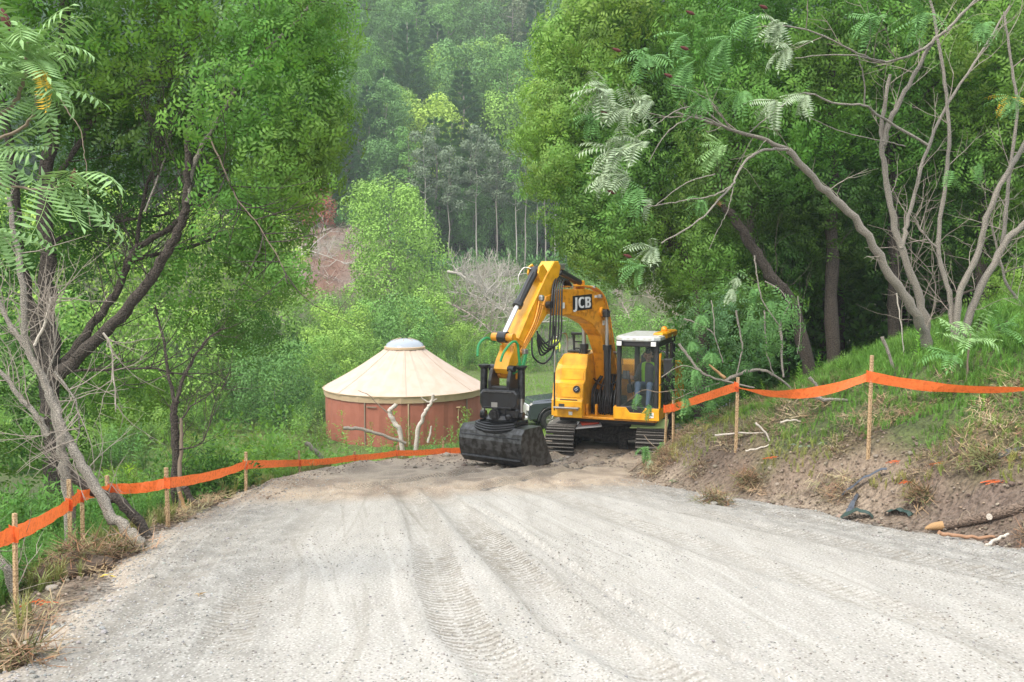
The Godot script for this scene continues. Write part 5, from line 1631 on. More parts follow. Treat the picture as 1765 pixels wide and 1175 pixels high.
func build_right_sumac() -> void:
	var o := thing("sumac", "big many-stemmed sumac on the right bank with bare grey trunks and windblown leaves reaching left", "tree")
	var d := -hit(1600, 612).z
	var e := -hit(1655, 600).z
	var L := []
	var stem := func(pts: Array, d0: float, dd: float, r0: float, r1: float, root := false) -> void:
		L.append(limb("stem", o, D(pts, d0, dd), r0 * .76, r1 * .85, M.grey_bark, 9, root))
	stem.call([[1607, 612], [1592, 575], [1572, 532], [1525, 458], [1474, 376], [1414, 320], [1359, 259]], d, -1.2, .12, .055, true)
	stem.call([[1359, 259], [1310, 238], [1253, 220], [1215, 208], [1165, 194]], d - 1.2, -.8, .045, .016)
	stem.call([[1602, 600], [1595, 560], [1575, 490], [1548, 412], [1529, 320], [1520, 252], [1522, 192], [1534, 128]], d, -.4, .105, .03, true)
	stem.call([[1522, 250], [1532, 210], [1550, 176], [1578, 125], [1606, 74], [1645, 38], [1700, -20]], d - .3, -.3, .065, .022)
	stem.call([[1553, 428], [1561, 395], [1572, 350], [1598, 256], [1635, 178], [1690, 92], [1740, 10]], d - .2, .4, .055, .018)
	stem.call([[1646, 590], [1642, 560], [1635, 504], [1616, 422], [1630, 307], [1635, 215], [1626, 123], [1608, 20], [1590, -60]], e, .3, .065, .022, true)
	stem.call([[1650, 560], [1652, 512], [1685, 440], [1699, 376], [1731, 307], [1764, 252], [1800, 180]], e, -.3, .075, .04, true)
	stem.call([[1655, 585], [1681, 514], [1731, 422], [1770, 380], [1830, 330]], e + .2, -.3, .09, .05, true)
	stem.call([[1728, 425], [1733, 370], [1738, 307], [1752, 192], [1741, 100], [1730, 20]], e + .2, .2, .05, .02)
	stem.call([[1765, 530], [1735, 490], [1722, 440], [1706, 380]], e + .6, .2, .035, .02)
	stem.call([[1616, 428], [1590, 400], [1575, 372]], e, .1, .022, .01)
	# upper limbs
	stem.call([[1606, 74], [1576, 92], [1522, 107], [1480, 92], [1405, 56], [1331, 40]], d - .5, -.7, .03, .012)
	stem.call([[1524, 106], [1455, 94], [1370, 100]], d - .9, -.6, .022, .008)
	stem.call([[1560, 252], [1520, 242], [1455, 228], [1390, 200]], d - .5, -.6, .012, .006)
	stem.call([[1598, 250], [1510, 196], [1488, 182], [1434, 177], [1385, 160], [1331, 196], [1292, 228]], d - .4, -1.4, .03, .010)
	stem.call([[1490, 182], [1488, 130], [1475, 90]], d - .8, -.3, .018, .008)
	# long drooping shoots to the left
	stem.call([[1358, 257], [1320, 258], [1290, 272], [1270, 300], [1263, 318], [1238, 345], [1204, 380], [1140, 419]], d - 1.5, -1.4, .028, .011)
	stem.call([[1263, 318], [1232, 336], [1194, 343], [1155, 350], [1112, 356]], d - 2.0, -.6, .018, .007)
	stem.call([[1232, 300], [1190, 312], [1160, 330], [1130, 355]], d - 2.0, -.6, .013, .006)
	stem.call([[1264, 322], [1258, 350], [1250, 372], [1238, 395], [1222, 430]], d - 2.0, -.3, .012, .004)
	stem.call([[1253, 220], [1205, 200], [1180, 208], [1148, 230], [1118, 280]], d - 1.9, -.7, .016, .007)
	stem.call([[1250, 218], [1205, 186], [1168, 190], [1140, 208], [1096, 238]], d - 1.9, -.7, .015, .007)
	stem.call([[1257, 220], [1230, 180], [1190, 155], [1156, 146]], d - 1.6, -.5, .014, .006)
	var b := MB.new()
	for i in L.size():
		if i < 12: twigs(b, L[i], 9, .9, .0075, .25, 2)
	stuff(obj("twigs", b, M.dead_twig, o))
	# leaves: silvery where the wind shows their undersides
	var q := d - 2.5
	for r in [[1038, 150, 0, 8, .72, 1], [1072, 185, 0, 7, .7, 1], [1020, 196, .2, 6, .6, 0], [1110, 172, 0, 7, .72, 1], [1096, 240, 0, 8, .75, 1], [1055, 255, .1, 8, .75, 1], [1040, 300, .1, 6, .72, 1], [1075, 300, 0, 6, .75, 1], [1120, 345, .1, 3, .5, 1], [1095, 325, -.1, 6, .7, 0],
		[1120, 425, .1, 7, .66, 1], [1100, 455, .1, 6, .66, 0], [1240, 250, -.3, 7, .72, 3], [1205, 170, .3, 5, .7, 0], [1335, 40, .8, 8, .75, 1], [1290, 25, .9, 7, .75, 0], [1352, 82, .7, 6, .8, 1], [1330, 175, .5, 6, .75, 1], [1380, 165, .6, 6, .72, 1], [1240, 70, .8, 6, .8, 2], [1180, 110, .6, 6, .8, 2], [1110, 95, .4, 6, .75, 0], [1175, 60, .8, 5, .8, 0],
		[1500, 30, 1.2, 7, .85, 2], [1590, 20, 1.4, 7, .85, 0], [1690, 40, 1.5, 7, .85, 0], [1745, 170, 1.6, 6, .8, 2], [1270, 160, 0.6, 5, .7, 2], [1205, 345, .3, 4, .6, 2]]:
		rosette(o, at(r[0], r[1], q + float(r[2])), Vector3(-.8, rnd(-.3, .4), rnd(0, .6)), int(r[3] * 2.1), r[4] * rnd(.85, 1.15), [M.frond, M.frond_pale, M.frond, M.frond_light][r[5]], .75)
	rosette(o, at(1685, 285, d - .5), Vector3(-.2, -.5, .3), 5, .55, M.frond, 1.9)
	rosette(o, at(1640, 300, d - .5), Vector3(.0, -.6, .3), 4, .6, M.frond, 2.0)
	rosette(o, at(1740, 165, d), Vector3(-.5, .1, .3), 3, .6, M.frond_yellow, .9)
	for c in [[1043, 195], [1063, 86], [1180, 83], [1190, 22], [1316, 12], [1152, 130], [1082, 441], [1055, 331]]: cone(o, at(c[0], c[1], q), Vector3(-.9, .3, .1), .066)
	# the dense dead bush behind its stems
	var t := thing("dead_thicket", "tangle of dead brown twigs behind the sumac's bare stems", "shrub")
	var tb := MB.new()
	for i in 26:
		var p := hit(1420 + i * 9.0, 560, 15.0) + Vector3(0, 0, -rnd(.5, 2.5))
		p.y = ground(p.x, -p.z)
		var l := smooth_path(PackedVector3Array([p, p + Vector3(rnd(-.4, .4), rnd(.8, 1.2), rnd(-.3, .3)), p + Vector3(rnd(-1.2, 1.0), rnd(1.6, 2.9), rnd(-.6, .8))]), 5)
		tb.tube(l, [.018, .014, .008], 4, false)
		twigs(tb, l, 9, .95, .006, .15, 2)
	stuff(obj("twigs", tb, M.dead_twig, t))

func build_right_trees() -> void:
	var o := thing("broadleaf_tree", "tall bright green tree right of the excavator with two dark leaning trunks", "tree")
	var L := []
	L.append(limb("trunk", o, D([[1214, 575], [1205, 510], [1180, 445], [1158, 412], [1140, 340], [1120, 240], [1110, 110], [1105, -60]], 24.0, .5), .19, .06, M.bark, 11, true))
	L.append(limb("trunk", o, D([[1226, 575], [1212, 500], [1196, 440], [1190, 380], [1195, 290], [1210, 160], [1215, 0]], 24.3, .5), .13, .05, M.bark, 10, true))
	L.append(limb("limb", o, D([[1158, 412], [1110, 350], [1060, 290], [1020, 200]], 24.1, -.4), .07, .02, M.bark, 8))
	L.append(limb("limb", o, D([[1130, 290], [1060, 180], [1010, 90]], 24.3, -.6), .06, .02, M.bark, 8))
	L.append(limb("limb", o, D([[1180, 445], [1110, 400], [1040, 390]], 24.0, -.6), .04, .015, M.bark, 7))
	var b := MB.new()
	for l in L: twigs(b, l, 14, 1.6, .014, .3, 2)
	stuff(obj("twigs", b, M.bark, o))
	foliage(o, [
		[1030, 60, 24.0, 85, 110, 2.4, 620, G_LIME, 1.45], [965, 205, 24.0, 52, 75, 1.8, 300, G_LIME, 1.35], [965, 105, 24.2, 35, 60, 1.2, 100, G_LIME, 1.3], [1040, 200, 24.4, 85, 110, 2.4, 560, G_FRESH, 1.45], [975, 290, 23.8, 55, 45, 1.6, 220, G_LIME, 1.35],
		[1060, 310, 24.0, 75, 80, 2.0, 380, G_FRESH, 1.4], [1010, 355, 23.9, 45, 40, 1.3, 130, G_LIME, 1.3], [1060, 410, 23.6, 72, 48, 1.7, 260, G_FRESH, 1.35], [1010, 430, 23.4, 38, 26, 1.0, 70, G_LIME, 1.2], [912, 235, 23.6, 24, 18, .8, 34, G_FRESH, 1.25], [925, 165, 23.9, 22, 16, .7, 28, G_LIME, 1.25], [935, 320, 23.7, 24, 15, .7, 28, G_FRESH, 1.2], [955, 60, 24.2, 26, 20, .8, 34, G_FRESH, 1.25], [962, 372, 23.6, 24, 14, .6, 26, G_LIME, 1.2], [985, 400, 23.4, 26, 14, .7, 28, G_FRESH, 1.2], [940, 105, 24.0, 20, 16, .7, 24, G_LIME, 1.2], [1150, 60, 24.6, 120, 140, 2.4, 560, G_MID, 1.45], [1150, 230, 24.6, 110, 110, 2.2, 430, G_MID, 1.4],
		[1150, 390, 24.8, 90, 70, 1.7, 260, G_FRESH, 1.35], [1180, 490, 25.4, 70, 40, 1.4, 130, G_FRESH, 1.3], [1080, 460, 24.6, 60, 30, 1.2, 110, G_FRESH, 1.25], [1100, -150, 24.4, 190, 130, 3.0, 600, G_FRESH, 1.6]], .08)
	o = thing("broadleaf_tree", "dark leaning tree on the right bank behind the fallen leafy branches", "tree")
	L = []
	L.append(limb("trunk", o, D([[1402, 590], [1370, 530], [1333, 482], [1298, 428], [1268, 380], [1246, 350]], 20.0, -.3), .15, .08, M.bark, 11, true))
	L.append(limb("trunk", o, D([[1440, 590], [1432, 470], [1437, 340], [1430, 200], [1440, 40], [1446, -100]], 20.6, .3), .16, .07, M.bark, 10, true))
	L.append(limb("limb", o, D([[1298, 428], [1290, 340], [1270, 240], [1262, 140]], 20.2, .4), .06, .02, M.bark, 8))
	L.append(limb("limb", o, D([[1246, 352], [1236, 346], [1238, 350]], 19.7), .06, .05, M.fresh_wood, 7))
	b = MB.new()
	for i in 3: twigs(b, L[i], 14, 1.4, .012, .3, 2)
	stuff(obj("twigs", b, M.bark, o))
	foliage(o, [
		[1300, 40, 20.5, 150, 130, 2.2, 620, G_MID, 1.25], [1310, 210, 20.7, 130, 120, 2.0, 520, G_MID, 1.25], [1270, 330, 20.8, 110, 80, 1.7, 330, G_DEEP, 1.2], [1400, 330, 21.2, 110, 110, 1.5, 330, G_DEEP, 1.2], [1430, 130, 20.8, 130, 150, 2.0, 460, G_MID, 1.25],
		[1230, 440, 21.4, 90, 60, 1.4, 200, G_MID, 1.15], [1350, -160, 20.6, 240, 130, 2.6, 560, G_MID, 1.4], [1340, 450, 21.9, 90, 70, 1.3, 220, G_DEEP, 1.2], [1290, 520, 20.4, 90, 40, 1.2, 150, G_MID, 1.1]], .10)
	o = thing("broadleaf_tree", "leafy tree with dark upright trunks at the far right behind the sumac", "tree")
	L = []
	L.append(limb("trunk", o, D([[1545, 560], [1540, 440], [1536, 300], [1528, 160], [1530, 20], [1535, -120]], 21.5, .3), .15, .07, M.bark, 10, true))
	L.append(limb("trunk", o, D([[1700, 560], [1690, 430], [1705, 300], [1715, 150], [1740, 0]], 21.0, .3), .14, .06, M.bark, 10, true))
	L.append(limb("limb", o, D([[1536, 260], [1580, 180], [1640, 120]], 21.6, -.3), .05, .02, M.bark, 7))
	L.append(limb("limb", o, D([[1800, 480], [1735, 490], [1660, 505], [1620, 540]], 20.5, -.3), .05, .02, M.bark, 7))
	b = MB.new()
	for l in L: twigs(b, l, 14, 1.4, .012, .3, 2)
	stuff(obj("twigs", b, M.bark, o))
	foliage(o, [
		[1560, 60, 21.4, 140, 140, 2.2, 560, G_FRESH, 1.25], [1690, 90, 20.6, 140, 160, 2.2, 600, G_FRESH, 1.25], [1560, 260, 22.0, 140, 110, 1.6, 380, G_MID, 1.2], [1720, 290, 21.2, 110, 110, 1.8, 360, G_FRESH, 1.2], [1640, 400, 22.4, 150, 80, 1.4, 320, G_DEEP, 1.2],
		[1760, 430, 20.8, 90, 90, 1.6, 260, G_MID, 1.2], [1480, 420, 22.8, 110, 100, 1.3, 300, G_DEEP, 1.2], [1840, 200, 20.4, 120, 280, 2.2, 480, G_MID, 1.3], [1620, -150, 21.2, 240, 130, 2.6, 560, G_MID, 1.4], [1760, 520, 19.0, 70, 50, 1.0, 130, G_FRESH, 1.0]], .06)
	# the shaded wood behind them on the slope
	var xs := [[], [], []]
	var cs := [[], [], []]
	for i in 5200:
		var d := rnd(24.0, 34.0)
		var px := rnd(1180, 2000)
		var x: float = (px - 882.5) / F * d
		var g := ground(x, d)
		var p := Vector3(x, g + rnd(.1, 9.0), -d)
		if nz2.get_noise_3d(p.x * .8, p.y * .8, p.z * .8) < -.12: continue
		xs[i % 3].append(along(p, rv(1.0), rnd(0, TAU), rnd(1.1, 1.9)))
		cs[i % 3].append(vary(G_DEEP.lerp(G_MID, rnd(0, 1)), .35))
	for k in 3: many("woodland_leaves", BUSHY[k], M.leaf, xs[k], cs[k])
	for i in 16:
		var d := rnd(25.0, 32.0)
		var px := 1240.0 + i * 36.0 + rnd(-10, 10)
		var p := gp((px - 882.5) / F * d, d)
		var t := MB.new()
		t.tube(smooth_path(PackedVector3Array([Vector3(0, -.2, 0), Vector3(rnd(-.2, .2), 3, rnd(-.2, .2)), Vector3(rnd(-.6, .6), 6.5, rnd(-.4, .4)), Vector3(rnd(-1, 1), 10, 0)]), 4), [.13, .12, .115, .11, .1, .1, .09, .09, .08, .08, .07, .06, .05], 7)
		var w := thing("forest_tree", "thin dark tree, %s from the left in the shaded wood on the right slope" % ORD[i], "tree", p, "dark trunks in the shaded wood on the right")
		obj("trunk", t, M.bark, w)

func build_bank_plants() -> void:
	# grass on the right bank
	var gx := [[], [], [], []]
	var gc := [[], [], [], []]
	for i in 19000:
		var d := rnd(6.0, 25.0)
		var er := rnd(.55, 7.5)
		var x := table(d, RR_D, RR_X) + er
		var n := nz.get_noise_2d(x * 4.0 + 11.0, d * 4.0)
		if er < 1.3 and n < .22 - .4 * (er - .6): continue
		if n < -.48: continue
		var k := rng.randi() % 4
		var tall := clampf((er - 2.0) * .35, 0, 1)
		gx[k].append(along(gp(x, d, -.01), Vector3.UP + rv(.35), rnd(0, TAU), rnd(.10, .22) + tall * rnd(.05, .30)))
		var dry := clampf(.60 - .30 * er + n * .8, 0, .85)
		gc[k].append(vary(C(.085, .185, .035).lerp(C(.235, .20, .085), dry), .3))
	# and on the left verge
	for i in 5200:
		var d := rnd(4.5, 22.0)
		var el := .15 + 4.0 * pow(rnd(0, 1), 1.5)
		var x := table(d, RL_D, RL_X) - el
		var n := nz.get_noise_2d(x * 4.0 + 51.0, d * 4.0)
		if el < .7 and n < .15: continue
		if d < 7.2 and rnd(0, 1) < .75: continue
		var k := rng.randi() % 4
		gx[k].append(along(gp(x, d, -.01), Vector3.UP + rv(.3), rnd(0, TAU), rnd(.12, .42)))
		gc[k].append(vary(C(.065, .155, .034).lerp(C(.20, .175, .08), clampf(.55 - .35 * el + n, 0, .8)), .3))
	for k in 4: many("bank_grass", TUFT[k], M.grass, gx[k], gc[k])
	# dead straw and torn roots
	var sx := []
	var sc := []
	for i in 8200:
		var d := rnd(6.5, 20.0)
		var er := .25 + 3.6 * pow(rnd(0, 1), 1.4)
		var x := table(d, RR_D, RR_X) + er
		if nz.get_noise_2d(x * 5.0 + 80.0, d * 5.0) < -.05 + (.25 if er < .9 else 0.0): continue
		sx.append(along(gp(x, d, .012), Vector3.UP + rv(.5), rnd(0, TAU), rnd(.6, 1.5)))
		sc.append(vary([C(.34, .25, .14), C(.25, .15, .085), C(.17, .10, .06), C(.40, .33, .20), C(.22, .20, .09)][rng.randi() % 5], .3))
	for i in 1500:
		var d := rnd(4.5, 14.0)
		var el := rnd(.0, 1.3)
		var x := table(d, RL_D, RL_X) - el
		if nz.get_noise_2d(x * 5.0 + 80.0, d * 5.0) < .02: continue
		sx.append(along(gp(x, d, .012), Vector3.UP + rv(.5), rnd(0, TAU), rnd(.6, 1.5)))
		sc.append(vary([C(.34, .25, .14), C(.25, .15, .085), C(.30, .26, .13)][rng.randi() % 3], .3))
	many("straw_litter", STRAW, M.straw, sx, sc)
	# weeds below the left fence and up to the tent
	var wx := [[], [], [], [], []]
	var wc := [[], [], [], [], []]
	for i in 7600:
		var d := 6.5 + 23.0 * rnd(0, 1)
		var el := .75 + 15.0 * pow(rnd(0, 1), 1.7)
		var x := table(d, RL_D, RL_X) - el
		if d > 19.0 and x > .35 * (d - 19.0) - 1.0: continue
		if d > 21.0 and rnd(0, 1) < .4: continue
		var n := nz.get_noise_2d(x * 3.0 + 21.0, d * 3.0)
		if n < -.3: continue
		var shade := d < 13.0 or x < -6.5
		var k := rng.randi() % 3
		if n > .12 and not shade and rnd(0, 1) < .4: k = 3
		var s := rnd(.45, .85) + .25 * clampf(el - 1.0, 0, 1) 
		s *= 1.0 - .55 * smoothstep(18.5, 22.0, d)
		if el < 1.4: s *= .6
		wx[k].append(along(gp(x, d), Vector3.UP + rv(.2), rnd(0, TAU), s))
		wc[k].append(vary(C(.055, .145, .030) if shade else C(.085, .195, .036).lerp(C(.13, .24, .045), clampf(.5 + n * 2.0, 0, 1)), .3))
	# ferny seedlings here and there on the right bank
	for i in 420:
		var d := rnd(8.0, 24.0)
		var er := rnd(1.6, 7.0)
		var x := table(d, RR_D, RR_X) + er
		if nz.get_noise_2d(x * 4.0 - 33.0, d * 4.0) < .1: continue
		wx[1].append(along(gp(x, d), Vector3.UP + rv(.4), rnd(0, TAU), rnd(.2, .5)))
		wc[1].append(vary(C(.09, .21, .03), .3))
	for k in 5:
		if wx[k].size(): many("verge_weeds", WEED[k], M.leaf, wx[k], wc[k])
	# single bushes along the left verge
	for s in [[525, 740, 22.0, .85, G_FRESH, "leafy green bush to the left of the tent behind the orange tape"], [465, 735, 19.0, .9, G_LIME, "bright green bush with yellow tips left of the tent above the tape"], [370, 760, 16.5, .8, G_LIME, "light green bush behind the split sapling"], [565, 765, 24.0, .62, G_FRESH, "low leafy bush beneath the left end of the tent wall"], [640, 757, 25.0, .27, G_FRESH, "small bush in front of the tent by the white bare branches"], [730, 757, 26.0, .27, G_LIME, "small light bush in front of the tent's right half"], [780, 750, 27.0, .3, G_LIME, "light bush between the tent and the black bucket"], [350, 845, 13.6, .55, G_DEEP, "dark leafy weed clump under the tape by the second stake"]]:
		var p := at(s[0], s[1], s[2])
		var o := thing("bush", s[5], "bush", gp(p.x, s[2]))
		var xs := []
		var cs := []
		for i in 46:
			var q: Vector3 = Vector3(rng.randfn() * .42, absf(rng.randfn()) * .42 + .15, rng.randfn() * .42) * s[3] * 1.25
			xs.append(along(q, q + rv(.4) + Vector3(0, .3, 0), rnd(0, TAU), s[3] * rnd(.75, 1.15)))
			cs.append(vary(s[4], .3))
		many("foliage", BUSHY[rng.randi() % 3], M.leaf, xs, cs, o)
	# young sumac by the foot of the stems
	var d2 := -hit(1660, 660).z
	var ys := thing("young_sumac", "young sumac with bright fern-like leaves at the foot of the grey stems on the right", "shrub")
	var tip := gp((1665 - 882.5) / F * d2, d2)
	limb("stem", ys, [[1665, 660, d2], [1668, 610, d2], [1672, 575, d2]], .016, .01, M.twig, 6, true)
	rosette(ys, at(1672, 578, d2), Vector3(0, 1, .2), 12, 1.0, M.frond_light, .35)
	rosette(ys, at(1640, 610, d2 - .3), Vector3(-.4, .6, .4), 6, .75, M.frond, .5)
	rosette(ys, at(1730, 560, d2 + .4), Vector3(.5, .8, .3), 7, .9, M.frond, .4)
	var y2 := thing("young_sumac", "small young sumac sprouting in the grass under the dead twigs", "shrub")
	var p2 := hit(1450, 555, 14.0)
	rosette(y2, p2 + Vector3(0, .35, 0), Vector3(0, 1, .2), 9, .75, M.frond_light, .5)

func build_fallen_branches() -> void:
	var o := thing("fallen_branch", "big leafy broken branch lying on the bank edge right of the cab", "branch")
	var d := 16.6
	for s in [[[[1344, 556], [1347, 600], [1350, 650]], .03], [[[1300, 440], [1304, 470], [1313, 514], [1341, 558]], .016], [[[1362, 520], [1350, 545], [1342, 566]], .012], [[[1318, 485], [1345, 500], [1362, 526]], .014], [[[1269, 535], [1275, 575], [1279, 604], [1268, 650]], .020], [[[1317, 535], [1320, 580], [1322, 612], [1334, 645]], .016], [[[1179, 549], [1210, 562], [1231, 578], [1246, 625]], .016], [[[1226, 518], [1230, 545], [1231, 578]], .012], [[[1170, 592], [1188, 618], [1211, 642], [1249, 657], [1300, 668]], .028], [[[1249, 657], [1285, 640], [1315, 638], [1340, 650], [1362, 668]], .034], [[[1140, 650], [1175, 630], [1210, 640]], .010], [[[1240, 660], [1200, 672], [1160, 690]], .010], [[[1375, 510], [1380, 560], [1374, 610]], .010]]:
		limb("branch", o, D(s[0], d, rnd(-.3, .3)), s[1], s[1] * .55, M.grey_bark, 7)
	limb("broken_end", o, D([[1222, 628], [1236, 640], [1250, 652]], 16.2), .012, .035, M.fresh_wood, 6)
	var r := [[1205, 545, 5, .55, 0], [1195, 590, 6, .6, 0], [1240, 560, 5, .6, 0], [1262, 500, 4, .5, 1], [1300, 500, 5, .6, 0], [1290, 560, 6, .6, 2], [1325, 600, 5, .6, 2], [1230, 610, 6, .6, 0], [1270, 480, 4, .45, 1], [1200, 640, 5, .55, 2], [1185, 690, 6, .55, 2], [1225, 690, 5, .55, 0], [1330, 520, 4, .5, 0], [1285, 625, 5, .6, 2]]
	foliage(o, [[1265, 570, 17.2, 85, 75, .7, 120, C(.045, .115, .045), .9], [1210, 660, 17.0, 55, 45, .6, 60, C(.05, .13, .04), .85], [1330, 570, 17.0, 45, 60, .6, 60, C(.05, .13, .04), .85]])
	for q in r: rosette(o, at(q[0], q[1], d + rnd(-.4, .5)), Vector3(rnd(-.6, .2), -.2, .5), int(q[2] * 1.7), q[3], [M.frond, M.frond_pale, M.frond][q[4]], 1.7)
	var p := thing("fallen_branch", "leafy cut branch hanging over the right-hand track of the excavator", "branch")
	limb("branch", p, D([[1235, 690], [1185, 672], [1135, 676], [1108, 672], [1082, 690]], 18.0, .6), .012, .006, M.twig, 6)
	rosette(p, at(1095, 680, 18.6), Vector3(-.8, -.1, .3), 4, .62, M.frond, 1.5)
	rosette(p, at(1118, 700, 18.4), Vector3(-.3, -.6, .3), 5, .6, M.frond, 1.9)
	var w := thing("fallen_branch", "wilted leafy branch with grey-green leaves lying at the foot of the bank", "branch")
	limb("branch", w, D([[1060, 832], [1090, 808], [1130, 778], [1165, 752]], 17.0, .5), .02, .012, M.twig, 6)
	limb("branch", w, D([[1080, 835], [1110, 815], [1150, 785]], 16.6, .3), .022, .014, M.bark, 6)
	limb("branch", w, D([[1110, 750], [1128, 770], [1145, 786]], 17.3, -.2), .010, .006, M.twig, 5)
	rosette(w, at(1108, 772, 17.2), Vector3(-.4, -.2, .5), 7, .6, M.frond, 1.6)
	rosette(w, at(1120, 795, 17.0), Vector3(-.5, -.2, .5), 6, .5, M.frond_pale, 1.7)
	rosette(w, at(1140, 765, 17.3), Vector3(-.2, -.3, .5), 6, .55, M.frond, 1.7)
# ---------------------------------------------------------------- tent, fences, vehicles, litter
func build_tent() -> void:
	var c := Vector3((697 - 882.5) / F * 36.5, -4.8, -36.5)
	var o := thing("round_tent", "round tent with cream conical roof and brick-red wall in the meadow", "tent", c)
	var R := 3.05
	var wall := MB.new()
	var n := 96
	var pr := func(k: int, r: float, y: float) -> Vector3:
		var a := TAU * k / n
		var w := .012 * sin(k * 1.7) + .015 * sin(k * .61 + 1.0) + .01 * sin(k * 3.1)
		return Vector3(cos(a) * (r + w), y, sin(a) * (r + w))
	var band := func(b: MB, r0: float, y0: float, r1: float, y1: float) -> void:
		for k in n: b.quad(pr.call(k + 1, r0, y0), pr.call(k, r0, y0), pr.call(k, r1, y1), pr.call(k + 1, r1, y1))
	band.call(wall, R, -.2, R + .01, 1.0)
	band.call(wall, R + .01, 1.0, R, 1.86)
	obj("wall", wall, M.canvas_red, o)
	var roof := MB.new()
	for i in 6:
		var t0 := i / 6.0
		var t1 := (i + 1) / 6.0
		band.call(roof, lerpf(R + .10, .66, t0), 1.86 + 1.52 * t0 - .07 * sin(t0 * PI), lerpf(R + .10, .66, t1), 1.86 + 1.52 * t1 - .07 * sin(t1 * PI))
	band.call(roof, R + .09, 1.83, R + .10, 1.86)
	var rf := obj("roof", roof, M.canvas, o)
	var va := MB.new()
	band.call(va, R + .055, 1.60, R + .085, 1.83)
	obj("valance", va, M.canvas_tan, o)
	var seam := MB.new()
	for k in 7:
		var a := TAU * k / 7.0 + .55
		var pts := PackedVector3Array()
		for i in 9:
			var t := i / 8.0
			var r := lerpf(R + .10, .66, t)
			pts.append(Vector3(cos(a) * r, 1.875 + 1.52 * t - .07 * sin(t * PI), sin(a) * r))
		var s := MB.new()
		s.tube(pts, [.009], 5)
		obj("seam", s, M.canvas, rf)
	var cord := MB.new()
	var cp := PackedVector3Array()
	for k in 65: cp.append(Vector3(cos(TAU * k / 64) * (R + .12), 1.845, sin(TAU * k / 64) * (R + .12)))
	cord.tube(cp, [.016], 5)
	obj("rope", cord, M.canvas_tan, rf)
	part("skylight_ring", M.canvas_tan, o, func(b: MB) -> void: b.lathe(T(Vector3(0, 3.34, 0)), [Vector2(.80, -.02), Vector2(.80, .06), Vector2(.72, .09)], 40))
	var dome := StandardMaterial3D.new()
	dome.albedo_color = Color(.66, .70, .75)
	dome.roughness = .12
	dome.backlight_enabled = true
	dome.backlight = Color(.8, .8, .8)
	part("skylight", dome, o, func(b: MB) -> void: b.lathe(T(Vector3(0, 3.40, 0)), [Vector2(.76, 0), Vector2(.70, .12), Vector2(.54, .23), Vector2(.32, .30), Vector2(0, .33)], 40, true))
	for k in 8: part("skylight_rib", M.canvas_tan, o, func(b: MB) -> void:
		var a := TAU * k / 8
		b.tube(PackedVector3Array([Vector3(cos(a) * .69, 3.40, sin(a) * .69), Vector3(cos(a) * .5, 3.645, sin(a) * .5), Vector3(cos(a) * .2, 3.735, sin(a) * .2)]), [.012], 4))
	for q in [1.95, 1.42, .62]:      # battens and door edges on the wall
		part("wall_batten", M.canvas_tan if q == 1.42 else M.twig, o, func(b: MB) -> void:
			b.box(T(Vector3(cos(q) * (R + .035), .85, sin(q) * (R + .035)), Vector3(0, 90 - rad_to_deg(q), 0)), Vector3(.05, 1.7, .03), .006))
	part("door_rail", M.twig, o, func(b: MB) -> void: b.box(T(Vector3(cos(1.86) * (R + .04), 1.45, sin(1.86) * (R + .04)), Vector3(0, 90 - rad_to_deg(1.86), 0)), Vector3(.4, .04, .03), .006))
	part("stove_pipe", M.stake, o, func(b: MB) -> void:
		var p := Vector3(cos(.78) * (R + .06), 1.05, sin(.78) * (R + .06))
		b.box(T(p + Vector3(0, .28, 0)), Vector3(.16, .05, .1), .01)
		b.box(T(p), Vector3(.03, .6, .03), .006))
	# bare white branches standing before it
	var w := thing("bare_branch", "bleached white bare branch standing before the tent with a long thin twig", "branch")
	limb("branch", w, D([[697, 775], [692, 752], [680, 727], [672, 711], [676, 703], [683, 696]], 25.0), .07, .055, M.pale_wood_white, 9, true)
	limb("twig", w, D([[671, 713], [655, 700], [636, 681], [617, 673]], 25.0), .022, .008, M.twig, 5)
	w = thing("bare_branch", "bleached white forked branch standing before the tent's right half", "branch")
	limb("branch", w, D([[714, 775], [719, 752], [728, 722], [736, 705], [744, 692], [747, 679]], 25.4), .068, .042, M.pale_wood_white, 9, true)
	limb("twig", w, D([[742, 694], [733, 690], [726, 684]], 25.4), .022, .01, M.pale_wood_white, 6)
	limb("twig", w, D([[744, 692], [750, 689], [753, 687]], 25.4), .024, .012, M.pale_wood_white, 6)
	limb("twig", w, D([[738, 762], [742, 745], [744, 734]], 25.4), .04, .02, M.pale_wood_white, 7)
	w = thing("fallen_branch", "grey fallen pole lying in the weeds before the tent", "branch")
	limb("pole", w, D([[592, 738], [620, 739], [652, 747], [700, 764]], 24.6), .05, .04, M.grey_bark, 8)
	w = thing("fallen_branch", "short dark log poking out of the weeds left of the tent", "branch")
	limb("pole", w, D([[527, 762], [542, 775], [555, 790]], 19.5), .05, .05, M.grey_bark, 8)

func ribbon(b: MB, p: Vector3, q: Vector3, w0: float, w1: float, sag: float, twist0: float, twist1: float, n := 14) -> void:
	var prev := []
	for i in n + 1:
		var t := float(i) / n
		var c := p.lerp(q, t) + Vector3(0, -sag * 4.0 * t * (1.0 - t), 0)
		var dir := (q - p).normalized()
		var a := lerpf(twist0, twist1, smoothstep(0.0, 1.0, t)) + .12 * sin(t * 19.0)
		var up := Vector3.UP.rotated(dir, a)
		var w := lerpf(w0, w1, t) * (1.0 + .05 * sin(t * 31.0))
		var e := [c + up * w * .5, c - up * w * .5]
		if i > 0:
			b.quad(prev[1], e[1], e[0], prev[0])
		prev = e

func stake_mesh(h: float, w: float) -> ArrayMesh:
	var b := MB.new()
	b.box(T(Vector3(0, h * .5 - .15, 0)), Vector3(w, h + .3, w * .85), .004)
	return b.mesh()

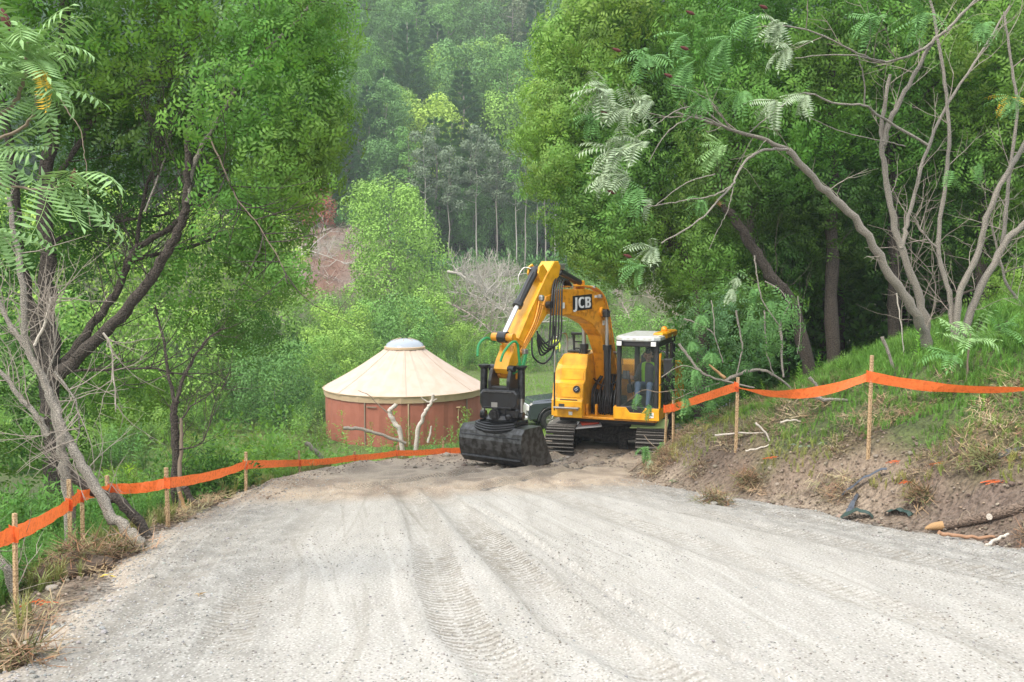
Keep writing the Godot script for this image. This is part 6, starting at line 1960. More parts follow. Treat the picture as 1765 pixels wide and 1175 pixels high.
func fence(called: String, label: String, S: Array, tape_w: float, seg: Array) -> void:
	# S: [px, py of top, py of foot, depth or 0 to find it, py of tape centre]
	var o := thing(called, label, "fence")
	var at_tape := []
	for s in S:
		var p: Vector3
		if s[3] == 0.0: p = hit(s[0], s[2])
		else:
			p = at(s[0], s[2], s[3])
			p.y = ground(p.x, s[3])
		var d := -p.z
		var top := at(s[0], s[1], d)
		var h := maxf(.3, top.y - p.y)
		if s.size() < 6:
			var m := obm("stake", stake_mesh(h, .042 if d > 9.0 else .034), M.stake, o, T(p, Vector3(rnd(-2.5, 2.5), rnd(-30, 30), rnd(-2.0, 2.0))))
		var c := at(s[0], s[4], d)
		at_tape.append(c + Vector3(0, 0, .03))
		if s.size() < 6:
			var k := MB.new()
			for a in 2: ribbon(k, c + Vector3(-.035, .01 * a, .028 + .004 * a), c + Vector3(.035, -.012, .030 + .004 * a), tape_w * 1.05, tape_w * .9, 0, .05, -.1, 3)
			obj("tape_fold", k, M.orange, o)
	for i in S.size() - 1:
		var g: Array = seg[i] if i < seg.size() else [.02, 0, 0, 1.0]
		var b := MB.new()
		ribbon(b, at_tape[i], at_tape[i + 1], tape_w, tape_w * float(g[3]), g[0], g[1], g[2])
		obj("tape", b, M.orange, o)

func build_fences() -> void:
	fence("tape_fence", "left tape fence of wooden stakes with orange plastic ribbon along the track's outer edge", [
		[-330, 1010, 1290, 4.9, 1060], [-60, 920, 1110, 6.6, 955], [28, 885, 1055, 0.0, 918], [122, 826, 945, 9.3, 868], [142, 845, 912, 9.6, 853], [190, 818, 934, 0.0, 840], [290, 806, 906, 0.0, 831], [424, 778, 853, 0.0, 800], [517, 776, 815, 17.4, 797], [612, 778, 800, 18.9, 788], [684, 768, 795, 20.0, 780], [764, 760, 790, 20.9, 776], [850, 754, 790, 21.9, 773], [1070, 740, 790, 27.5, 760], [1140, 738, 790, 29.0, 758]], .125,
		[[.02, 0, 0, 1], [.0, 0, 0, 1], [.02, 0, .05, 1], [.0, 0, .1, 1], [.01, .3, .6, 1], [.03, .1, -.1, 1], [.04, 0, .25, 1], [.0, .1, 0, 1], [.02, 0, .1, 1], [.02, 0, .0, 1], [.02, 0, 0, 1], [.01, 0, 0, 1]])
	fence("tape_fence", "right tape fence of tall wooden stakes with sagging twisted orange ribbon on the bank", [
		[1146, 702, 768, 18.0, 704], [1160, 678, 768, 17.4, 702], [1268, 650, 777, 0.0, 666], [1496, 612, 792, 0.0, 648], [1900, 600, 760, 10.8, 655]], .145,
		[[.0, .1, -.2, 1.1], [.0, .0, .1, .95], [.17, 1.15, -.5, 1.0], [.14, .15, 1.35, .8]])

func build_truck() -> void:
	var o := thing("pickup_truck", "dark blue-grey pickup truck parked behind the excavator's left side", "truck", gp(3.15, 38.3))
	o.rotation_degrees.y = 14.0
	var xf := Transform3D.IDENTITY      # x along the truck, nose at -x
	part("body", M.truck_paint, o, func(b: MB) -> void:
		b.prism(xf, P2([-2.75, .42, -2.82, .75, -2.78, 1.06, -2.66, 1.14, -1.35, 1.20, -1.15, 1.22, 2.75, 1.22, 2.8, .5, 2.2, .42, 2.1, .42, 2.05, .62, 1.85, .86, 1.55, .90, 1.25, .86, 1.05, .62, 1.0, .40, -1.3, .40, -1.36, .62, -1.56, .86, -1.86, .90, -2.16, .86, -2.36, .62, -2.42, .42]), -.96, .96, .06)
		b.prism(xf, P2([-2.6, 1.12, -2.5, 1.18, -1.4, 1.27, -1.3, 1.2]), -.72, .72, .04))
	part("cab", M.truck_paint, o, func(b: MB) -> void:
		b.prism(xf, P2([-.75, 1.78, -.5, 1.86, .95, 1.85, 1.1, 1.74, 1.02, 1.72, -.68, 1.73]), -.78, .78, .03)
		for z in [-.80, .80]:
			b.prism(xf, P2([-1.38, 1.2, -.78, 1.78, -.68, 1.76, -1.24, 1.2]), z - .04, z + .04, .01)
			b.prism(xf, P2([.12, 1.2, .12, 1.76, .22, 1.76, .22, 1.2]), z - .04, z + .04, .01)
			b.prism(xf, P2([1.0, 1.2, .95, 1.8, 1.08, 1.76, 1.18, 1.2]), z - .04, z + .04, .01))
	part("windscreen", M.dark_glass, o, func(b: MB) -> void: b.quad(Vector3(-1.33, 1.22, -.74), Vector3(-1.33, 1.22, .74), Vector3(-.74, 1.76, .68), Vector3(-.74, 1.76, -.68)))
	for z in [-.80, .80]: part("side_window", M.dark_glass, o, func(b: MB) -> void: b.prism(xf, P2([-1.25, 1.21, -.72, 1.75, .98, 1.75, 1.02, 1.21]), z - .015, z + .015, .004))
	part("grille", M.chrome, o, func(b: MB) -> void:
		b.box(T(Vector3(-2.83, .86, 0)), Vector3(.06, .42, 1.3), .02)
		b.box(T(Vector3(-2.86, .50, 0)), Vector3(.12, .2, 1.84), .04))
	for z in [-.78, .78]:
		part("headlight", M.lamp_glass, o, func(b: MB) -> void: b.box(T(Vector3(-2.76, .92, z)), Vector3(.12, .26, .28), .03))
		part("mirror", M.black, o, func(b: MB) -> void: b.box(T(Vector3(-1.12, 1.34, z * 1.42)), Vector3(.12, .28, .24), .03))
		for x in [-1.86, 1.55]:
			var w := part("wheel", M.rubber, o, func(b: MB) -> void: b.lathe(T(Vector3(x, .42, z * 1.08), Vector3(90, 0, 0)), [Vector2(.24, -.13), Vector2(.38, -.14), Vector2(.42, -.09), Vector2(.42, .09), Vector2(.38, .14), Vector2(.24, .13)], 28))
			part("rim", M.steel, w, func(b: MB) -> void:
				var f: float = signf(z)
				b.lathe(T(Vector3(x, .42, z * 1.08), Vector3(90, 0, 0)), [Vector2(0, -.06), Vector2(.25, -.1), Vector2(.25, .1), Vector2(0, .06)], 24)
				for k in 6: b.box(T(Vector3(x, .42, z * 1.08 + f * .09), Vector3(0, 0, k * 60.0)) * T(Vector3(.13, 0, 0)), Vector3(.2, .06, .05), .01))
			part("wheel_arch", M.black, o, func(b: MB) -> void:
				var pts := PackedVector3Array()
				for k in 11: pts.append(Vector3(x + .53 * cos(PI * k / 10.0), .40 + .53 * sin(PI * k / 10.0), z * 1.235))
				b.tube(pts, [.035], 6))
	# a pale blue utility truck with a ladder rack, almost hidden by the branches
	var u := thing("utility_truck", "pale utility truck with ladder rack mostly hidden behind branches right of the cab", "truck", gp(6.6, 31.0, .02))
	u.rotation_degrees.y = -62.0
	part("body", mat(C(.42, .47, .52), .35), u, func(b: MB) -> void:
		b.prism(xf, P2([-2.4, .45, -2.45, 1.05, -1.5, 1.15, 2.4, 1.15, 2.4, .45]), -.9, .9, .05)
		b.prism(xf, P2([-1.5, 1.15, -.95, 1.85, .5, 1.88, .6, 1.15]), -.8, .8, .05))
	part("windscreen", M.dark_glass, u, func(b: MB) -> void: b.quad(Vector3(-1.49, 1.2, -.7), Vector3(-1.49, 1.2, .7), Vector3(-1.0, 1.82, .65), Vector3(-1.0, 1.82, -.65)))
	for z in [-.81, .81]: part("side_window", M.dark_glass, u, func(b: MB) -> void: b.box(T(Vector3(-.2, 1.5, z)), Vector3(1.1, .5, .03), .008))
	part("ladder_rack", M.steel, u, func(b: MB) -> void:
		for z in [-.8, .8]:
			b.tube(PackedVector3Array([Vector3(-2.0, 2.35, z), Vector3(2.4, 2.35, z)]), [.035], 6)
			for x in [-.9, .8, 2.3]: b.tube(PackedVector3Array([Vector3(x, 1.1, z), Vector3(x, 2.35, z)]), [.03], 6)
		for x in [-1.4, .2, 1.8]: b.tube(PackedVector3Array([Vector3(x, 2.35, -.8), Vector3(x, 2.35, .8)]), [.03], 6))
	part("ladder", mat(C(.55, .66, .78), .35, .3), u, func(b: MB) -> void:
		for z in [-.2, .2]: b.box(T(Vector3(.1, 2.45, z), Vector3(0, 0, -3)), Vector3(4.4, .09, .04), .01)
		for k in 12: b.box(T(Vector3(-1.9 + k * .35, 2.45, 0)), Vector3(.035, .035, .4), .005))
	for z in [-.82, .82]:
		for x in [-1.6, 1.5]: part("wheel", M.rubber, u, func(b: MB) -> void: b.lathe(T(Vector3(x, .40, z), Vector3(90, 0, 0)), [Vector2(0, -.12), Vector2(.36, -.12), Vector2(.40, -.08), Vector2(.40, .08), Vector2(.36, .12), Vector2(0, .12)], 22))

func lump(seed_: int, squash := .7) -> ArrayMesh:
	var b := MB.new()
	var f := func(p: Vector3) -> Vector3:
		var q := p.normalized()
		var r := 1.0 + .38 * nz2.get_noise_3d(q.x * 1.6 + seed_ * 9.0, q.y * 1.6, q.z * 1.6) + .16 * nz2.get_noise_3d(q.x * 5.0 + seed_ * 9.0, q.y * 5.0, q.z * 5.0)
		return Vector3(q.x, q.y * squash, q.z) * r
	var ax := [Vector3.RIGHT, Vector3.UP, Vector3.BACK]
	for sx in [-1, 1]:
		for sy in [-1, 1]:
			for sz in [-1, 1]:
				var A: Vector3 = ax[0] * sx
				var B: Vector3 = ax[1] * sy
				var Cc: Vector3 = ax[2] * sz
				var n := 3
				for i in n:
					for j in n - i:
						var P := func(u: int, v: int) -> Vector3: return f.call(A * (n - u - v) + B * u + Cc * v)
						var p: Vector3 = P.call(i, j)
						var q: Vector3 = P.call(i + 1, j)
						var r: Vector3 = P.call(i, j + 1)
						if sx * sy * sz > 0: b.tri(p, q, r)
						else: b.tri(p, r, q)
						if i + j < n - 1:
							var t: Vector3 = P.call(i + 1, j + 1)
							if sx * sy * sz > 0: b.tri(q, t, r)
							else: b.tri(q, r, t)
	return b.mesh()

func build_stones() -> void:
	var L := [lump(1), lump(2, .55), lump(3, .8)]
	var xs := [[], [], []]
	var cs := [[], [], []]
	# crushed stone along the edges and loose pieces on the track
	for i in 7000:
		var d := 4.2 + 11.0 * pow(rnd(0, 1), 1.5)
		var xl := table(d, RL_D, RL_X)
		var xr := table(d, RR_D, RR_X)
		var x: float
		var s := rnd(.004, .011)
		var q := rnd(0, 1)
		if q < .42: x = xr - absf(rng.randfn()) * .7
		elif q < .8: x = xl + absf(rng.randfn()) * .6
		else: x = rnd(xl, xr)
		if rnd(0, 1) < .04 and q < .8: s *= 2.0
		var k := i % 3
		xs[k].append(along(Vector3(x, road_y(x, d) + s * .2, -d), Vector3.UP + rv(.4), rnd(0, TAU), s))
		cs[k].append(vary([C(.42, .41, .39), C(.36, .355, .34), C(.5, .49, .46), C(.30, .29, .28)][rng.randi() % 4], .2))
	for i in 9000:
		var d := 4.3 + 5.5 * pow(rnd(0, 1), 1.4)
		var x := rnd(table(d, RL_D, RL_X), table(d, RR_D, RR_X))
		if nz.get_noise_2d(x * 3.0 + 5.0, d * 2.0) < -.12: continue
		var s := rnd(.003, .0085)
		var k := i % 3
		xs[k].append(along(Vector3(x, road_y(x, d) + s * .15, -d), Vector3.UP + rv(.4), rnd(0, TAU), s))
		cs[k].append(vary([C(.36, .345, .32), C(.30, .29, .27), C(.42, .405, .38), C(.26, .235, .205)][rng.randi() % 4], .2))
	for k in 3: many("gravel", L[k], M.rock, xs[k], cs[k])
	# clods of soil on the banks and along the windrow
	xs = [[], [], []]
	cs = [[], [], []]
	for i in 4200:
		var k := i % 3
		var d: float
		var x: float
		var s := rnd(.005, .020)
		if i % 5 < 3:
			d = rnd(7.5, 19.0)
			x = table(d, RR_D, RR_X) + rnd(-.05, 1.5)
			if rnd(0, 1) < .05: s *= 2.0
		elif i % 5 == 3:
			d = rnd(12.5, 22.0)
			x = table(d, RL_D, RL_X) + rnd(-.5, .75)
		else:
			d = rnd(4.5, 12.5)
			x = table(d, RL_D, RL_X) - rnd(-.1, .8)
		var y := maxf(ground(x, d), road_y(x, d))
		xs[k].append(along(Vector3(x, y + s * .1, -d), Vector3.UP + rv(.5), rnd(0, TAU), s))
		cs[k].append(vary([C(.32, .25, .19), C(.26, .20, .15), C(.38, .31, .24), C(.20, .15, .115)][rng.randi() % 4], .25))
	for i in 700:
		var k := i % 3
		var d := rnd(18.2, 22.2)
		var x := rnd(-2.2, 3.6)
		var s := rnd(.008, .03) * (2.2 if rnd(0, 1) < .12 else 1.0)
		xs[k].append(along(Vector3(x, maxf(ground(x, d), road_y(x, d)) + s * .1, -d), Vector3.UP + rv(.5), rnd(0, TAU), s))
		cs[k].append(vary([C(.30, .24, .19), C(.22, .17, .13), C(.36, .30, .24)][rng.randi() % 3], .25))
	for k in 3: many("soil_clods", L[k], M.rock, xs[k], cs[k])
	# single stones one can pick out
	for s in [[38, 1122, .085, C(.52, .46, .39), "pale rounded stone at the lower left edge of the track"], [262, 1005, .035, C(.5, .46, .4), "small pale stone among the soil at the left edge"], [1230, 876, .05, C(.44, .41, .37), "grey stone at the foot of the right bank"], [770, 789, .09, C(.5, .45, .37), "pale stone on the soil ridge by the last left stake"], [90, 1015, .05, C(.42, .37, .31), "brown stone beside the front left stake"]]:
		var p := hit(s[0], s[1])
		p.y = maxf(p.y, road_y(p.x, -p.z))
		var o := obm("stone", L[rng.randi() % 3], mat(s[3], .9, 0.0, M.rock.albedo_texture, 6.0), null, Transform3D(Basis(Vector3.UP, rnd(0, TAU)).scaled(Vector3.ONE * s[2]), p + Vector3(0, s[2] * .2, 0)))
		tag(o, s[4], "stone")
	# sods of torn turf
	for s in [[130, 985, .34, "dark torn sod with dead grass at the left edge of the track"], [205, 962, .2, "smaller reddish sod beside the large torn sod on the left"], [40, 1150, .12, "clump of torn turf at the bottom left corner"], [1150, 790, .17, "root clump on the bank edge below the right tape fence's first stakes"], [1232, 872, .2, "dark root clump at the foot of the bank under the second right stake"], [1290, 832, .1, "lump of rooty soil half-way up the bank face"], [1590, 862, .14, "clump of torn turf on the bank right of the tall stake"], [1700, 800, .14, "ridge of matted dead grass near the right edge"]]:
		var p := hit(s[0], s[1])
		var o := thing("sod", s[3], "soil", p + Vector3(0, s[2] * .1, 0))
		obm("soil", L[rng.randi() % 3], mat(C(.15, .105, .075), .95, 0.0, M.rock.albedo_texture, 3.0), o, Transform3D(Basis(Vector3.UP, rnd(0, TAU)).scaled(Vector3(s[2], s[2] * .6, s[2])), Vector3.ZERO))
		var sx := []
		var sc := []
		for i in 60:
			var q: Vector3 = Vector3(rng.randfn(), 0, rng.randfn()) * s[2] * .55
			q.y = s[2] * .45 * maxf(0.0, 1.0 - q.length() / s[2]) + .02
			sx.append(along(q, Vector3.UP + rv(.8), rnd(0, TAU), rnd(.7, 1.6)))
			sc.append(vary([C(.30, .21, .12), C(.24, .13, .07), C(.14, .15, .05)][i % 3], .3))
		many("dead_grass", STRAW, M.straw, sx, sc, o)

func flap(called: String, label: String, a: Vector3, b: Vector3, w: float, arch: float, m: Material, cat := "plastic") -> void:
	var o := MB.new()
	var dir := (b - a).normalized()
	var side := dir.cross(Vector3.UP).normalized()
	var n := 8
	for k in 2:
		var prev := []
		for i in n + 1:
			var t := float(i) / n
			var c := a.lerp(b, t) + Vector3(0, arch * sin(t * PI) + .004 * k + .012 * sin(i * 2.1), 0)
			var ww := w * (.8 + .25 * sin(t * 5.0 + 1.0))
			var e := [c + side * ww * .5, c + Vector3(0, .02, 0), c - side * ww * .5]
			if i > 0:
				for j in 2:
					if k == 1: o.quad(prev[j + 1], e[j + 1], e[j], prev[j])
					else: o.quad(prev[j], e[j], e[j + 1], prev[j + 1])
			prev = e
	tag(obj(called, o, m), label, cat)

func build_litter() -> void:
	var pl := mat(C(.055, .065, .085), .35)
	var gr := mat(C(.028, .055, .048), .5)
	var on := func(px: float, py: float, up := .02) -> Vector3: return hit(px, py) + Vector3(0, up, 0)
	flap("plastic_strip", "long slate-blue plastic strip sticking out of the bank", on.call(1450, 858, .03), on.call(1528, 818, .08), .09, .05, pl)
	flap("plastic_strip", "short grey plastic strip hanging at the foot of the bank", on.call(1462, 888, .03), on.call(1478, 856, .03), .07, .02, pl)
	flap("plastic_sheet", "curled dark green plastic sheet at the track's edge below the strips", on.call(1448, 893, .0), on.call(1505, 890, .0), .22, .09, gr)
	flap("plastic_sheet", "small torn dark green plastic sheet right of the curled one", on.call(1530, 884, .0), on.call(1572, 888, .0), .14, .05, gr)
	flap("plastic_sheet", "grey plastic scrap under the turf at the right edge of the bank", on.call(1715, 790, .01), on.call(1765, 775, .01), .15, .03, pl)
	# the fallen log and torn branches at the right edge
	var d := -hit(1660, 925).z
	var lg := thing("log", "fallen brown log with a torn pale end lying at the right edge of the track", "log")
	var path := PackedVector3Array()
	for q in [[1622, 912], [1668, 903], [1720, 890], [1770, 876], [1850, 850]]: path.append(hit(q[0], q[1]) + Vector3(0, .05, .03))
	var sp := smooth_path(path, 6)
	var lb := MB.new()
	lb.tube(sp, [.05, .054, .05, .056, .052, .055, .058, .054, .057, .06, .056, .058, .06, .058, .062], 12)
	obj("trunk", lb, M.log_bark, lg)
	var te := MB.new()
	te.tube(smooth_path(PackedVector3Array([sp[0] + Vector3(-.20, -.03, .02), sp[0] + Vector3(-.10, -.01, .0), sp[1]]), 4), [.008, .02, .028, .036, .042, .046, .048, .049], 9)
	obj("torn_end", te, M.fresh_wood, lg)
	var kn := MB.new()
	kn.tube(PackedVector3Array([sp[10], sp[10] + Vector3(-.04, .0, .075)]), [.034, .03], 10)
	obj("knot", kn, M.pale_wood, lg)
	limb("twig", lg, [[1650, 900, d], [1664, 880, d], [1672, 890, d - .1]], .008, .004, M.twig, 5)
	var tb := thing("torn_branch", "reddish torn branch with stripped bark lying in front of the log", "branch")
	limb("branch", tb, [[1618, 917, d - .3], [1640, 922, d - .3], [1685, 926, d - .3], [1735, 922, d - .25], [1765, 914, d - .2]], .022, .014, mat(C(.30, .17, .10), .9), 7)
	tb = thing("torn_branch", "short pale stripped branch pointing at the track beside the log", "branch")
	limb("branch", tb, [[1699, 941, d - .75], [1715, 930, d - .6], [1738, 920, d - .5]], .018, .015, M.pale_wood, 7)
	# broken pale wood on the bank
	for s in [[[1232, 750], [1275, 746], [1322, 746], .016, "long straight pale stick lying on the grass behind the second right stake"], [[1285, 777], [1308, 772], [1328, 766], .014, "short pale stick at the edge of the bank"], [[1302, 728], [1318, 745], [1326, 760], .018, "bent brown branch on the grass left of the tall stake"], [[1345, 728], [1365, 724], [1380, 726], .016, "small bleached stick lying in the grass"], [[1520, 580], [1530, 605], [1542, 640], .03, "grey broken stub leaning in the grass left of the sumac's foot"], [[1545, 505], [1553, 560], [1558, 620], .012, "thin upright pale dead stem in the grass"], [[1395, 650], [1408, 665], [1418, 690], .03, "splintered grey stump behind the sagging tape"], [[1380, 680], [1420, 688], [1460, 690], .035, "dark rotten log half buried behind the tape"]]:
		var p := hit(s[2][0], s[2][1])
		var o := thing("stick", s[4], "wood")
		limb("stick", o, D([s[0], s[1], s[2]], -p.z), s[3], s[3] * .7, M.pale_wood if s[3] < .02 else M.grey_bark, 6)
	# orange scraps of netting
	var i := 0
	for s in [[1330, 792, "orange netting scrap hanging over the bank edge"], [1545, 800, "orange netting scrap at the foot of the tall right stake"], [1622, 802, "orange netting scrap in the dead grass right of the tall stake"], [1565, 835, "faded orange scrap below the others on the bank"], [1715, 835, "small orange scrap on the bare soil near the right edge"], [70, 1045, "small orange scrap by the front left stake"]]:
		var b := MB.new()
		for k in 9: ribbon(b, Vector3(rnd(-.14, .02), .0, rnd(-.06, .06)), Vector3(rnd(-.02, .14), .0 + rnd(0, .04), rnd(-.06, .06)), rnd(.004, .010), .003, -.02, rnd(-1, 1), rnd(-1, 1), 6)
		var o := obj("orange_scrap", b, M.orange)
		o.position = hit(s[0], s[1]) + Vector3(0, .01, 0)
		tag(o, s[2], "plastic scrap")
		i += 1
	# fallen leaves
	for s in [[187, 995, .06, C(.75, .58, .08), "yellow fallen leaves on the gravel at the left edge"], [345, 1038, .05, C(.45, .28, .10), "brown fallen leaf on the gravel left of the wheel marks"], [1160, 832, .11, C(.07, .17, .05), "green torn sprig lying at the foot of the bank"], [1385, 772, .13, C(.24, .32, .24), "grey-green torn leaf lying on the bank edge"], [1418, 768, .10, C(.24, .32, .24), "second grey-green torn leaf right beside the first"]]:
		var b := MB.new()
		for k in 7: b.leaf(Vector3(rnd(-.5, .5), rnd(.1, .3), rnd(-.4, .4)) * s[2], leaf_dir(rnd(0, TAU), .2), Vector3(0, .3, 1).normalized(), s[2] * 1.1, s[2] * .4, .2)
		var o := obj("fallen_leaf", b, leaf_mat(s[3]))
		var p := hit(s[0], s[1])
		o.position = Vector3(p.x, maxf(p.y, road_y(p.x, -p.z)) + .005, p.z)
		tag(o, s[4], "leaf")
	# things lying on the excavator's tracks
	var E := T(EX_POS, Vector3(0, EX_YAW, 0))
	var sg := thing("folded_sign", "white and red folded sheet lying on the excavator's left-hand track frame", "sign")
	part("white_sheet", M.white, sg, func(b: MB) -> void:
		b.box(E * T(Vector3(-.48, .72, 1.05), Vector3(8, 20, 6)), Vector3(.62, .035, .3), .008)
		b.box(E * T(Vector3(-.72, .83, 1.0), Vector3(0, 20, 62)), Vector3(.26, .03, .26), .008))
	part("red_sheet", mat(C(.62, .10, .06), .6), sg, func(b: MB) -> void:
		b.box(E * T(Vector3(-.46, .79, 1.02), Vector3(10, 30, 4)), Vector3(.42, .05, .22), .02)
		b.box(E * T(Vector3(-.40, .84, 1.0), Vector3(-6, 10, -5)), Vector3(.36, .03, .2), .012))
	var gb := thing("green_board", "pale green board lying across the excavator's right-hand track", "board")
	part("board", mat(C(.42, .56, .22), .6), gb, func(b: MB) -> void:
		b.box(E * T(Vector3(.98, .84, .98), Vector3(28, 4, 2)), Vector3(.84, .03, .34), .008)
		b.box(E * T(Vector3(.98, .77, 1.13), Vector3(0, 4, 2)), Vector3(.86, .03, .06), .008))
# ---------------------------------------------------------------- people: joints with radii, meshed as one smooth surface
# bones: [a, b, radius a, radius b, colour]
func field_mesh(bones: Array, cell: float, k: float) -> MB:
	var lo := Vector3.ONE * 1e9
	var hi := -lo
	for q in bones:
		for e in [0, 1]:
			var r: float = q[2 + e] + cell * 3.0
			lo = lo.min(q[e] - Vector3.ONE * r)
			hi = hi.max(q[e] + Vector3.ONE * r)
	var n := Vector3i(((hi - lo) / cell).ceil()) + Vector3i.ONE
	var f := PackedFloat32Array()
	f.resize(n.x * n.y * n.z)
	f.fill(1.0)
	var own := PackedInt32Array()
	own.resize(f.size())
	var best := PackedFloat32Array()
	best.resize(f.size())
	best.fill(9.0)
	for bi in bones.size():
		var q: Array = bones[bi]
		var a: Vector3 = q[0]
		var ab: Vector3 = q[1] - a
		var l2 := maxf(ab.length_squared(), 1e-9)
		var R: float = maxf(q[2], q[3]) + cell * 2.5 + k
		var m0 := Vector3i(((a.min(q[1]) - Vector3.ONE * R - lo) / cell).floor()).clamp(Vector3i.ZERO, n - Vector3i.ONE)
		var m1 := Vector3i(((a.max(q[1]) + Vector3.ONE * R - lo) / cell).ceil()).clamp(Vector3i.ZERO, n - Vector3i.ONE)
		for z in range(m0.z, m1.z + 1):
			for y in range(m0.y, m1.y + 1):
				for x in range(m0.x, m1.x + 1):
					var p := lo + Vector3(x, y, z) * cell
					var t := clampf((p - a).dot(ab) / l2, 0, 1)
					var d: float = p.distance_to(a + ab * t) - lerpf(q[2], q[3], t)
					var i := (z * n.y + y) * n.x + x
					if d < best[i]:
						best[i] = d
						own[i] = bi
					var g := f[i]
					var h := clampf(.5 + .5 * (g - d) / k, 0, 1)
					f[i] = lerpf(g, d, h) - k * h * (1.0 - h)
	var b := MB.new()
	var id := PackedInt32Array()
	id.resize(f.size())
	id.fill(-1)
	var sx := 1
	var sy := n.x
	var sz := n.x * n.y
	for z in n.z - 1:
		for y in n.y - 1:
			for x in n.x - 1:
				var i := z * sz + y * sy + x
				var s := Vector3.ZERO
				var c := 0
				var inside := 0
				for e in 8:
					if f[i + (e & 1) + ((e >> 1) & 1) * sy + (e >> 2) * sz] < 0: inside += 1
				if inside == 0 or inside == 8: continue
				for e in 12:
					var ax := e >> 2
					var u := e & 1
					var w := (e >> 1) & 1
					var o := Vector3i(0, u, w) if ax == 0 else Vector3i(u, 0, w) if ax == 1 else Vector3i(u, w, 0)
					var i0 := i + o.x + o.y * sy + o.z * sz
					var i1 := i0 + (sx if ax == 0 else sy if ax == 1 else sz)
					if (f[i0] < 0) != (f[i1] < 0):
						var p := Vector3(o)
						p[ax] += f[i0] / (f[i0] - f[i1])
						s += p
						c += 1
				id[i] = b.v.size()
				b.v.append(lo + (Vector3(x, y, z) + s / c) * cell)
				b.n.append(Vector3(f[i + 1] - f[i], f[i + sy] - f[i], f[i + sz] - f[i]).normalized())
				b.c.append(bones[own[i]][4])
				b.uv.append(Vector2.ZERO)
	for z in range(1, n.z - 1):
		for y in range(1, n.y - 1):
			for x in range(1, n.x - 1):
				var i := z * sz + y * sy + x
				for ax in 3:
					var i1 := i + (sx if ax == 0 else sy if ax == 1 else sz)
					if (f[i] < 0) == (f[i1] < 0): continue
					var u := sy if ax == 0 else sz if ax == 1 else sx
					var w := sz if ax == 0 else sx if ax == 1 else sy
					var q := [id[i], id[i - u], id[i - u - w], id[i - w]]
					if q.min() < 0: continue
					if f[i] > 0: q.reverse()
					for e in [0, 2, 1, 0, 3, 2]: b.idx.append(q[e])
	return b

const SKIN := Color(.42, .25, .17)
func head_bones(c: Vector3, s: float, hair: Color) -> Array:
	return [[c + Vector3(0, .03, -.012) * s, c + Vector3(0, .02, .01) * s, .098 * s, .09 * s, SKIN], [c + Vector3(0, -.05, .02) * s, c + Vector3(0, -.075, .04) * s, .062 * s, .042 * s, SKIN],
		[c + Vector3(0, .0, .098) * s, c + Vector3(0, -.028, .112) * s, .011 * s, .016 * s, SKIN],                                        # nose
		[c + Vector3(-.03, -.062, .076) * s, c + Vector3(.03, -.062, .076) * s, .011 * s, .011 * s, Color(.36, .15, .12)],                   # mouth
		[c + Vector3(-.034, .012, .084) * s, c + Vector3(-.032, .012, .086) * s, .013 * s, .013 * s, Color(.05, .04, .04)], [c + Vector3(.034, .012, .084) * s, c + Vector3(.032, .012, .086) * s, .013 * s, .013 * s, Color(.05, .04, .04)],
		[c + Vector3(-.096, -.005, -.01) * s, c + Vector3(-.098, -.03, -.01) * s, .022 * s, .014 * s, SKIN], [c + Vector3(.096, -.005, -.01) * s, c + Vector3(.098, -.03, -.01) * s, .022 * s, .014 * s, SKIN],
		[c + Vector3(0, .075, -.03) * s, c + Vector3(0, .07, .035) * s, .078 * s, .06 * s, hair], [c + Vector3(-.055, .03, -.04) * s, c + Vector3(.055, .03, -.04) * s, .066 * s, .066 * s, hair]]

# fingers closing round something at c, along axis ax
func hand_bones(wrist: Vector3, c: Vector3, ax: Vector3, s: float) -> Array:
	var o := []
	var f := (c - wrist).normalized()
	var out := f.cross(ax).normalized()
	o.append([wrist, wrist.lerp(c, .75), .026 * s, .036 * s, SKIN])
	for k in 4:
		var p := c + ax * (.034 - .022 * k) * s + out * -.02 * s
		var q: Vector3 = p + f * .045 * s
		var r := q + out * .038 * s - f * .012 * s
		o.append([p, q, .011 * s, .0095 * s, SKIN])
		o.append([q, r, .0095 * s, .008 * s, SKIN])
	o.append([wrist.lerp(c, .4) + ax * .03 * s, c + ax * .045 * s + out * .03 * s, .013 * s, .010 * s, SKIN])
	return o

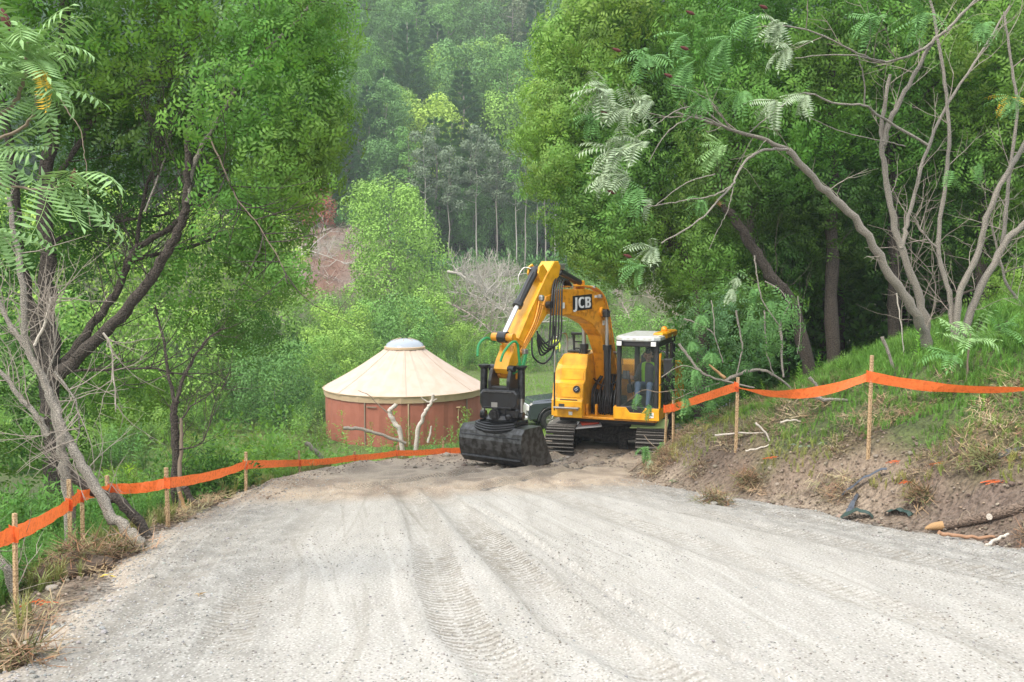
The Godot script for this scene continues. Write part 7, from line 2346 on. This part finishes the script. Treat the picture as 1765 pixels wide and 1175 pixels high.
func build_people() -> void:
	var shirt := C(.085, .095, .11)
	var jeans := C(.075, .125, .21)
	var boot := C(.03, .025, .02)
	# the operator, seated in the cab (in the excavator's frame, moved out to the world)
	var o := thing("person", "person in dark shirt, lime vest and jeans sitting at the controls in the excavator's cab", "person", EX_POS)
	o.rotation_degrees.y = EX_YAW
	var P := func(x: float, y: float, z: float) -> Vector3: return Vector3(.80 + x, y, .42 + z)
	var body := [[P.call(0, 1.66, -.02), P.call(0, 1.85, -.04), .15, .145, shirt], [P.call(0, 1.85, -.04), P.call(0, 2.06, -.05), .15, .165, shirt], [P.call(-.15, 2.11, -.05), P.call(.15, 2.11, -.05), .085, .085, shirt], [P.call(0, 2.12, -.05), P.call(0, 2.26, -.02), .06, .055, SKIN]]
	for s in [-1, 1]:
		body.append([P.call(s * .09, 1.65, 0), P.call(s * .14, 1.72, .44), .098, .075, jeans])
		body.append([P.call(s * .14, 1.72, .44), P.call(s * .13, 1.30, .58), .072, .05, jeans])
		body.append([P.call(s * .13, 1.24, .58), P.call(s * .14, 1.20, .74), .052, .042, boot])
		body.append([P.call(s * .20, 2.10, -.05), P.call(s * .27, 1.86, .06), .064, .05, shirt])
		body.append([P.call(s * .27, 1.86, .06), P.call(s * .285, 1.85, .30), .048, .036, shirt])
		body += hand_bones(P.call(s * .285, 1.85, .32), P.call(s * .30, 1.88, .40), Vector3(0, 1, 0), 1.0)
	var bm := mat(C(1, 1, 1), .75)
	obj("body", field_mesh(body, .016, .03), bm, o)
	obj("head", field_mesh(head_bones(P.call(0, 2.36, .01), 1.05, C(.022, .018, .015)), .009, .014), bm, o)
	var vest := [[P.call(0, 1.70, -.02), P.call(0, 1.88, -.03), .158, .158, C(1, 1, 1)], [P.call(0, 1.88, -.03), P.call(0, 2.06, -.04), .158, .172, C(1, 1, 1)], [P.call(-.10, 2.12, -.04), P.call(.10, 2.12, -.04), .088, .088, C(1, 1, 1)]]
	var vm := field_mesh(vest, .018, .03)
	# the vest hangs open: keep its two fronts and its back
	var keep := PackedInt32Array()
	for t in range(0, vm.idx.size(), 3):
		var c: Vector3 = (vm.v[vm.idx[t]] + vm.v[vm.idx[t + 1]] + vm.v[vm.idx[t + 2]]) / 3.0
		if c.z > .46 and c.x > .75 and c.x < .98: continue
		for e in 3: keep.append(vm.idx[t + e])
	vm.idx = keep
	obj("vest", vm, mat(C(.32, .80, .03), .6), o)
	# the worker far behind in yellow
	var w := thing("person", "distant worker in a yellow high-visibility jacket and white helmet beyond the excavator's side cover", "person", gp(2.8, 60.0))
	var yel := C(.72, .82, .06)
	var g := [[Vector3(0, .98, 0), Vector3(0, 1.2, 0), .15, .15, yel], [Vector3(0, 1.2, 0), Vector3(0, 1.36, 0), .15, .17, yel], [Vector3(-.16, 1.42, 0), Vector3(.16, 1.42, 0), .08, .08, yel], [Vector3(0, 1.42, 0), Vector3(0, 1.55, .01), .06, .055, SKIN]]
	for s in [-1, 1]:
		g.append([Vector3(s * .09, .95, 0), Vector3(s * .10, .5, .02), .10, .07, C(.05, .06, .09)])
		g.append([Vector3(s * .10, .5, .02), Vector3(s * .11, .1, 0), .068, .05, C(.05, .06, .09)])
		g.append([Vector3(s * .11, .06, -.03), Vector3(s * .12, .04, .15), .055, .042, boot])
		g.append([Vector3(s * .21, 1.42, 0), Vector3(s * .27, 1.14, -.02), .064, .052, yel])
		g.append([Vector3(s * .27, 1.14, -.02), Vector3(s * .26, .9, .07), .05, .038, yel])
		g += hand_bones(Vector3(s * .26, .88, .08), Vector3(s * .255, .80, .10), Vector3(0, 0, 1), 1.0)
	obj("body", field_mesh(g, .02, .03), bm, w)
	obj("head", field_mesh(head_bones(Vector3(0, 1.64, .02), 1.0, C(.03, .02, .015)), .011, .014), bm, w)
	part("helmet", M.white, w, func(b: MB) -> void: b.lathe(T(Vector3(0, 1.68, 0)), [Vector2(.14, 0), Vector2(.135, .015), Vector2(.12, .06), Vector2(.08, .105), Vector2(0, .125)], 18, true))
	part("reflective_band", M.white, w, func(b: MB) -> void:
		for y in [1.08, 1.25]: b.lathe(T(Vector3(0, y, 0)), [Vector2(.168, -.02), Vector2(.172, .02)], 18))
const EXPO := 3.0
const FOG := 0.00065
func build_all() -> void:
	M.pale_twig = mat(C(.38, .35, .31), .95)
	M.pale_wood_white = mat(C(.56, .52, .47), .85, 0.0, noise_tex(.05, [[.3, Color(.6, .56, .52)], [.5, Color(1, 1, 1)]], 256, 71), 4.0)
	M.log_bark = M.bark.duplicate()
	M.log_bark.albedo_color = srgb(C(.20, .145, .11))
	M.pole_bark = mat(C(.36, .335, .30), .9)
	make_plants()
	setup_boom()
	build_excavator()
	build_people()
	build_tent()
	build_truck()
	build_fences()
	build_woods()
	build_left_tree()
	build_left_stems()
	build_left_sumac()
	build_right_trees()
	build_right_sumac()
	build_fallen_branches()
	build_bank_plants()
	build_stones()
	build_litter()
func _ready() -> void:
	# ------------------------------------------------------------ camera, sky, sun, exposure
	var cam := Camera3D.new()
	cam.name = "camera"
	cam.position = EYE
	cam.rotation_degrees.x = -PITCH
	cam.fov = 2.0 * rad_to_deg(atan(587.5 / F))
	cam.near = .1
	cam.far = 900.0
	add_child(cam)
	var env := Environment.new()
	var sky := ProceduralSkyMaterial.new()
	sky.sky_top_color = Color(.87, .89, .92)
	sky.sky_horizon_color = Color(.95, .955, .96)
	sky.sky_curve = .2
	sky.ground_bottom_color = Color(.30, .32, .25)
	sky.ground_horizon_color = Color(.6, .62, .58)
	sky.sky_energy_multiplier = 1.0
	env.background_mode = Environment.BG_SKY
	env.sky = Sky.new()
	env.sky.sky_material = sky
	env.background_energy_multiplier = 1.0
	env.tonemap_mode = Environment.TONE_MAPPER_LINEAR
	env.tonemap_exposure = EXPO
	env.sdfgi_enabled = true
	env.ssao_enabled = true
	env.ssil_enabled = true
	if FOG > 0.0:
		env.fog_enabled = true
		env.fog_density = FOG
		env.fog_light_color = Color(.88, .92, .95)
	var we := WorldEnvironment.new()
	we.name = "environment"
	we.environment = env
	add_child(we)
	var sun := DirectionalLight3D.new()
	sun.name = "sun"
	sun.light_energy = .5
	sun.light_color = Color(1, .965, .91)
	sun.light_angular_distance = 14.0
	sun.rotation_degrees = Vector3(-52, -38, 0)
	sun.shadow_enabled = true
	add_child(sun)
	# ------------------------------------------------------------ the place
	rng.seed = 7
	nz.seed = 11
	nz.frequency = .12
	nz.fractal_octaves = 4
	nz2.seed = 5
	nz2.frequency = .5
	make_materials()
	build_land()
	build_all()
